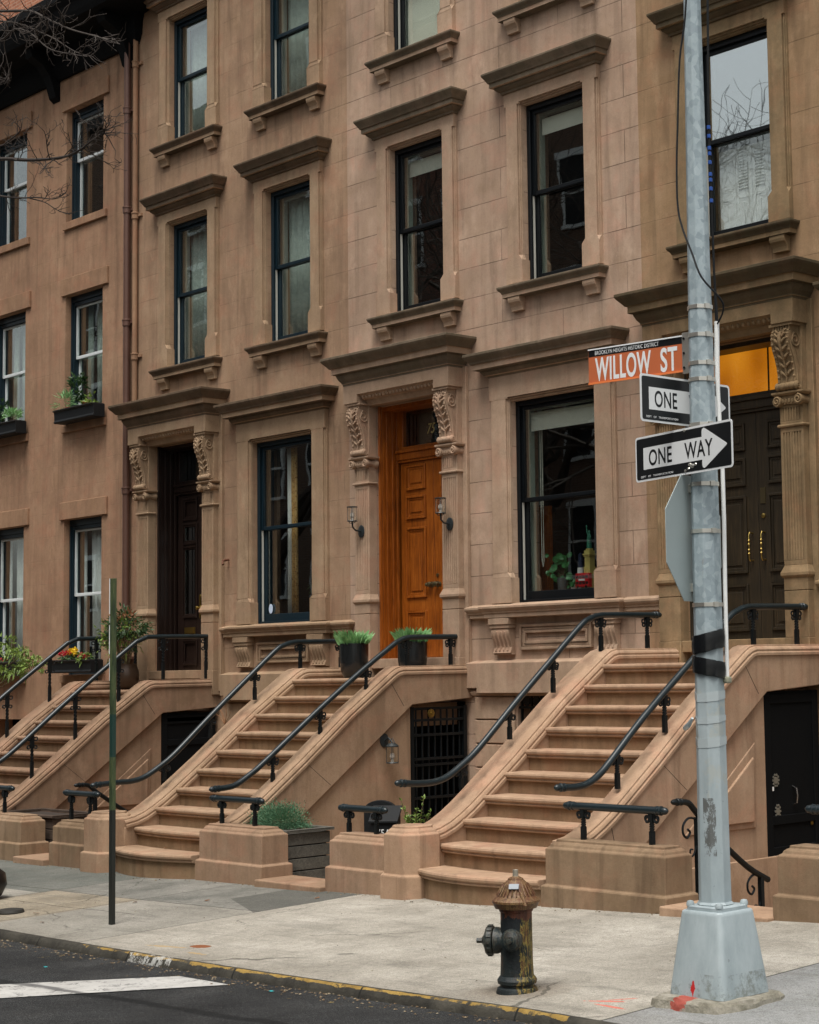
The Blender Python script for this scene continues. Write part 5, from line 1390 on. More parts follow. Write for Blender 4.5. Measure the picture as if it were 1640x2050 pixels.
# clear packing tape left on the painted shaft
clr = plain('clear_packing_tape', (.37, .42, .43), .15, spec=.7)
for (z, h, dr) in ((1.93, .05, .0), (1.80, .035, .01), (1.66, .05, 0)):
    m_ = MB(); r = prad(z) + .0025; rings = []
    for k in range(2):
        rings.append([(PX + r * math.cos(rot + math.pi / 4 * i), PY + r * math.sin(rot + math.pi / 4 * i), z + k * h + .012 * math.sin(i * 1.7 + k * .6)) for i in range(8)])
    m_.rings(rings, 0, False, cap0=False, cap1=False); o = m_.build('clear_tape', clr, LP); sd = o.modifiers.new('s', 'SOLIDIFY'); sd.thickness = .002
m_ = MB(); m_.tube([(PX - .13, PY - .06, 1.775), (PX - .12, PY - .09, 1.77), (PX - .05, PY - .14, 1.79), (PX - .01, PY - .15, 1.83)], [.012, .018, .016, .008], 8); m_.build('tape_wad', clr, LP)

# white conduit and black cable
CD = thing('conduit', 'white plastic conduit strapped to the right side of the lamp post', 'conduit', (PX + .1, PY + .1, 2.1))
m_ = MB(); rr0 = V((.71, .70, 0)); P0 = lambda z, e=.0: (PX + rr0.x * (prad(z) + .016 + e), PY + rr0.y * (prad(z) + .016 + e), z)
m_.tube([P0(2.06), P0(2.6, .004), P0(3.0, .01), P0(3.4, .012), P0(3.62, .004), P0(3.8), P0(3.95, .0), P0(4.2, .008), P0(4.22, .008)], [.013, .013, .013, .013, .013, .014, .017, .016, .016], 10)
m_.build('tube', MT['white'], CD)
CB = thing('cable', 'thin black cable drooping across the upper lamp post', 'cable', (PX, PY, 4.2))
m_ = MB(); pts = [at('y', PY - .14, *q) for q in ((1379, -300), (1374, 0), (1361, 120), (1357, 250), (1355, 330), (1357, 410), (1366, 455), (1385, 505), (1405, 555), (1421, 605), (1428, 640))]
pts[-1] = V(P0(4.2, .01)); pts[-2].y += .10; pts[-2].x += .02
m_.tube(smooth_path([tuple(p) for p in pts], 5), .006, 6); m_.build('wire', MT['black'], CB)
m_ = MB(); m_.tube([P0(4.18, .01), P0(4.5, .004), P0(4.9, .004), P0(5.4, .003), P0(6.3, .002)], [.012, .008, .008, .008, .008], 6); m_.build('riser_wire', MT['black'], CB)
m_ = MB(); blue = plain('blue_tape_rings', (.008, .06, .28), .5)
for k in range(9):
    z = 4.97 + k * .055 + (.02 if k % 3 else 0); p = P0(z, .003); m_ = MB(); m_.lathe([(.010, -.012), (.012, -.010), (.012, .010), (.010, .012)], p, 8); m_.build('blue_band', blue, CB)


wh = plain('reflective_white_sheeting', (.72, .74, .74), .35, var=.05)
bk = plain('sign_black', (.008, .009, .010), .3)
def sign_mats(nm, c): return plain(nm, c, .35, var=.06)
def text(par, s, loc, ang, size, mat, sx=1.0, fit=None, ext=.0005, align='CENTER', shear=0, name='lettering', bold=0):
    c = bpy.data.curves.new(name, 'FONT'); c.body = s; c.size = size; c.extrude = ext; c.align_x = align; c.align_y = 'CENTER'; c.shear = shear; c.offset = bold; c.space_character = 1.07
    o0 = bpy.data.objects.new(name, c); COL.objects.link(o0)
    dg = bpy.context.evaluated_depsgraph_get(); me = bpy.data.meshes.new_from_object(o0.evaluated_get(dg)); bpy.data.objects.remove(o0)
    o = bpy.data.objects.new(name, me); COL.objects.link(o); me.materials.clear(); me.materials.append(mat)
    if fit:
        xs = [v.co.x for v in me.vertices]; ys = [v.co.y for v in me.vertices]; a, b, c_, d_ = min(xs), max(xs), min(ys), max(ys)
        for v in me.vertices: v.co.x = (v.co.x - (a + b) / 2) * fit[0] / (b - a); v.co.y = (v.co.y - (c_ + d_) / 2) * fit[1] / (d_ - c_)
        sx = 1
    o.parent = par; o.location = V(loc) - WL[par]; o.rotation_euler = (R(90), 0, ang); o.scale = (sx, 1, 1); WL[o] = WL[par]
    return o


def rrect(w, h, r, n=5):
    pts = []
    for sx, sy, a0 in ((1, -1, -90), (1, 1, 0), (-1, 1, 90), (-1, -1, 180)):
        for k in range(n):
            a = R(a0 + 90 * k / (n - 1)); pts.append((sx * (w / 2 - r) + r * math.cos(a), sy * (h / 2 - r) + r * math.sin(a)))
    return pts


def plate(T, c, th, pts, off, thick, mat, name, bevel=0):
    """flat plate in a vertical plane through c with heading th; pts in plane; off = distance along outward normal"""
    d = V((math.cos(th), math.sin(th), 0)); n = V((math.sin(th), -math.cos(th), 0)); m_ = MB()
    P3 = [V(c) + d * a + V((0, 0, b)) + n * off for a, b in pts]
    m_.ext(P3, n * thick); return m_.build(name, mat, T, bevel=bevel)


def on_sign(c, th, a, b, off):
    return V(c) + V((math.cos(th), math.sin(th), 0)) * a + V((0, 0, b)) + V((math.sin(th), -math.cos(th), 0)) * off


def one_way(label, c, th, w, h, damaged):
    T = thing('one_way_sign', label, 'road sign', c, 'one way signs on the lamp post')
    plate(T, c, th, rrect(w, h, .022), 0, .003, wh, 'panel')
    plate(T, c, th, rrect(w - .028, h - .026, .014), .003, .0012, bk, 'black_field')
    k = w / .914
    ar = [(-.375, -.068), (.185, -.068), (.185, -.100), (.190, -.114), (.203, -.120), (.215, -.116), (.405, -.006), (.409, 0), (.405, .006), (.215, .116), (.203, .120), (.190, .114), (.185, .100), (.185, .068), (-.375, .068)]
    plate(T, c, th, [(a * k, b) for a, b in ar], .0042, .0012, wh, 'arrow')
    text(T, 'ONE', on_sign(c, th, -.228 * w, 0, .0056), th, .150, bk, fit=(.245 * w, .100), bold=.002)
    text(T, 'WAY', on_sign(c, th, .168 * w, 0, .0056), th, .150, bk, fit=(.284 * w, .100), bold=.002)
    text(T, 'DEPT   OF   TRANSPORTATION', on_sign(c, th, -.27 * w, -.112, .0046), th, .019, wh, fit=(.342 * w, .0125))
    for b in (-.118, .125):
        m_ = MB(); p = on_sign(c, th, .03, b, .004); M_ = Matrix.Rotation(th, 4, 'Z') @ Matrix.Rotation(R(90), 4, 'X'); m_.lathe([(0, 0), (.009, 0), (.009, .004), (0, .006)], p, 10, M_); m_.build('bolt', steel, T)
    if damaged:
        m_ = MB()
        for (a, b, r) in ((.075, -.085, .012), (.10, -.095, .014), (.13, -.088, .010), (.06, -.108, .009)):
            p = on_sign(c, th, a, b, .004); m_.lathe([(0, 0), (r, 0), (r * .7, .004), (0, .005)], p, 7, Matrix.Rotation(th, 4, 'Z') @ Matrix.Rotation(R(90), 4, 'X') @ Matrix.Diagonal((1.6, 1, 1, 1)))
        m_.build('scraped_patch', steel, T)
    return T


text(HO['B'], '75', (-17.74, .360, 5.22), 0, .19, gold, .8, ext=.002, shear=.35, name='house_number')
one_way('lower ONE WAY sign, whole arrow visible, mounted in front of the post', (-7.227, -6.475, 3.421), R(-12.16), 1.0, .281, True)
one_way('upper ONE WAY sign, partly hidden behind the lamp post', (-7.305, -6.348, 3.74), R(90), .817, .288, False)
# street name sign
c = (-7.659, -6.417, 4.042); th = R(7.17); w_, h_ = .731, .223
T = thing('street_sign', 'brown WILLOW ST name sign with black historic district band', 'street sign', c)
terr = plain('terracotta_sign_sheeting', (.47, .125, .048), .4, var=.05)
plate(T, c, th, rrect(w_, h_, .004, 2), 0, .004, terr, 'panel')
plate(T, c, th, [(-w_ / 2 + .002, .062), (w_ / 2 - .002, .062), (w_ / 2 - .002, h_ / 2 - .008), (-w_ / 2 + .002, h_ / 2 - .008)], .004, .001, bk, 'black_band')
plate(T, c, th, [(-w_ / 2, h_ / 2 - .008), (w_ / 2, h_ / 2 - .008), (w_ / 2, h_ / 2), (-w_ / 2, h_ / 2)], -.004, .014, wh, 'top_rail')
plate(T, c, th, [(-w_ / 2, -h_ / 2 - .004), (w_ / 2, -h_ / 2 - .004), (w_ / 2, -h_ / 2 + .008), (-w_ / 2, -h_ / 2 + .008)], -.004, .014, plain('orange_sign_edge', (.75, .20, .06), .4), 'bottom_rail')
text(T, 'WILLOW', on_sign(c, th, -.094, -.024, .0052), th, .195, wh, fit=(.437, .152), bold=.004)
text(T, 'ST', on_sign(c, th, .261, -.024, .0052), th, .195, wh, fit=(.127, .152), bold=.004)
text(T, 'BROOKLYN HEIGHTS HISTORIC DISTRICT', on_sign(c, th, -.063, .083, .0052), th, .027, wh, fit=(.498, .0255))
plate(T, on_sign(c, th, w_ / 2 + .022, 0, 0), th, rrect(.05, h_ + .03, .004, 2), -.003, .010, steel, 'hinge_plate')
for b in (-.09, 0, .09):
    m_ = MB(); m_.lathe([(0, 0), (.008, 0), (.008, .005), (0, .007)], on_sign(c, th, w_ / 2 + .012, b, .008), 8, Matrix.Rotation(th, 4, 'Z') @ Matrix.Rotation(R(90), 4, 'X')); m_.build('bolt', bk, T)
# back of the stop sign
th = R(106); c = (PX - .115, PY + .025, 2.905); rr8 = .381 / math.cos(R(22.5))
T = thing('stop_sign', 'grey unpainted back of an octagonal stop sign fixed behind the lamp post', 'road sign', c)
al = plain('weathered_aluminium', (.36, .42, .42), .55, metal=.2, var=.12, vs=3)
pts = [(rr8 * math.cos(R(22.5 + 45 * k)), rr8 * math.sin(R(22.5 + 45 * k))) for k in range(8)]
plate(T, c, th, pts, 0, -.004, al, 'plate'); plate(T, c, th, [(a * .985, b * .985) for a, b in pts], -.0055, -.001, plain('stop_sign_red_face', (.5, .02, .02), .35), 'red_face')
for b in (-.30, .30): plate(T, on_sign(c, th, -.02, b, 0), th, rrect(.10, .05, .004, 2), .001, .04, steel, 'bracket')

# ================================================================== green signpost, hydrant, cap
gx, gy = -14.60, -6.01; g1 = gz(gx, gy)
T = thing('signpost', 'bare green steel signpost without a sign standing on the sidewalk', 'post', (gx, gy, g1))
t = NT('chipped_green_post'); X = t.xyz()
c = t.ramp(t.noise(8, 5, vec=t.scale(t.pos(), (3, 3, .6)), rough=.75), [(.35, (.018, .030, .012)), (.5, (.038, .060, .022)), (.65, (.075, .095, .035)), (.75, (.05, .035, .015))])
c = t.mix(t.mth('MULTIPLY', t.mth('GREATER_THAN', X[2], 1.42), t.mth('LESS_THAN', X[2], 1.80)), c, (.006, .035, .026))
c = t.mix(t.mth('LESS_THAN', X[2], .95), c, (.010, .012, .009))
m_ = MB(); m_.xy([(gx - .028, gy - .018), (gx + .028, gy - .018), (gx + .028, gy + .018), (gx + .022, gy + .018), (gx + .022, gy - .011), (gx - .022, gy - .011), (gx - .022, gy + .018), (gx - .028, gy + .018)], g1 - .1, 3.02)
m_.build('channel', t.bsdf(c, .6, t.bump(t.noise(60, 4), .3, .003)), T, bevel=.002, seg=1)
m_ = MB()
for z0, z1, w in ((2.70, 3.02, .014), (2.62, 2.68, .006), (2.34, 2.60, .013), (2.10, 2.30, .007)): m_.box(gx - .028 - w, gx - .0282, gy - .018, gy + .010, z0, z1)
m_.build('torn_white_sticker', MT['white'], T)

hx, hy_ = -8.53, -6.70; hz = gz(hx, hy_)
H = thing('fire_hydrant', 'old fire hydrant with rusty bonnet and peeling black, green and yellow paint', 'hydrant', (hx, hy_, hz))
def peel(name, base, rust, third):
    t = NT(name); st_ = t.noise(1.0, 5, vec=t.scale(t.pos(), (38, 38, 3.0)), rough=.8, dist=.6); b2 = t.noise(7, 5, rough=.7)
    c = t.ramp(t.mth('ADD', t.mth('MULTIPLY', st_, .6), t.mth('MULTIPLY', b2, .4)), [(.36, rust), (.41, base), (.49, base), (.52, third), (.55, rust), (.60, base), (.63, third), (.67, tuple(x * .5 for x in rust))])
    return t, c
t, c = peel('peeling_barrel_paint', (.010, .014, .012), (.085, .030, .012), (.26, .20, .045)); X = t.xyz()
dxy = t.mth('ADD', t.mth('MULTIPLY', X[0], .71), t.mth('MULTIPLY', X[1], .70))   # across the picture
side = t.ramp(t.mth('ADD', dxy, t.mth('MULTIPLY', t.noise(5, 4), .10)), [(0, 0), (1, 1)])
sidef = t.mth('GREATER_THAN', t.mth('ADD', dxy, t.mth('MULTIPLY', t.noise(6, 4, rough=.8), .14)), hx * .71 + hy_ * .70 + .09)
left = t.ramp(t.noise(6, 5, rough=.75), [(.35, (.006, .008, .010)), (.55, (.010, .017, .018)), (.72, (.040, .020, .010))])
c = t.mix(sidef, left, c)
red = t.mth('MULTIPLY', t.mth('GREATER_THAN', t.mth('ADD', X[2], t.mth('MULTIPLY', t.noise(7, 5, rough=.8), .30)), hz + .60), t.mth('LESS_THAN', X[2], hz + .60)); c = t.mix(red, c, t.ramp(t.noise(1, 4, vec=t.scale(t.pos(), (30, 30, 4))), [(.3, (.05, .018, .010)), (.6, (.15, .05, .024))]))
hm = t.bsdf(c, .55, t.bump(t.mth('ADD', t.noise(20, 5, rough=.8), t.noise(1, 4, vec=t.scale(t.pos(), (30, 30, 5)))), .9, .008), spec=.4)
t, c = peel('rusty_bonnet', (.115, .048, .020), (.055, .022, .010), (.25, .16, .065)); bmn = t.bsdf(c, .5, t.bump(t.noise(30, 5, rough=.8), .8, .006), metal=.15)
t, c = peel('green_black_nozzle', (.008, .016, .018), (.025, .016, .010), (.06, .065, .05)); nzm = t.bsdf(c, .5, t.bump(t.noise(30, 5, rough=.8), .7, .005))
HS = Matrix.Diagonal((.71, .71, .895, 1))
m_ = MB(); m_.lathe([(0, -.05), (.185, -.05), (.188, .0), (.175, .03), (.150, .042), (.150, .052), (.172, .062), (.176, .085), (.160, .105), (.148, .115), (.143, .20), (.140, .45), (.140, .55), (.150, .558), (.150, .575)], (hx, hy_, hz), 40, HS, cap=False); m_.build('barrel', hm, H, ang=28)
m_ = MB(); prof = [(.150, .572), (.185, .578), (.198, .598), (.205, .612), (.212, .618), (.212, .632), (.203, .640), (.190, .648), (.178, .656), (.165, .662), (.150, .680), (.128, .716), (.108, .742), (.085, .764), (.070, .772), (.066, .782), (.046, .79), (.030, .795), (0, .797)]
m_.lathe([(r, z) for r, z in prof], (hx, hy_, hz), 40, HS)
for k in range(26):
    a = 2 * math.pi * k / 26
    m_.tube([(hx + .71 * r * math.cos(a), hy_ + .71 * r * math.sin(a), hz + .895 * z) for r, z in ((.172, .668), (.150, .694), (.130, .722), (.108, .748))], [.004, .006, .006, .003], 5)
m_.build('bonnet', bmn, H, ang=28)
m_ = MB(); m_.lathe([(.03, .79), (.027, .80), (.026, .84), (.022, .842), (0, .842)], (hx, hy_, hz), 5, HS, smooth=False); m_.build('operating_nut', plain('worn_steel_nut', (.42, .38, .30), .4, metal=.6, var=.3), H)
def nozzle(dirv, z, r, l, name, big):
    D = V(dirv).normalized(); Mx = D.to_track_quat('Z', 'Y').to_matrix().to_4x4(); c_ = V((hx, hy_, hz + z)); m_ = MB()
    m_.lathe([(r * .95, .04), (r * .98, .10), (r * 1.08, .115), (r * 1.1, .14), (r * .8, .145)], c_, 28, Mx)
    m_.build(name, nzm, H, ang=28)
    m_ = MB()
    if big:
        m_.lathe([(r * .8, .145), (r * 1.16, .147), (r * 1.20, .152), (r * 1.20, .18), (r * 1.1, .192), (r * .8, .198), (r * .4, .212), (.02, .22), (0, .22)], c_, 28, Mx)
        for k in range(14):
            a = 2 * math.pi * k / 14; m_.boxm(Matrix.Translation(c_) @ Mx @ Matrix.Rotation(a, 4, 'Z') @ Matrix.Translation((r * 1.2, 0, .166)), .014, .017, .028)
        m_.lathe([(.018, .21), (.017, .255), (0, .256)], c_, 5, Mx, smooth=False)
    else:
        m_.lathe([(r * .8, .135), (r * .95, .14), (r * .9, .15), (r * .55, .158), (.026, .162), (.026, .168), (0, .168)], c_, 24, Mx); m_.lathe([(.016, .165), (.015, .195), (0, .196)], c_, 5, Mx, smooth=False)
    m_.build('nozzle_cap', nzm, H, ang=28)
nozzle((-.80, -.60, 0), .315, .076, .2, 'pumper_nozzle', True)
nozzle((.55, -.83, 0), .335, .062, .16, 'hose_nozzle', False)
m_ = MB()
a = R(-28); p0 = V((hx + .108 * math.cos(a), hy_ + .108 * math.sin(a), hz + .625)); m_.tube([p0, p0 + V((.03, .0, -.05)), p0 + V((.045, 0, -.085))], [.008, .013, .012], 8); m_.build('chain_lug', bmn, H)
m_ = MB(); a = R(-50); m_.boxm(Matrix.Translation((hx + .094 * math.cos(a), hy_ + .094 * math.sin(a), hz + .658)) @ Matrix.Rotation(a, 4, 'Z') @ Matrix.Rotation(R(-38), 4, 'Y'), .006, .062, .036); m_.build('bonnet_plate', plain('blue_grey_plate', (.20, .23, .26), .5), H)  # small blue-grey plate on the bonnet slope

cx_, cy_ = -16.39, -6.05
m_ = MB(); m_.lathe([(0, 0), (.125, 0), (.128, .012), (.118, .035), (.10, .038), (0, .034)], (cx_, cy_, gz(cx_, cy_)), 24)
tag(m_.build('pipe_cap', plain('dark_iron_cap', (.022, .02, .016), .7)), 'small round dark iron cap lying flush on the sidewalk slab at left', 'pipe cap')
m_ = MB(); rn = random.Random(5); rg = []
for z, r in ((0, .16), (.04, .23), (.14, .27), (.26, .24), (.34, .15), (.37, .05)):
    rg.append([(-17.70 + r * (1 + rn.uniform(-.07, .07)) * math.cos(2 * math.pi * k / 18), -5.72 + r * (1 + rn.uniform(-.07, .07)) * math.sin(2 * math.pi * k / 18), gz(-17.4, -5.7) + z) for k in range(18)])
m_.rings(rg); tag(m_.build('rubbish_bag', plain('black_plastic', (.006, .006, .007), .3), ang=60), 'black shape just entering the frame on the left sidewalk edge', 'bag')
# dead leaves and grit on the sidewalk
rn = random.Random(9)
for k, (px, py) in enumerate(((635, 1802), (918, 1804), (415, 1798), (270, 1797), (85, 1831), (72, 1812), (500, 1750), (1320, 1868), (335, 1701))):
    P = at('z', .0, px, py); z = gz(P.x, P.y)
    if px == 335: P = V((-17.6, -3.62, 0)); z = .24
    if px == 500: continue
    m_ = MB(); a = rn.uniform(0, 6); s = rn.uniform(.022, .04)
    pts = [(math.cos(a + i * 1.05) * s * rn.uniform(.6, 1.1) + P.x, math.sin(a + i * 1.05) * s * rn.uniform(.6, 1.1) + P.y, z + .004 + rn.uniform(0, .014)) for i in range(6)]
    m_.add(pts + [(P.x, P.y, z + .012)], [(i, (i + 1) % 6, 6) for i in range(6)]); o = m_.build('fallen_leaf', MT['leafred'])
    sd = o.modifiers.new('s', 'SOLIDIFY'); sd.thickness = .001
    tag(o, ['dry brown leaf below the mailbox railing', 'dry leaf beside the foot of the pale stoop', 'dry leaf on the dark slab right of the signpost', 'dry leaf on the slab behind the signpost', 'dry leaf near the round iron cap', 'smallest dry leaf near the left edge', '', 'dry leaf right of the lamp post', 'dry leaf lying on the lowest step of the middle stoop'][k], 'leaf', 'fallen leaves')

# ================================================================== wall lanterns
def lantern(label, x, y, z, wallmat=None, hang=False, nrm=(0, -1)):
    T = thing('wall_lantern', label, 'lantern', (x, y, z), 'wall lanterns')
    n = V((nrm[0], nrm[1], 0)); Mx = n.to_track_quat('Z', 'Y').to_matrix().to_4x4()
    m_ = MB(); m_.lathe([(0, 0), (.062, 0), (.062, .010), (.045, .018), (0, .02)], (x, y, z), 20, Mx @ Matrix.Diagonal((1, 1.3, 1, 1))); m_.build('back_plate', MT['lamp'], T)
    c = V((x, y, z)) + n * .15
    if hang: top = z - .06; c.z = 0
    else: top = z + .315
    m_ = MB()
    if hang:
        m_.tube([V((x, y, z)) + n * .02, V((x, y, z + .03)) + n * .08, V((x, y, z + .0)) + n * .13, V((x, y, z - .03)) + n * .15], .010, 8)
        m_.tube([V((x, y, z - .02)) + n * .10, V((x, y, z + .03)) + n * .15, V((x, y, z - .03)) + n * .20], .005, 6)
    else:
        m_.tube([V((x, y, z)) + n * .02, V((x, y, z + .01)) + n * .10, V((x, y, z + .05)) + n * .145, V((x, y, z + .12)) + n * .15], .011, 8)
        for s in (-1, 1):
            u = V((-n.y, n.x, 0)) * s * .07
            m_.tube([V((x, y, z + .10)) + n * .15, V((x, y, z + .105)) + n * .15 + u * .8, V((x, y, z + .135)) + n * .15 + u], .005, 6)
    m_.build('arm', MT['lamp'], T)
    zb_, zt = (top - .20, top) if hang else (z + .12, top)
    cc = V((x, y, 0)) + n * .15; m_ = MB(); r = .068 if hang else .062
    m_.lathe([(0, zb_), (r, zb_), (r + .006, zb_ + .006), (r, zb_ + .014), (r * .8, zb_ + .014), (0, zb_ + .012)], cc, 24); m_.lathe([(0, zt), (r * .6, zt + (.03 if hang else .004)), (r + .008, zt), (r + .008, zt - .008), (r, zt - .012), (r * .8, zt - .012)][::-1], cc, 24)
    for k in range(4):
        a = math.pi / 4 + k * math.pi / 2; m_.tube([(cc.x + r * math.cos(a), cc.y + r * math.sin(a), zb_ + .01), (cc.x + r * math.cos(a), cc.y + r * math.sin(a), zt - .01)], .0035, 5)
    m_.build('cage', MT['lamp'], T)
    m_ = MB(); m_.lathe([(r * .9, zb_ + .015), (r * .9, zt - .013)], cc, 24, cap=False); m_.build('lamp_glass', MT['glass0'], T)
    m_ = MB(); m_.lathe([(0, zb_ + .014), (.018, zb_ + .016), (.018, zb_ + .05), (.026, zb_ + .06), (.030, zb_ + .08), (.02, zb_ + .115), (0, zb_ + .12)], cc, 14); m_.build('bulb', MT['frost'], T)
    return T
lantern('cylindrical glass wall lantern on the pilaster left of the oak door', -18.555, -.132, 3.93)
lantern('cylindrical glass wall lantern on the pilaster right of the oak door', -16.80, -.132, 3.905)
lantern('hanging glass wall lantern on the side of the middle stoop', -16.625, -1.325, 1.33, hang=True, nrm=(1, 0))
# iron hook on the wall
m_ = MB(); m_.tube([(-21.78, -.01, 3.745), (-21.77, -.08, 3.735), (-21.73, -.14, 3.72), (-21.69, -.17, 3.68), (-21.68, -.17, 3.665)], [.016, .018, .016, .014, .02], 8)
tag(m_.build('iron_hook', plain('rusty_iron', (.10, .035, .015), .8)), 'short rusty iron hook sticking out of the wall right of the dark door', 'hook')

# ================================================================== plants
def leaf(mb, p, d, l, w, up, mi=0, bend=.2):
    d = V(d).normalized(); s = d.cross(V((0, 0, 1)))
    if s.length < .05: s = V((1, 0, 0))
    s.normalize(); n = s.cross(d); a = up; s = (s * math.cos(a) + n * math.sin(a)).normalized(); n = s.cross(d)
    p = V(p); m1 = p + d * l * .45 - n * 0; tip = p + d * l + V((0, 0, -bend * l))
    mb.add([p, m1 + s * w / 2 + n * w * .12, tip, m1 - s * w / 2 + n * w * .12, m1], [(0, 1, 4), (1, 2, 4), (2, 3, 4), (3, 0, 4)], mi, False)


def ball_foliage(mb, c, rx, ry, rz_, n, l, w, rn, shell=.55, mi=0, droop=.2, clumps=0, low=-.3):
    c = V(c); cl = [V((rn.gauss(0, 1), rn.gauss(0, 1), rn.gauss(.2, .8))).normalized() * rn.uniform(.55, 1) for _ in range(clumps)] if clumps else None
    for _ in range(n):
        if cl:
            q = rn.choice(cl); v = q + V((rn.gauss(0, .17), rn.gauss(0, .17), rn.gauss(0, .17)))
        else:
            while True:
                v = V((rn.uniform(-1, 1), rn.uniform(-1, 1), rn.uniform(-1, 1)))
                if shell < v.length < 1: break
        if v.z < low: v.z = low + rn.uniform(0, .2)
        p = c + V((v.x * rx, v.y * ry, v.z * rz_)); d = (v.normalized() + V((rn.uniform(-.7, .7), rn.uniform(-.7, .7), rn.uniform(-.5, .7))))
        leaf(mb, p, d, l * rn.uniform(.6, 1.3), w * rn.uniform(.7, 1.2), rn.uniform(-1, 1), mi, droop * rn.uniform(-.5, 1.5))


rn = random.Random(21)
# black planters with tulip leaves
for (x, y, r, zt, lb) in ((-18.10, -.62, .178, 2.478, 'black planter of tulip leaves at the left edge of the oak door landing'), (-17.16, -.45, .178, 2.478, 'black planter of tulip leaves behind the right handrail of the oak door landing')):
    T = thing('planter', lb, 'planter', (x, y, 2.05), 'black planters by the oak door')
    m_ = MB(); z0 = 2.052; m_.lathe([(0, z0), (r * .62, z0), (r * .80, z0 + .03), (r * .93, z0 + .10), (r, z0 + .20), (r * 1.02, zt), (r * .97, zt + .002), (r * .95, zt - .03), (0, zt - .03)], (x, y, 0), 36); m_.build('pot', MT['blackgl'], T, ang=50)
    m_ = MB()
    for k in range(150):
        a = rn.uniform(0, 6.28); q = r * .88 * math.sqrt(rn.random()); b = V((x + q * math.cos(a), y + q * math.sin(a), zt - .04))
        d = V((math.cos(a) * q / r * .38 + rn.uniform(-.22, .22), math.sin(a) * q / r * .38 + rn.uniform(-.22, .22), 1)).normalized(); l = rn.uniform(.12, .23); w = rn.uniform(.04, .066)
        s = d.cross(V((math.cos(a + 1), math.sin(a + 1), 0))).normalized(); n = s.cross(d)
        ps = [b, b + d * l * .35 + s * w * .5 + n * .008, b + d * l * .7 + s * w * .38 + V((math.cos(a), math.sin(a), 0)) * .01, b + d * l + V((math.cos(a), math.sin(a), 0)) * .035, b + d * l * .7 - s * w * .38 + V((math.cos(a), math.sin(a), 0)) * .01, b + d * l * .35 - s * w * .5 + n * .008, b + d * l * .5 - n * .01]
        m_.add(ps, [(0, 1, 6), (1, 2, 6), (2, 3, 6), (3, 4, 6), (4, 5, 6), (5, 0, 6)], 0, True)
    m_.build('tulip_leaves', MT['leaftulip'], T, recalc=False, sharp=False)
# round bronze pot with a drooping shrub
T = thing('potted_shrub', 'drooping evergreen shrub in a round bronze pot on the left stoop landing', 'potted plant', (-23.55, -.6, 1.93))
x, y = -23.55, -.6
m_ = MB(); m_.lathe([(0, 1.935), (.10, 1.935), (.155, 1.99), (.19, 2.07), (.195, 2.14), (.18, 2.22), (.155, 2.29), (.16, 2.305), (.145, 2.30), (.15, 2.26), (0, 2.26)], (x, y, 0), 36); m_.build('pot', plain('bronze_glaze', (.045, .028, .018), .28, metal=.3), T, ang=50)
m_ = MB()
for k in range(9):
    a = rn.uniform(0, 6.28); q = rn.uniform(.02, .07); ex = rn.uniform(.08, .26)
    m_.tube([(x + q * math.cos(a), y + q * math.sin(a), 2.26), (x + (q + ex * .3) * math.cos(a) + rn.uniform(-.03, .03), y + (q + ex * .3) * math.sin(a), 2.5), (x + ex * math.cos(a), y + ex * math.sin(a), rn.uniform(2.75, 2.95))], [.010, .008, .004], 6)
m_.build('stems', MT['stem'], T)
m_ = MB(); ball_foliage(m_, (x, y, 2.80), .30, .28, .26, 900, .085, .030, rn, .3, 0, .5, 16); ball_foliage(m_, (x - .1, y, 2.55), .26, .24, .22, 260, .08, .028, rn, .3, 0, .7, 9); m_.build('foliage', MT['leafdk'], T, recalc=False)
m_ = MB(); ball_foliage(m_, (x + .02, y - .02, 2.92), .22, .2, .16, 120, .08, .03, rn, .4, 0, .4, 7); ball_foliage(m_, (x - .25, y, 2.60), .08, .1, .1, 40, .07, .025, rn, .2, 0, .6, 3); m_.build('young_leaves', MT['leafred'], T, recalc=False)
m_ = MB(); ball_foliage(m_, (x - .12, y - .05, 2.62), .28, .26, .32, 300, .08, .03, rn, .4, 0, .6, 14, low=-1); m_.build('pale_leaves', MT['leafyg'], T, recalc=False)


def window_box(label, x0, x1, z0, z1, y0, plants):
    T = thing('window_box', label, 'window box', ((x0 + x1) / 2, y0, z0), 'black window boxes')
    m_ = MB(); yb = -.05; h = z1 - z0
    sec = [(yb, z0), (y0 + .035, z0), (y0 + .02, z0 + .02), (y0 + .028, z0 + .035), (y0 + .035, z0 + .05), (y0 + .028, z1 - .03), (y0, z1 - .012), (y0, z1), (yb, z1)]
    m_.yz(sec, x0, x1); m_.build('box', MT['black'], T, bevel=.004, seg=1)
    m_ = MB(); m_.box(x0 + .02, x1 - .02, y0 + .02, yb - .01, z1, z1 + .012); m_.build('soil', MT['soil'], T)
    for (nm, mat, c, r, n, l, w, cl, dr) in plants:
        m_ = MB(); ball_foliage(m_, c, r[0], r[1], r[2], n, l, w, rn, .2, 0, dr, cl); m_.build(nm, MT[mat], T, recalc=False)
    return T


def blossoms(T, name, mat, pts, r):
    for i, (x, y, z) in enumerate(pts):
        m_ = MB(); ball_foliage(m_, (x, y, z - .03), r * .55, r * .5, r * .42, 26, r * .5, r * .5, rn, .5, 0, .1, 0, low=-.5)
        m_.build(name, MT[mat], T, recalc=False)


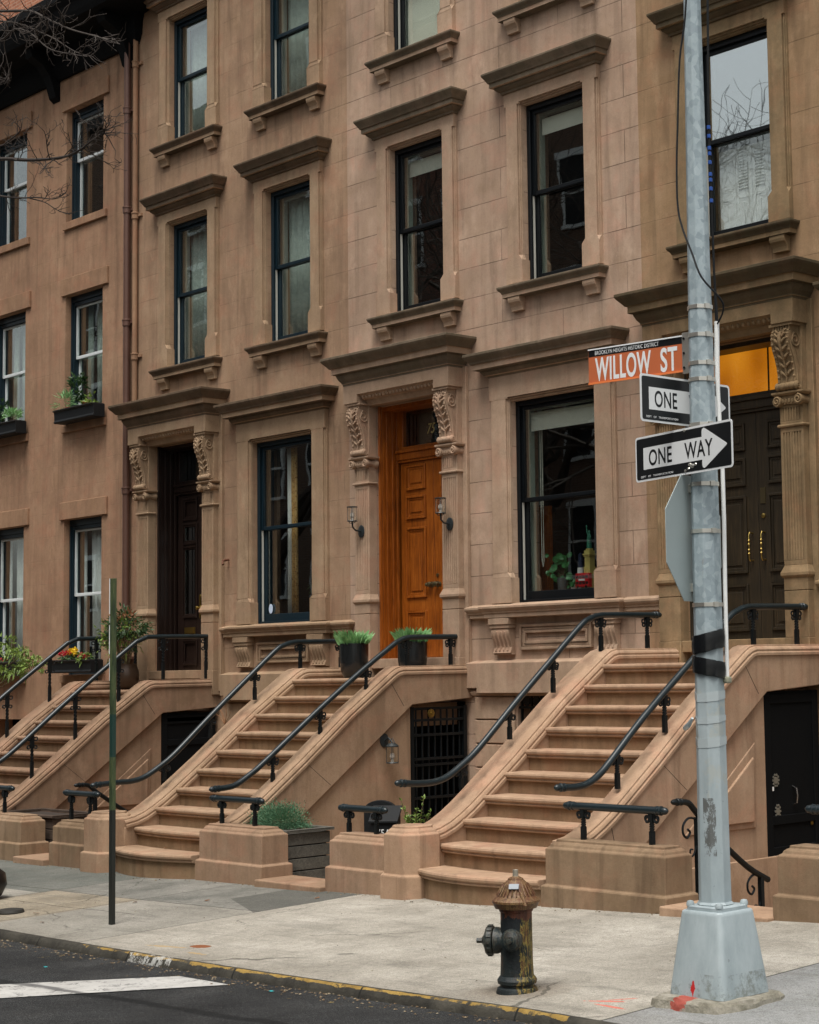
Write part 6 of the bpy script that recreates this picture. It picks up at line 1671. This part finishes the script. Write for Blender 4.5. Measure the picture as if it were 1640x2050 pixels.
x0, x1, z0, z1 = -26.37, -25.14, 2.19, 2.385
T = window_box('black window box of red and yellow flowers below the right sheer-curtained window', x0, x1, z0, z1, -.30, [('leaves', 'leafdk', (-25.75, -.17, z1 + .03), (.5, .09, .05), 260, .07, .035, 0, .3), ('trailing_leaves', 'leafyg', (-25.35, -.2, z1 + .03), (.2, .1, .10), 60, .08, .035, 4, .6)])
blossoms(T, 'red_flower', 'redfl', [(-26.12 + k * .07 + rn.uniform(-.02, .02), -.2 + rn.uniform(-.06, .03), z1 + .13 + rn.uniform(-.01, .03)) for k in range(5)] + [(-25.55 + k * .07, -.18 + rn.uniform(-.05, .03), z1 + .09) for k in range(3)], .075)
blossoms(T, 'yellow_flower', 'yelfl', [(-25.84 + k * .055 + rn.uniform(-.02, .02), -.2 + rn.uniform(-.06, .03), z1 + .15 + rn.uniform(-.01, .03)) for k in range(5)], .08)
x0, x1 = -28.87, -27.64
T = window_box('black window box with yellow flowers and a pale green shrub at the left edge', x0, x1, z0, z1, -.30, [('leaves', 'leafdk', (-28.25, -.17, z1 + .03), (.5, .09, .05), 200, .07, .035, 0, .3)])
blossoms(T, 'yellow_flower', 'yelfl', [(-28.62 + k * .07, -.2 + rn.uniform(-.06, .03), z1 + .09) for k in range(4)], .055)
blossoms(T, 'red_flower', 'redfl', [(-28.3 + k * .16, -.2, z1 + .07) for k in range(3)], .05)
x0, x1, z0, z1 = -26.36, -25.13, 6.165, 6.37
T = window_box('black window box of mixed greenery under the middle-floor window', x0, x1, z0, z1, -.28, [('grassy_tuft', 'leaftulip', (-26.15, -.17, z1 + .10), (.24, .12, .16), 220, .13, .012, 9, .1), ('dark_shrub', 'leafdk', (-25.75, -.15, z1 + .22), (.15, .10, .26), 260, .11, .035, 9, .2), ('leaves', 'leafyg', (-25.35, -.17, z1 + .06), (.18, .09, .08), 70, .07, .035, 5, .2)])
blossoms(T, 'pink_flower', 'redfl', [(-25.5, -.2, z1 + .08), (-25.44, -.18, z1 + .10), (-26.0, -.2, z1 + .05)], .04)
T = window_box('black window box of mixed greenery at the left edge of the middle floor', -28.87, -27.64, z0, z1, -.28, [('dark_shrub', 'leafdk', (-28.4, -.15, z1 + .2), (.2, .10, .22), 240, .11, .035, 8, .2), ('leaves', 'leaftulip', (-27.95, -.17, z1 + .08), (.28, .10, .10), 220, .09, .02, 9, .1)])
# pale green tree-like shrub standing before the far-left window
T = thing('shrub', 'lime green shrub with spreading branches at the left edge under the window', 'shrub', (-27.3, -1.4, -.1))
m_ = MB(); b0 = V((-27.6, -1.4, -.1)); ends = [at('y', -1.3, *q) for q in ((10, 1300), (30, 1315), (50, 1305), (68, 1325), (62, 1340), (35, 1345), (8, 1350), (5, 1285), (45, 1330))]
for e in ends: m_.tube([b0, b0 + V((.05, 0, 1.2)), (b0 + e) / 2 + V((0, 0, .8)), e], [.03, .022, .012, .004], 6)
m_.build('branches', MT['stem'], T)
m_ = MB()
for e in ends: ball_foliage(m_, e, .17, .16, .11, 85, .08, .03, rn, .1, 0, .8, 6)
m_.build('foliage', MT['leafyg'], T, recalc=False)


def planks(T, x0, x1, y0, y1, z0, z1, mat, n, lid=.03):
    h = (z1 - z0) / n
    for k in range(n):
        m_ = MB(); m_.box(x0, x1, y0, y1, z0 + k * h, z0 + (k + 1) * h - .012); m_.build('plank_course', mat, T, bevel=.004)
    m_ = MB(); m_.box(x0 + .03, x1 - .03, y0 + .03, y1 - .03, z0, z1 - .02); m_.build('inner_box', MT['black'], T)
    m_ = MB(); q = .035
    m_.box(x0 - q, x1 + q, y0 - q, y0 + .04, z1, z1 + lid); m_.box(x0 - q, x1 + q, y1 - .04, y1 + q, z1, z1 + lid); m_.box(x0 - q, x0 + .04, y0 + .04, y1 - .04, z1, z1 + lid); m_.box(x1 - .04, x1 + q, y0 + .04, y1 - .04, z1, z1 + lid)
    m_.build('rim', mat, T, bevel=.004)


T = thing('wooden_planter', 'grey weathered plank planter with juniper between the middle stoop and the mailbox', 'planter', (-16.1, -3.0, -.05))
planks(T, -16.55, -15.72, -3.34, -2.78, -.05, .47, MT['grwood'], 4)
m_ = MB(); ball_foliage(m_, (-16.22, -3.05, .53), .38, .26, .20, 9000, .026, .009, rn, .5, 0, .0, 90, low=-.2); m_.build('juniper', MT['leafjun'], T, recalc=False)
T = thing('wooden_planter', 'brown weathered plank planter behind the pedestal at the left', 'planter', (-21.2, -3.0, -.1))
planks(T, -21.95, -20.63, -3.32, -2.75, -.12, .41, MT['brwood'], 4)
m_ = MB(); m_.box(-21.9, -20.7, -3.28, -2.79, .38, .405); m_.build('soil', MT['soil'], T)
# mailbox
ya = R(35); c = V((-14.72, -2.85, -.06)); Mx = Matrix.Translation(c) @ Matrix.Rotation(ya, 4, 'Z')
T = thing('mailbox', 'black arched mailbox marked 75A behind the short railing', 'mailbox', c)
m_ = MB(); arch = [(-.21, 0), (.13, 0), (.13, .78)] + [(-.04 + .17 * math.cos(R(a)), .78 + .10 * math.sin(R(a))) for a in range(15, 180, 15)] + [(-.21, .78)]
m_.ext([Mx @ V((a, .0, b)) for a, b in arch], Mx.to_3x3() @ V((0, .05, 0))); m_.build('back_board', MT['black'], T, bevel=.006)
m_ = MB(); sec = [(0, .10), (-.16, .10), (-.16, .66), (-.15, .68), (0, .80)]
m_.ext([Mx @ V((-.09, a, b)) for a, b in sec], Mx.to_3x3() @ V((.27, 0, 0))); m_.ext([Mx @ V((-.11, a, b)) for a, b in ((0, .80), (-.18, .66), (-.18, .685), (0, .83))], Mx.to_3x3() @ V((.31, 0, 0)))
m_.build('box', MT['black'], T, bevel=.006)
text(T, '75A', Mx @ V((.045, -.1625, .56)), ya, .105, MT['white'], .8)
T = thing('small_plant', 'young yellow-green box plant in front of the barred gate', 'plant', (-14.15, -2.9, -.05))
m_ = MB(); m_.lathe([(0, -.05), (.10, -.05), (.13, .35), (.12, .36), (.12, .32), (0, .32)], (-14.15, -2.9, 0), 20); m_.build('pot', MT['black'], T)
m_ = MB(); m3 = MB()
for k in range(9):
    a = rn.uniform(0, 6.28); e = V((-14.15 + .2 * math.cos(a) * rn.uniform(.4, 1), -2.9 + .2 * math.sin(a) * rn.uniform(.4, 1), rn.uniform(.66, .86))); b = V((-14.15, -2.9, .33)); m_.tube([b, (b + e) / 2 + V((0, 0, .03)), e], [.006, .005, .003], 5)
    for q in range(34):
        tt = rn.uniform(.45, 1.02); p = b + (e - b) * tt; leaf(m3, p, V((rn.uniform(-1, 1), rn.uniform(-1, 1), rn.uniform(.1, 1))), .042, .020, rn.uniform(-1, 1), 0, 0)
m_.build('stems', MT['stem'], T); m3.build('leaves', MT['leafyg'], T, recalc=False)
# dry twigs by the left areaway
T = thing('dry_twigs', 'few dry orange twigs poking up beside the middle stoop string wall', 'twigs', (-21.0, -.6, .9)); m_ = MB()
for q in ((432, 1410), (440, 1418), (452, 1412), (447, 1436), (425, 1425), (462, 1425)):
    e = at('y', -1.0, *q); m_.tube([at('y', -1.0, 450, 1450), (at('y', -1.0, 450, 1450) + e) / 2 + V((.03, 0, .02)), e], [.006, .004, .002], 5)
m_.build('twigs', plain('orange_twig', (.22, .10, .04), .8), T)

# ================================================================== things in the windows
xw = -15.2
T = thing('side_table', 'worn wooden table top inside the parlor window of the middle house', 'table', (-15.2, .5, 2.9)); m_ = MB(); m_.box(-15.72, -14.5, .34, .75, 3.005, 3.045); m_.build('table_top', MT['oak'], T, bevel=.004)
m_ = MB(); m_.box(-15.66, -14.55, .40, .70, 2.90, 3.0); m_.build('table_rail', MT['oak'], T)
T = thing('house_plant', 'round-leaved pancake plant in a grey pot on the window table', 'house plant', (-15.45, .46, 3.05)); m_ = MB(); m_.lathe([(0, 3.046), (.052, 3.046), (.068, 3.19), (.062, 3.192), (0, 3.18)], (-15.45, .46, 0), 24); m_.build('pot', plain('grey_pot', (.10, .11, .11), .6), T)
m_ = MB(); mg = MB()
def disc(mb, c, r, nrm):
    q = V(nrm).normalized().to_track_quat('Z', 'Y').to_matrix(); mb.add([V(c)] + [V(c) + q @ V((r * math.cos(k * .7854), r * math.sin(k * .7854), .004)) for k in range(8)], [(0, 1 + k, 1 + (k + 1) % 8) for k in range(8)])
for k in range(34):
    e = V((-15.45 + rn.uniform(-.17, .15), .44 + rn.uniform(-.10, .08), rn.uniform(3.16, 3.48))); m_.tube([(-15.45, .46, 3.18), ((-15.45 + e.x) / 2, .46, (3.22 + e.z) / 2), e], .002, 4); disc(mg, e, rn.uniform(.022, .042), (rn.uniform(-.2, .9), -1, rn.uniform(-.2, .7)))
m_.build('stems', MT['stem'], T); mg.build('round_leaves', leafmat('bright_green_leaf', (.02, .12, .03), (.05, .24, .07), (.10, .36, .12), rough=.3), T, recalc=False)
T = thing('lighthouse_model', 'small white lighthouse model behind the pancake plant', 'ornament', (-15.18, .5, 3.05)); m_ = MB(); m_.lathe([(0, 3.046), (.045, 3.046), (.036, 3.30), (0, 3.30)], (-15.18, .5, 0), 16); m_.build('tower', MT['white'], T)
m_ = MB(); m_.lathe([(.034, 3.30), (.034, 3.38), (.04, 3.385), (.025, 3.39), (.025, 3.44), (.03, 3.445), (0, 3.48)], (-15.18, .5, 0), 14); m_.build('lantern_room', plain('navy_blue', (.02, .03, .07), .5), T)
T = thing('statue_model', 'green robed torch-bearing statue model on a yellow pedestal', 'statue', (-14.99, .47, 3.05)); cx0, cy0 = -14.985, .46
yl = plain('yellow_model_stone', (.55, .47, .15), .6); m_ = MB()
for (h, z0, z1) in ((.075, 3.046, 3.16), (.062, 3.16, 3.20), (.066, 3.20, 3.22), (.05, 3.22, 3.30), (.042, 3.30, 3.42), (.050, 3.42, 3.44), (.058, 3.44, 3.455), (.045, 3.455, 3.49), (.03, 3.49, 3.515)): m_.box(cx0 - h, cx0 + h, cy0 - h, cy0 + h, z0, z1)
for k in (-1, 0, 1): m_.box(cx0 + k * .016 - .004, cx0 + k * .016 + .004, cy0 - .046, cy0 - .040, 3.36, 3.40)
m_.build('model_pedestal', yl, T)
gm = plain('verdigris', (.05, .26, .17), .6, var=.35, vs=40); m_ = MB()
m_.lathe([(0, 3.515), (.030, 3.516), (.029, 3.54), (.024, 3.60), (.022, 3.64), (.024, 3.665), (.018, 3.68), (.009, 3.688), (.012, 3.70), (.012, 3.715), (.006, 3.725), (0, 3.728)], (cx0, cy0, 0), 14)
m_.tube([(cx0 - .016, cy0, 3.672), (cx0 - .030, cy0 - .004, 3.70), (cx0 - .036, cy0 - .006, 3.75), (cx0 - .037, cy0 - .006, 3.768)], [.008, .007, .005, .004], 7); m_.lathe([(.004, 3.765), (.009, 3.772), (.006, 3.785), (0, 3.795)], (cx0 - .037, cy0 - .006, 0), 8)
m_.tube([(cx0 + .016, cy0, 3.665), (cx0 + .026, cy0 - .012, 3.64), (cx0 + .016, cy0 - .024, 3.63)], [.008, .007, .006], 7)
for k in range(5): m_.tube([(cx0, cy0, 3.715), (cx0 + .02 * math.cos(R(30 + 30 * k)), cy0, 3.715 + .02 * math.sin(R(30 + 30 * k)))], [.003, .001], 4)
for k in range(7): m_.tube([(cx0 - .02 + k * .007, cy0 - .024, 3.52), (cx0 - .012 + k * .004, cy0 - .022, 3.66)], .003, 4)
m_.build('figure', gm, T)
T = thing('toy_bus', 'red double-decker toy bus in the parlor window', 'toy', (-15.0, .38, 3.05)); red = plain('toy_red', (.55, .012, .018), .3); m_ = MB(); m_.box(-15.12, -14.90, .35, .41, 3.06, 3.225); m_.build('body', red, T, bevel=.008)
m_ = MB()
for k in range(4): m_.box(-15.105 + k * .052, -15.065 + k * .052, .346, .35, 3.165, 3.195)
m_.build('upper_windows', MT['black'], T); m_ = MB(); m_.box(-15.06, -14.96, .345, .35, 3.135, 3.155); m_.build('side_advert', MT['white'], T); m_ = MB()
for k in range(4): m_.box(-15.105 + k * .052, -15.065 + k * .052, .346, .35, 3.095, 3.125)
m_.build('lower_windows', MT['black'], T)
for xx in (-15.08, -14.94): m_ = MB(); m_.lathe([(0, 0), (.016, 0), (.016, .01), (0, .01)], (xx, .352, 3.064), 12, Matrix.Rotation(R(90), 4, 'X')); m_.build('wheel', MT['black'], T)
T = thing('house_plant', 'small trailing plant beside the red toy bus', 'house plant', (-15.2, .38, 3.05)); m_ = MB(); m_.lathe([(0, 3.046), (.03, 3.046), (.038, 3.10), (0, 3.10)], (-15.20, .40, 0), 14); m_.build('pot', MT['white'], T)
mg = MB()
for k in range(16): disc(mg, (-15.2 + rn.uniform(-.08, .07), .37 + rn.uniform(-.02, .03), rn.uniform(3.07, 3.2)), rn.uniform(.015, .03), (rn.uniform(-.2, .9), -1, rn.uniform(-.2, .7)))
mg.build('round_leaves', bpy.data.materials['bright_green_leaf'], T, recalc=False)
T = thing('house_plant', 'leafy plant in a grey basket at the right of the leopard curtain', 'house plant', (-19.95, .45, 2.85)); m_ = MB(); m_.lathe([(0, 2.86), (.085, 2.86), (.095, 3.06), (.088, 3.062), (0, 3.04)], (-19.97, .45, 0), 20); m_.build('basket', plain('woven_grey_basket', (.20, .20, .18), .8, var=.6, vs=70), T)
m_ = MB(); ball_foliage(m_, (-20.05, .45, 3.35), .30, .12, .28, 60, .11, .055, rn, .3, 0, .4, 8, low=-1); m_.build('foliage', MT['leafdk'], T, recalc=False)
m_ = MB(); ball_foliage(m_, (-20.02, .40, 3.16), .12, .06, .08, 8, .10, .07, rn, .3, 0, .4, 3); m_.build('bright_leaves', MT['leafyg'], T, recalc=False)

# ================================================================== trees
def twig_tree(name, label, cat, base, seeds, mat, group=None, trunk=None):
    T = thing(name, label, cat, base, group)
    return T


def grow(mb, p, d, l, r, depth, rn, bud=None, seg=5, wob=.25, ch=(2, 3), upb=.05, minr=.002):
    pts = [V(p)]; d = V(d).normalized(); k = 4
    for i in range(k):
        d = (d + V((rn.gauss(0, wob), rn.gauss(0, wob), rn.gauss(0, wob) + upb))).normalized(); pts.append(pts[-1] + d * l / k)
    mb.tube(pts, [max(minr, 1.15 * r * (1 - .5 * i / k)) for i in range(k + 1)], seg if r > .012 else 4, cap=False)
    if depth <= 0:
        if bud: bud.append(pts[-1])
        return
    for c in range(rn.randint(*ch)):
        i = rn.randint(1, k); q = V((rn.gauss(0, 1), rn.gauss(0, 1), rn.gauss(0, .7))); nd = (d + q * .75).normalized()
        grow(mb, pts[i], nd, l * rn.uniform(.5, .8), max(minr, r * .5), depth - 1, rn, bud, seg, wob, ch, upb, minr)


rn = random.Random(77)
T = thing('bare_tree', 'bare street tree whose budding branches reach in from the left edge', 'tree', (-18.4, -6.3, gz(-18.4, -6.3)))
m_ = MB(); m_.tube([(-18.4, -6.3, -.2), (-18.45, -6.25, 1.2), (-18.36, -6.3, 2.6), (-18.42, -6.38, 4.2), (-18.32, -6.3, 5.9), (-18.44, -6.26, 7.6), (-18.25, -6.15, 9.4), (-18.3, -6.2, 11)], [.20, .15, .135, .125, .11, .085, .055, .03], 12); m_.build('trunk', MT['bark'], T)
def limb(pix, y0, y1, r0, r1, n, L, seed, start=None, dep=1):
    rn = random.Random(seed); k = len(pix); pts = []
    for i, (px, py) in enumerate(pix): pts.append(at('y', y0 + (y1 - y0) * i / (k - 1), px, py))
    if start: pts = [V(start)] + pts
    P = smooth_path([tuple(p) for p in pts], 4); N = len(P); m_ = MB(); bud = []
    m_.tube(P, [r0 + (r1 - r0) * i / (N - 1) for i in range(N)], 7)
    for q in range(n):
        i = rn.randint(int(N * .28), N - 1); d = (P[min(i + 1, N - 1)] - P[max(i - 1, 0)]).normalized()
        sd = V((rn.gauss(0, .6), rn.gauss(0, .6), rn.gauss(.25, .8)))
        grow(m_, P[i], d * .9 + sd * .8, L * rn.uniform(.4, 1), r1 * 1.1, dep, rn, bud, 4, .30, (1, 3), .03, .0022)
    m_.build('branch', MT['bark'], T)
    return bud
buds = []
buds += limb([(-80, 20), (0, 22), (60, 22), (95, 38), (140, 58), (190, 72), (240, 88)], -6.3, -6.5, .018, .005, 26, .34, 1, (-18.36, -6.3, 7.6))
buds += limb([(-60, 40), (0, 42), (40, 48), (70, 60), (110, 78), (150, 103), (187, 114)], -6.3, -6.0, .013, .004, 24, .30, 2, (-18.36, -6.3, 7.6))
buds += limb([(-60, 70), (0, 80), (30, 58), (60, 66), (95, 95), (125, 105), (175, 113)], -6.3, -6.6, .012, .004, 22, .30, 3, (-18.36, -6.3, 7.6))
buds += limb([(-60, 15), (0, 28), (15, 45), (8, 90), (20, 150), (12, 165)], -6.2, -5.8, .012, .003, 12, .34, 12, (-18.36, -6.3, 7.6))
buds += limb([(-80, 330), (0, 318), (50, 320), (100, 318), (135, 312), (160, 300), (185, 280), (208, 265)], -6.3, -6.4, .024, .005, 34, .34, 4, (-18.35, -6.3, 5.8), 2)
buds += limb([(-60, 300), (0, 292), (15, 283), (40, 262), (30, 245), (22, 248)], -6.2, -6.5, .012, .003, 9, .25, 5, (-18.35, -6.3, 6.4))
buds += limb([(100, 318), (95, 300), (92, 275), (88, 262)], -6.35, -6.5, .006, .003, 6, .18, 6)
buds += limb([(-60, 380), (0, 392), (40, 396), (75, 395), (105, 398), (125, 390)], -6.3, -6.2, .014, .003, 15, .26, 7, (-18.35, -6.3, 5.8), 1)
buds += limb([(60, 397), (90, 405), (110, 418), (132, 428)], -6.25, -6.1, .006, .003, 8, .18, 8)
rn = random.Random(4)
m_ = MB()
for b in rn.sample(buds, min(len(buds), 150)):
    leaf(m_, b, (rn.uniform(-1, 1), rn.uniform(-1, 1), rn.uniform(0, 1)), .03, .016, 0); leaf(m_, b, (rn.uniform(-1, 1), rn.uniform(-1, 1), rn.uniform(0, 1)), .022, .014, 1)
o = m_.build('buds', MT['leafyg'], T, recalc=False); o['kind'] = 'stuff'
for i, (x, y, h) in enumerate(((-27, -17.6, 1.55), (-36, -17.8, 1.5), (-46, -17.4, 1.45), (-16, -17.5, 1.2))):
    rn = random.Random(100 + i)
    T2 = thing('bare_tree', ['bare tree across the street seen mirrored in the upper right window', 'tallest bare tree across the street', 'bare tree far down the opposite sidewalk', 'bare tree opposite the oak door', 'bare tree further down this sidewalk, left of the frame'][i], 'tree', (x, y, gz(x, y)), 'bare street trees')
    m_ = MB(); z = gz(x, y) - .1; m_.tube([(x, y, z), (x + .1, y, z + 2.2 * h), (x - .05, y + .1, z + 4.5 * h)], [.24 * h, .18 * h, .15 * h], 12); m_.build('trunk', MT['bark'], T2)
    for k in range(5):
        m_ = MB(); a = k * 1.3 + rn.uniform(0, .5)
        grow(m_, (x - .05 + rn.uniform(-.05, .05), y + .1, z + (3.4 + .25 * k) * h), (math.cos(a) * .75, math.sin(a) * .75, .85), 4.6 * h, .10 * h, 5, rn, None, 6, .16, (3, 4), .06, .006)
        m_.build('branch', MT['bark'], T2)

# ================================================================== the other side of the street, unseen, shaped for the window reflections
bm1 = brickmat('red_brick_far', (.13, .045, .028), (.20, .075, .045), (.25, .22, .18)); bm2 = brickmat('brown_brick_far', (.10, .055, .035), (.15, .085, .055), (.22, .2, .17)); bm3 = plain('tan_stucco_far', (.22, .18, .14), .9)
wmesh = MB(); wmesh.box(-.5, .5, -.03, .02, 0, 1.9); wf = wmesh
xe = -66
for i, (w, h, mt) in enumerate(((8, 23.5, bm2), (7, 22.0, bm1), (7.4, 25.5, bm2), (6.4, 22.5, bm1), (3.8, 21.0, bm2), (3.4, 10.6, bm3), (6.6, 10.4, bm1), (7.2, 11.6, bm2), (6.4, 10.8, bm1), (8, 11.5, bm3))):  # unseen houses, heights and widths chosen for what the panes mirror
    Hh = thing('row_house', ['far brown brick row house down the opposite side', 'second red brick row house down the opposite side', 'tallest brown brick row house on the opposite side', 'red brick row house beside the tallest one opposite', 'narrow tall brown brick house on the opposite side, shaped to darken window reflections', 'narrow low tan stucco row house on the opposite side', 'lowest red brick row house on the opposite side', 'brown brick row house opposite the dark entrance', 'red brick row house opposite the oak door', 'wide tan row house opposite the lamp post'][i], 'house', (xe + w / 2, -20.3, .2), 'row houses across the street')
    m_ = MB(); m_.box(xe, xe + w - .01, -22.6 if i in (3, 4) else -30, -20.2, -.5, h); m_.build('wall', mt, Hh)  # two tall houses kept shallow so the right window mirrors sky
    m_ = MB(); m_.box(xe, xe + w - .02, -20.19, -19.75, h - .5, h + .15); m_.build('roof_cornice', MT['black'], Hh)
    n = 1 if w < 5 else 3
    for fl_ in range(int((h - 1) / 3.4)):
        for k in range(n):
            xx = xe + w * (k + .5) / n; zz = 1.3 + fl_ * 3.3
            m_ = MB(); m_.box(xx - .62, xx + .62, -20.2, -20.12, zz - .1, zz); m_.box(xx - .56, xx - .48, -20.2, -20.14, zz, zz + 1.9); m_.box(xx + .48, xx + .56, -20.2, -20.14, zz, zz + 1.9); m_.box(xx - .48, xx + .48, -20.2, -20.14, zz + .9, zz + .97); m_.box(xx - .62, xx + .62, -20.2, -20.12, zz + 1.9, zz + 2.1)
            o = m_.build('window', MT['frameL'], Hh)
            m_ = MB(); m_.box(xx - .48, xx + .48, -20.199, -20.16, zz, zz + 1.9); m_.build('pane', MT['black'], o)
    xe += w

xe = -32.32
for i, (w, h, mt) in enumerate(((7.0, 13.2, bm1), (7.4, 12.4, bm3), (7.0, 13.6, bm2), (9, 12.8, bm1))):
    xe -= w
    Hh = thing('row_house', ['red brick row house next to the stucco building', 'tan stucco row house two doors past the stucco building', 'brown brick row house further down this side', 'last red brick row house down this side'][i], 'house', (xe + w / 2, .1, .0), 'row houses further down the terrace')
    m_ = MB(); m_.box(xe, xe + w - .01, .0, 9, -1.2, h); m_.build('wall', mt, Hh)
    m_ = MB(); m_.box(xe, xe + w - .02, -.55, -.002, h - .5, h + .15); m_.build('roof_cornice', MT['deepblack'], Hh)
    for fl_ in range(3):
        for k in range(3):
            xx = xe + w * (k + .5) / 3; zz = 2.4 + fl_ * 3.5
            m_ = MB(); m_.box(xx - .62, xx + .62, -.08, .0, zz - .1, zz); m_.box(xx - .56, xx - .48, -.06, 0, zz, zz + 2.0); m_.box(xx + .48, xx + .56, -.06, 0, zz, zz + 2.0); m_.box(xx - .48, xx + .48, -.06, 0, zz + .95, zz + 1.02); m_.box(xx - .62, xx + .62, -.08, 0, zz + 2.0, zz + 2.2)
            o = m_.build('window', MT['frameL'], Hh)
            m_ = MB(); m_.box(xx - .48, xx + .48, -.04, -.001, zz, zz + 2.0); m_.build('pane', MT['black'], o)
m_ = MB(); m_.add([(-400, -400, -1.36), (400, -400, -1.36), (400, 400, -1.36), (-400, 400, -1.36)], [(0, 1, 2, 3)])
tag(m_.build('ground', plain('distant_ground', (.14, .135, .12), .95)), kind='structure')

# ================================================================== light
w = bpy.data.worlds.new('World'); SC.world = w; w.use_nodes = True
nt = w.node_tree; bg = nt.nodes['Background']
sky = nt.nodes.new('ShaderNodeTexSky'); sky.sky_type = 'NISHITA'; sky.sun_disc = False
SUN_EL, SUN_AZ = R(66), R(150)
sky.sun_elevation = SUN_EL; sky.sun_rotation = SUN_AZ; sky.air_density = 1.6; sky.dust_density = 5; sky.ozone_density = 1
hs = nt.nodes.new('ShaderNodeHueSaturation'); hs.inputs['Saturation'].default_value = .25
nt.links.new(sky.outputs[0], hs.inputs['Color']); nt.links.new(hs.outputs[0], bg.inputs[0]); bg.inputs[1].default_value = .092
ld = bpy.data.lights.new('sun', 'SUN'); ld.energy = 1.95; ld.angle = R(30); ld.color = (1, .96, .90)
lo = bpy.data.objects.new('sun', ld); COL.objects.link(lo)
# sun direction: sky rotation measured from +Y towards +X
dv = V((math.sin(SUN_AZ) * math.cos(SUN_EL), math.cos(SUN_AZ) * math.cos(SUN_EL), math.sin(SUN_EL)))
lo.rotation_euler = dv.to_track_quat('Z', 'Y').to_euler()
SC.view_settings.view_transform = 'Standard'; SC.view_settings.look = 'None'; SC.view_settings.exposure = .70; SC.view_settings.gamma = 1
SC.view_settings.use_curve_mapping = False
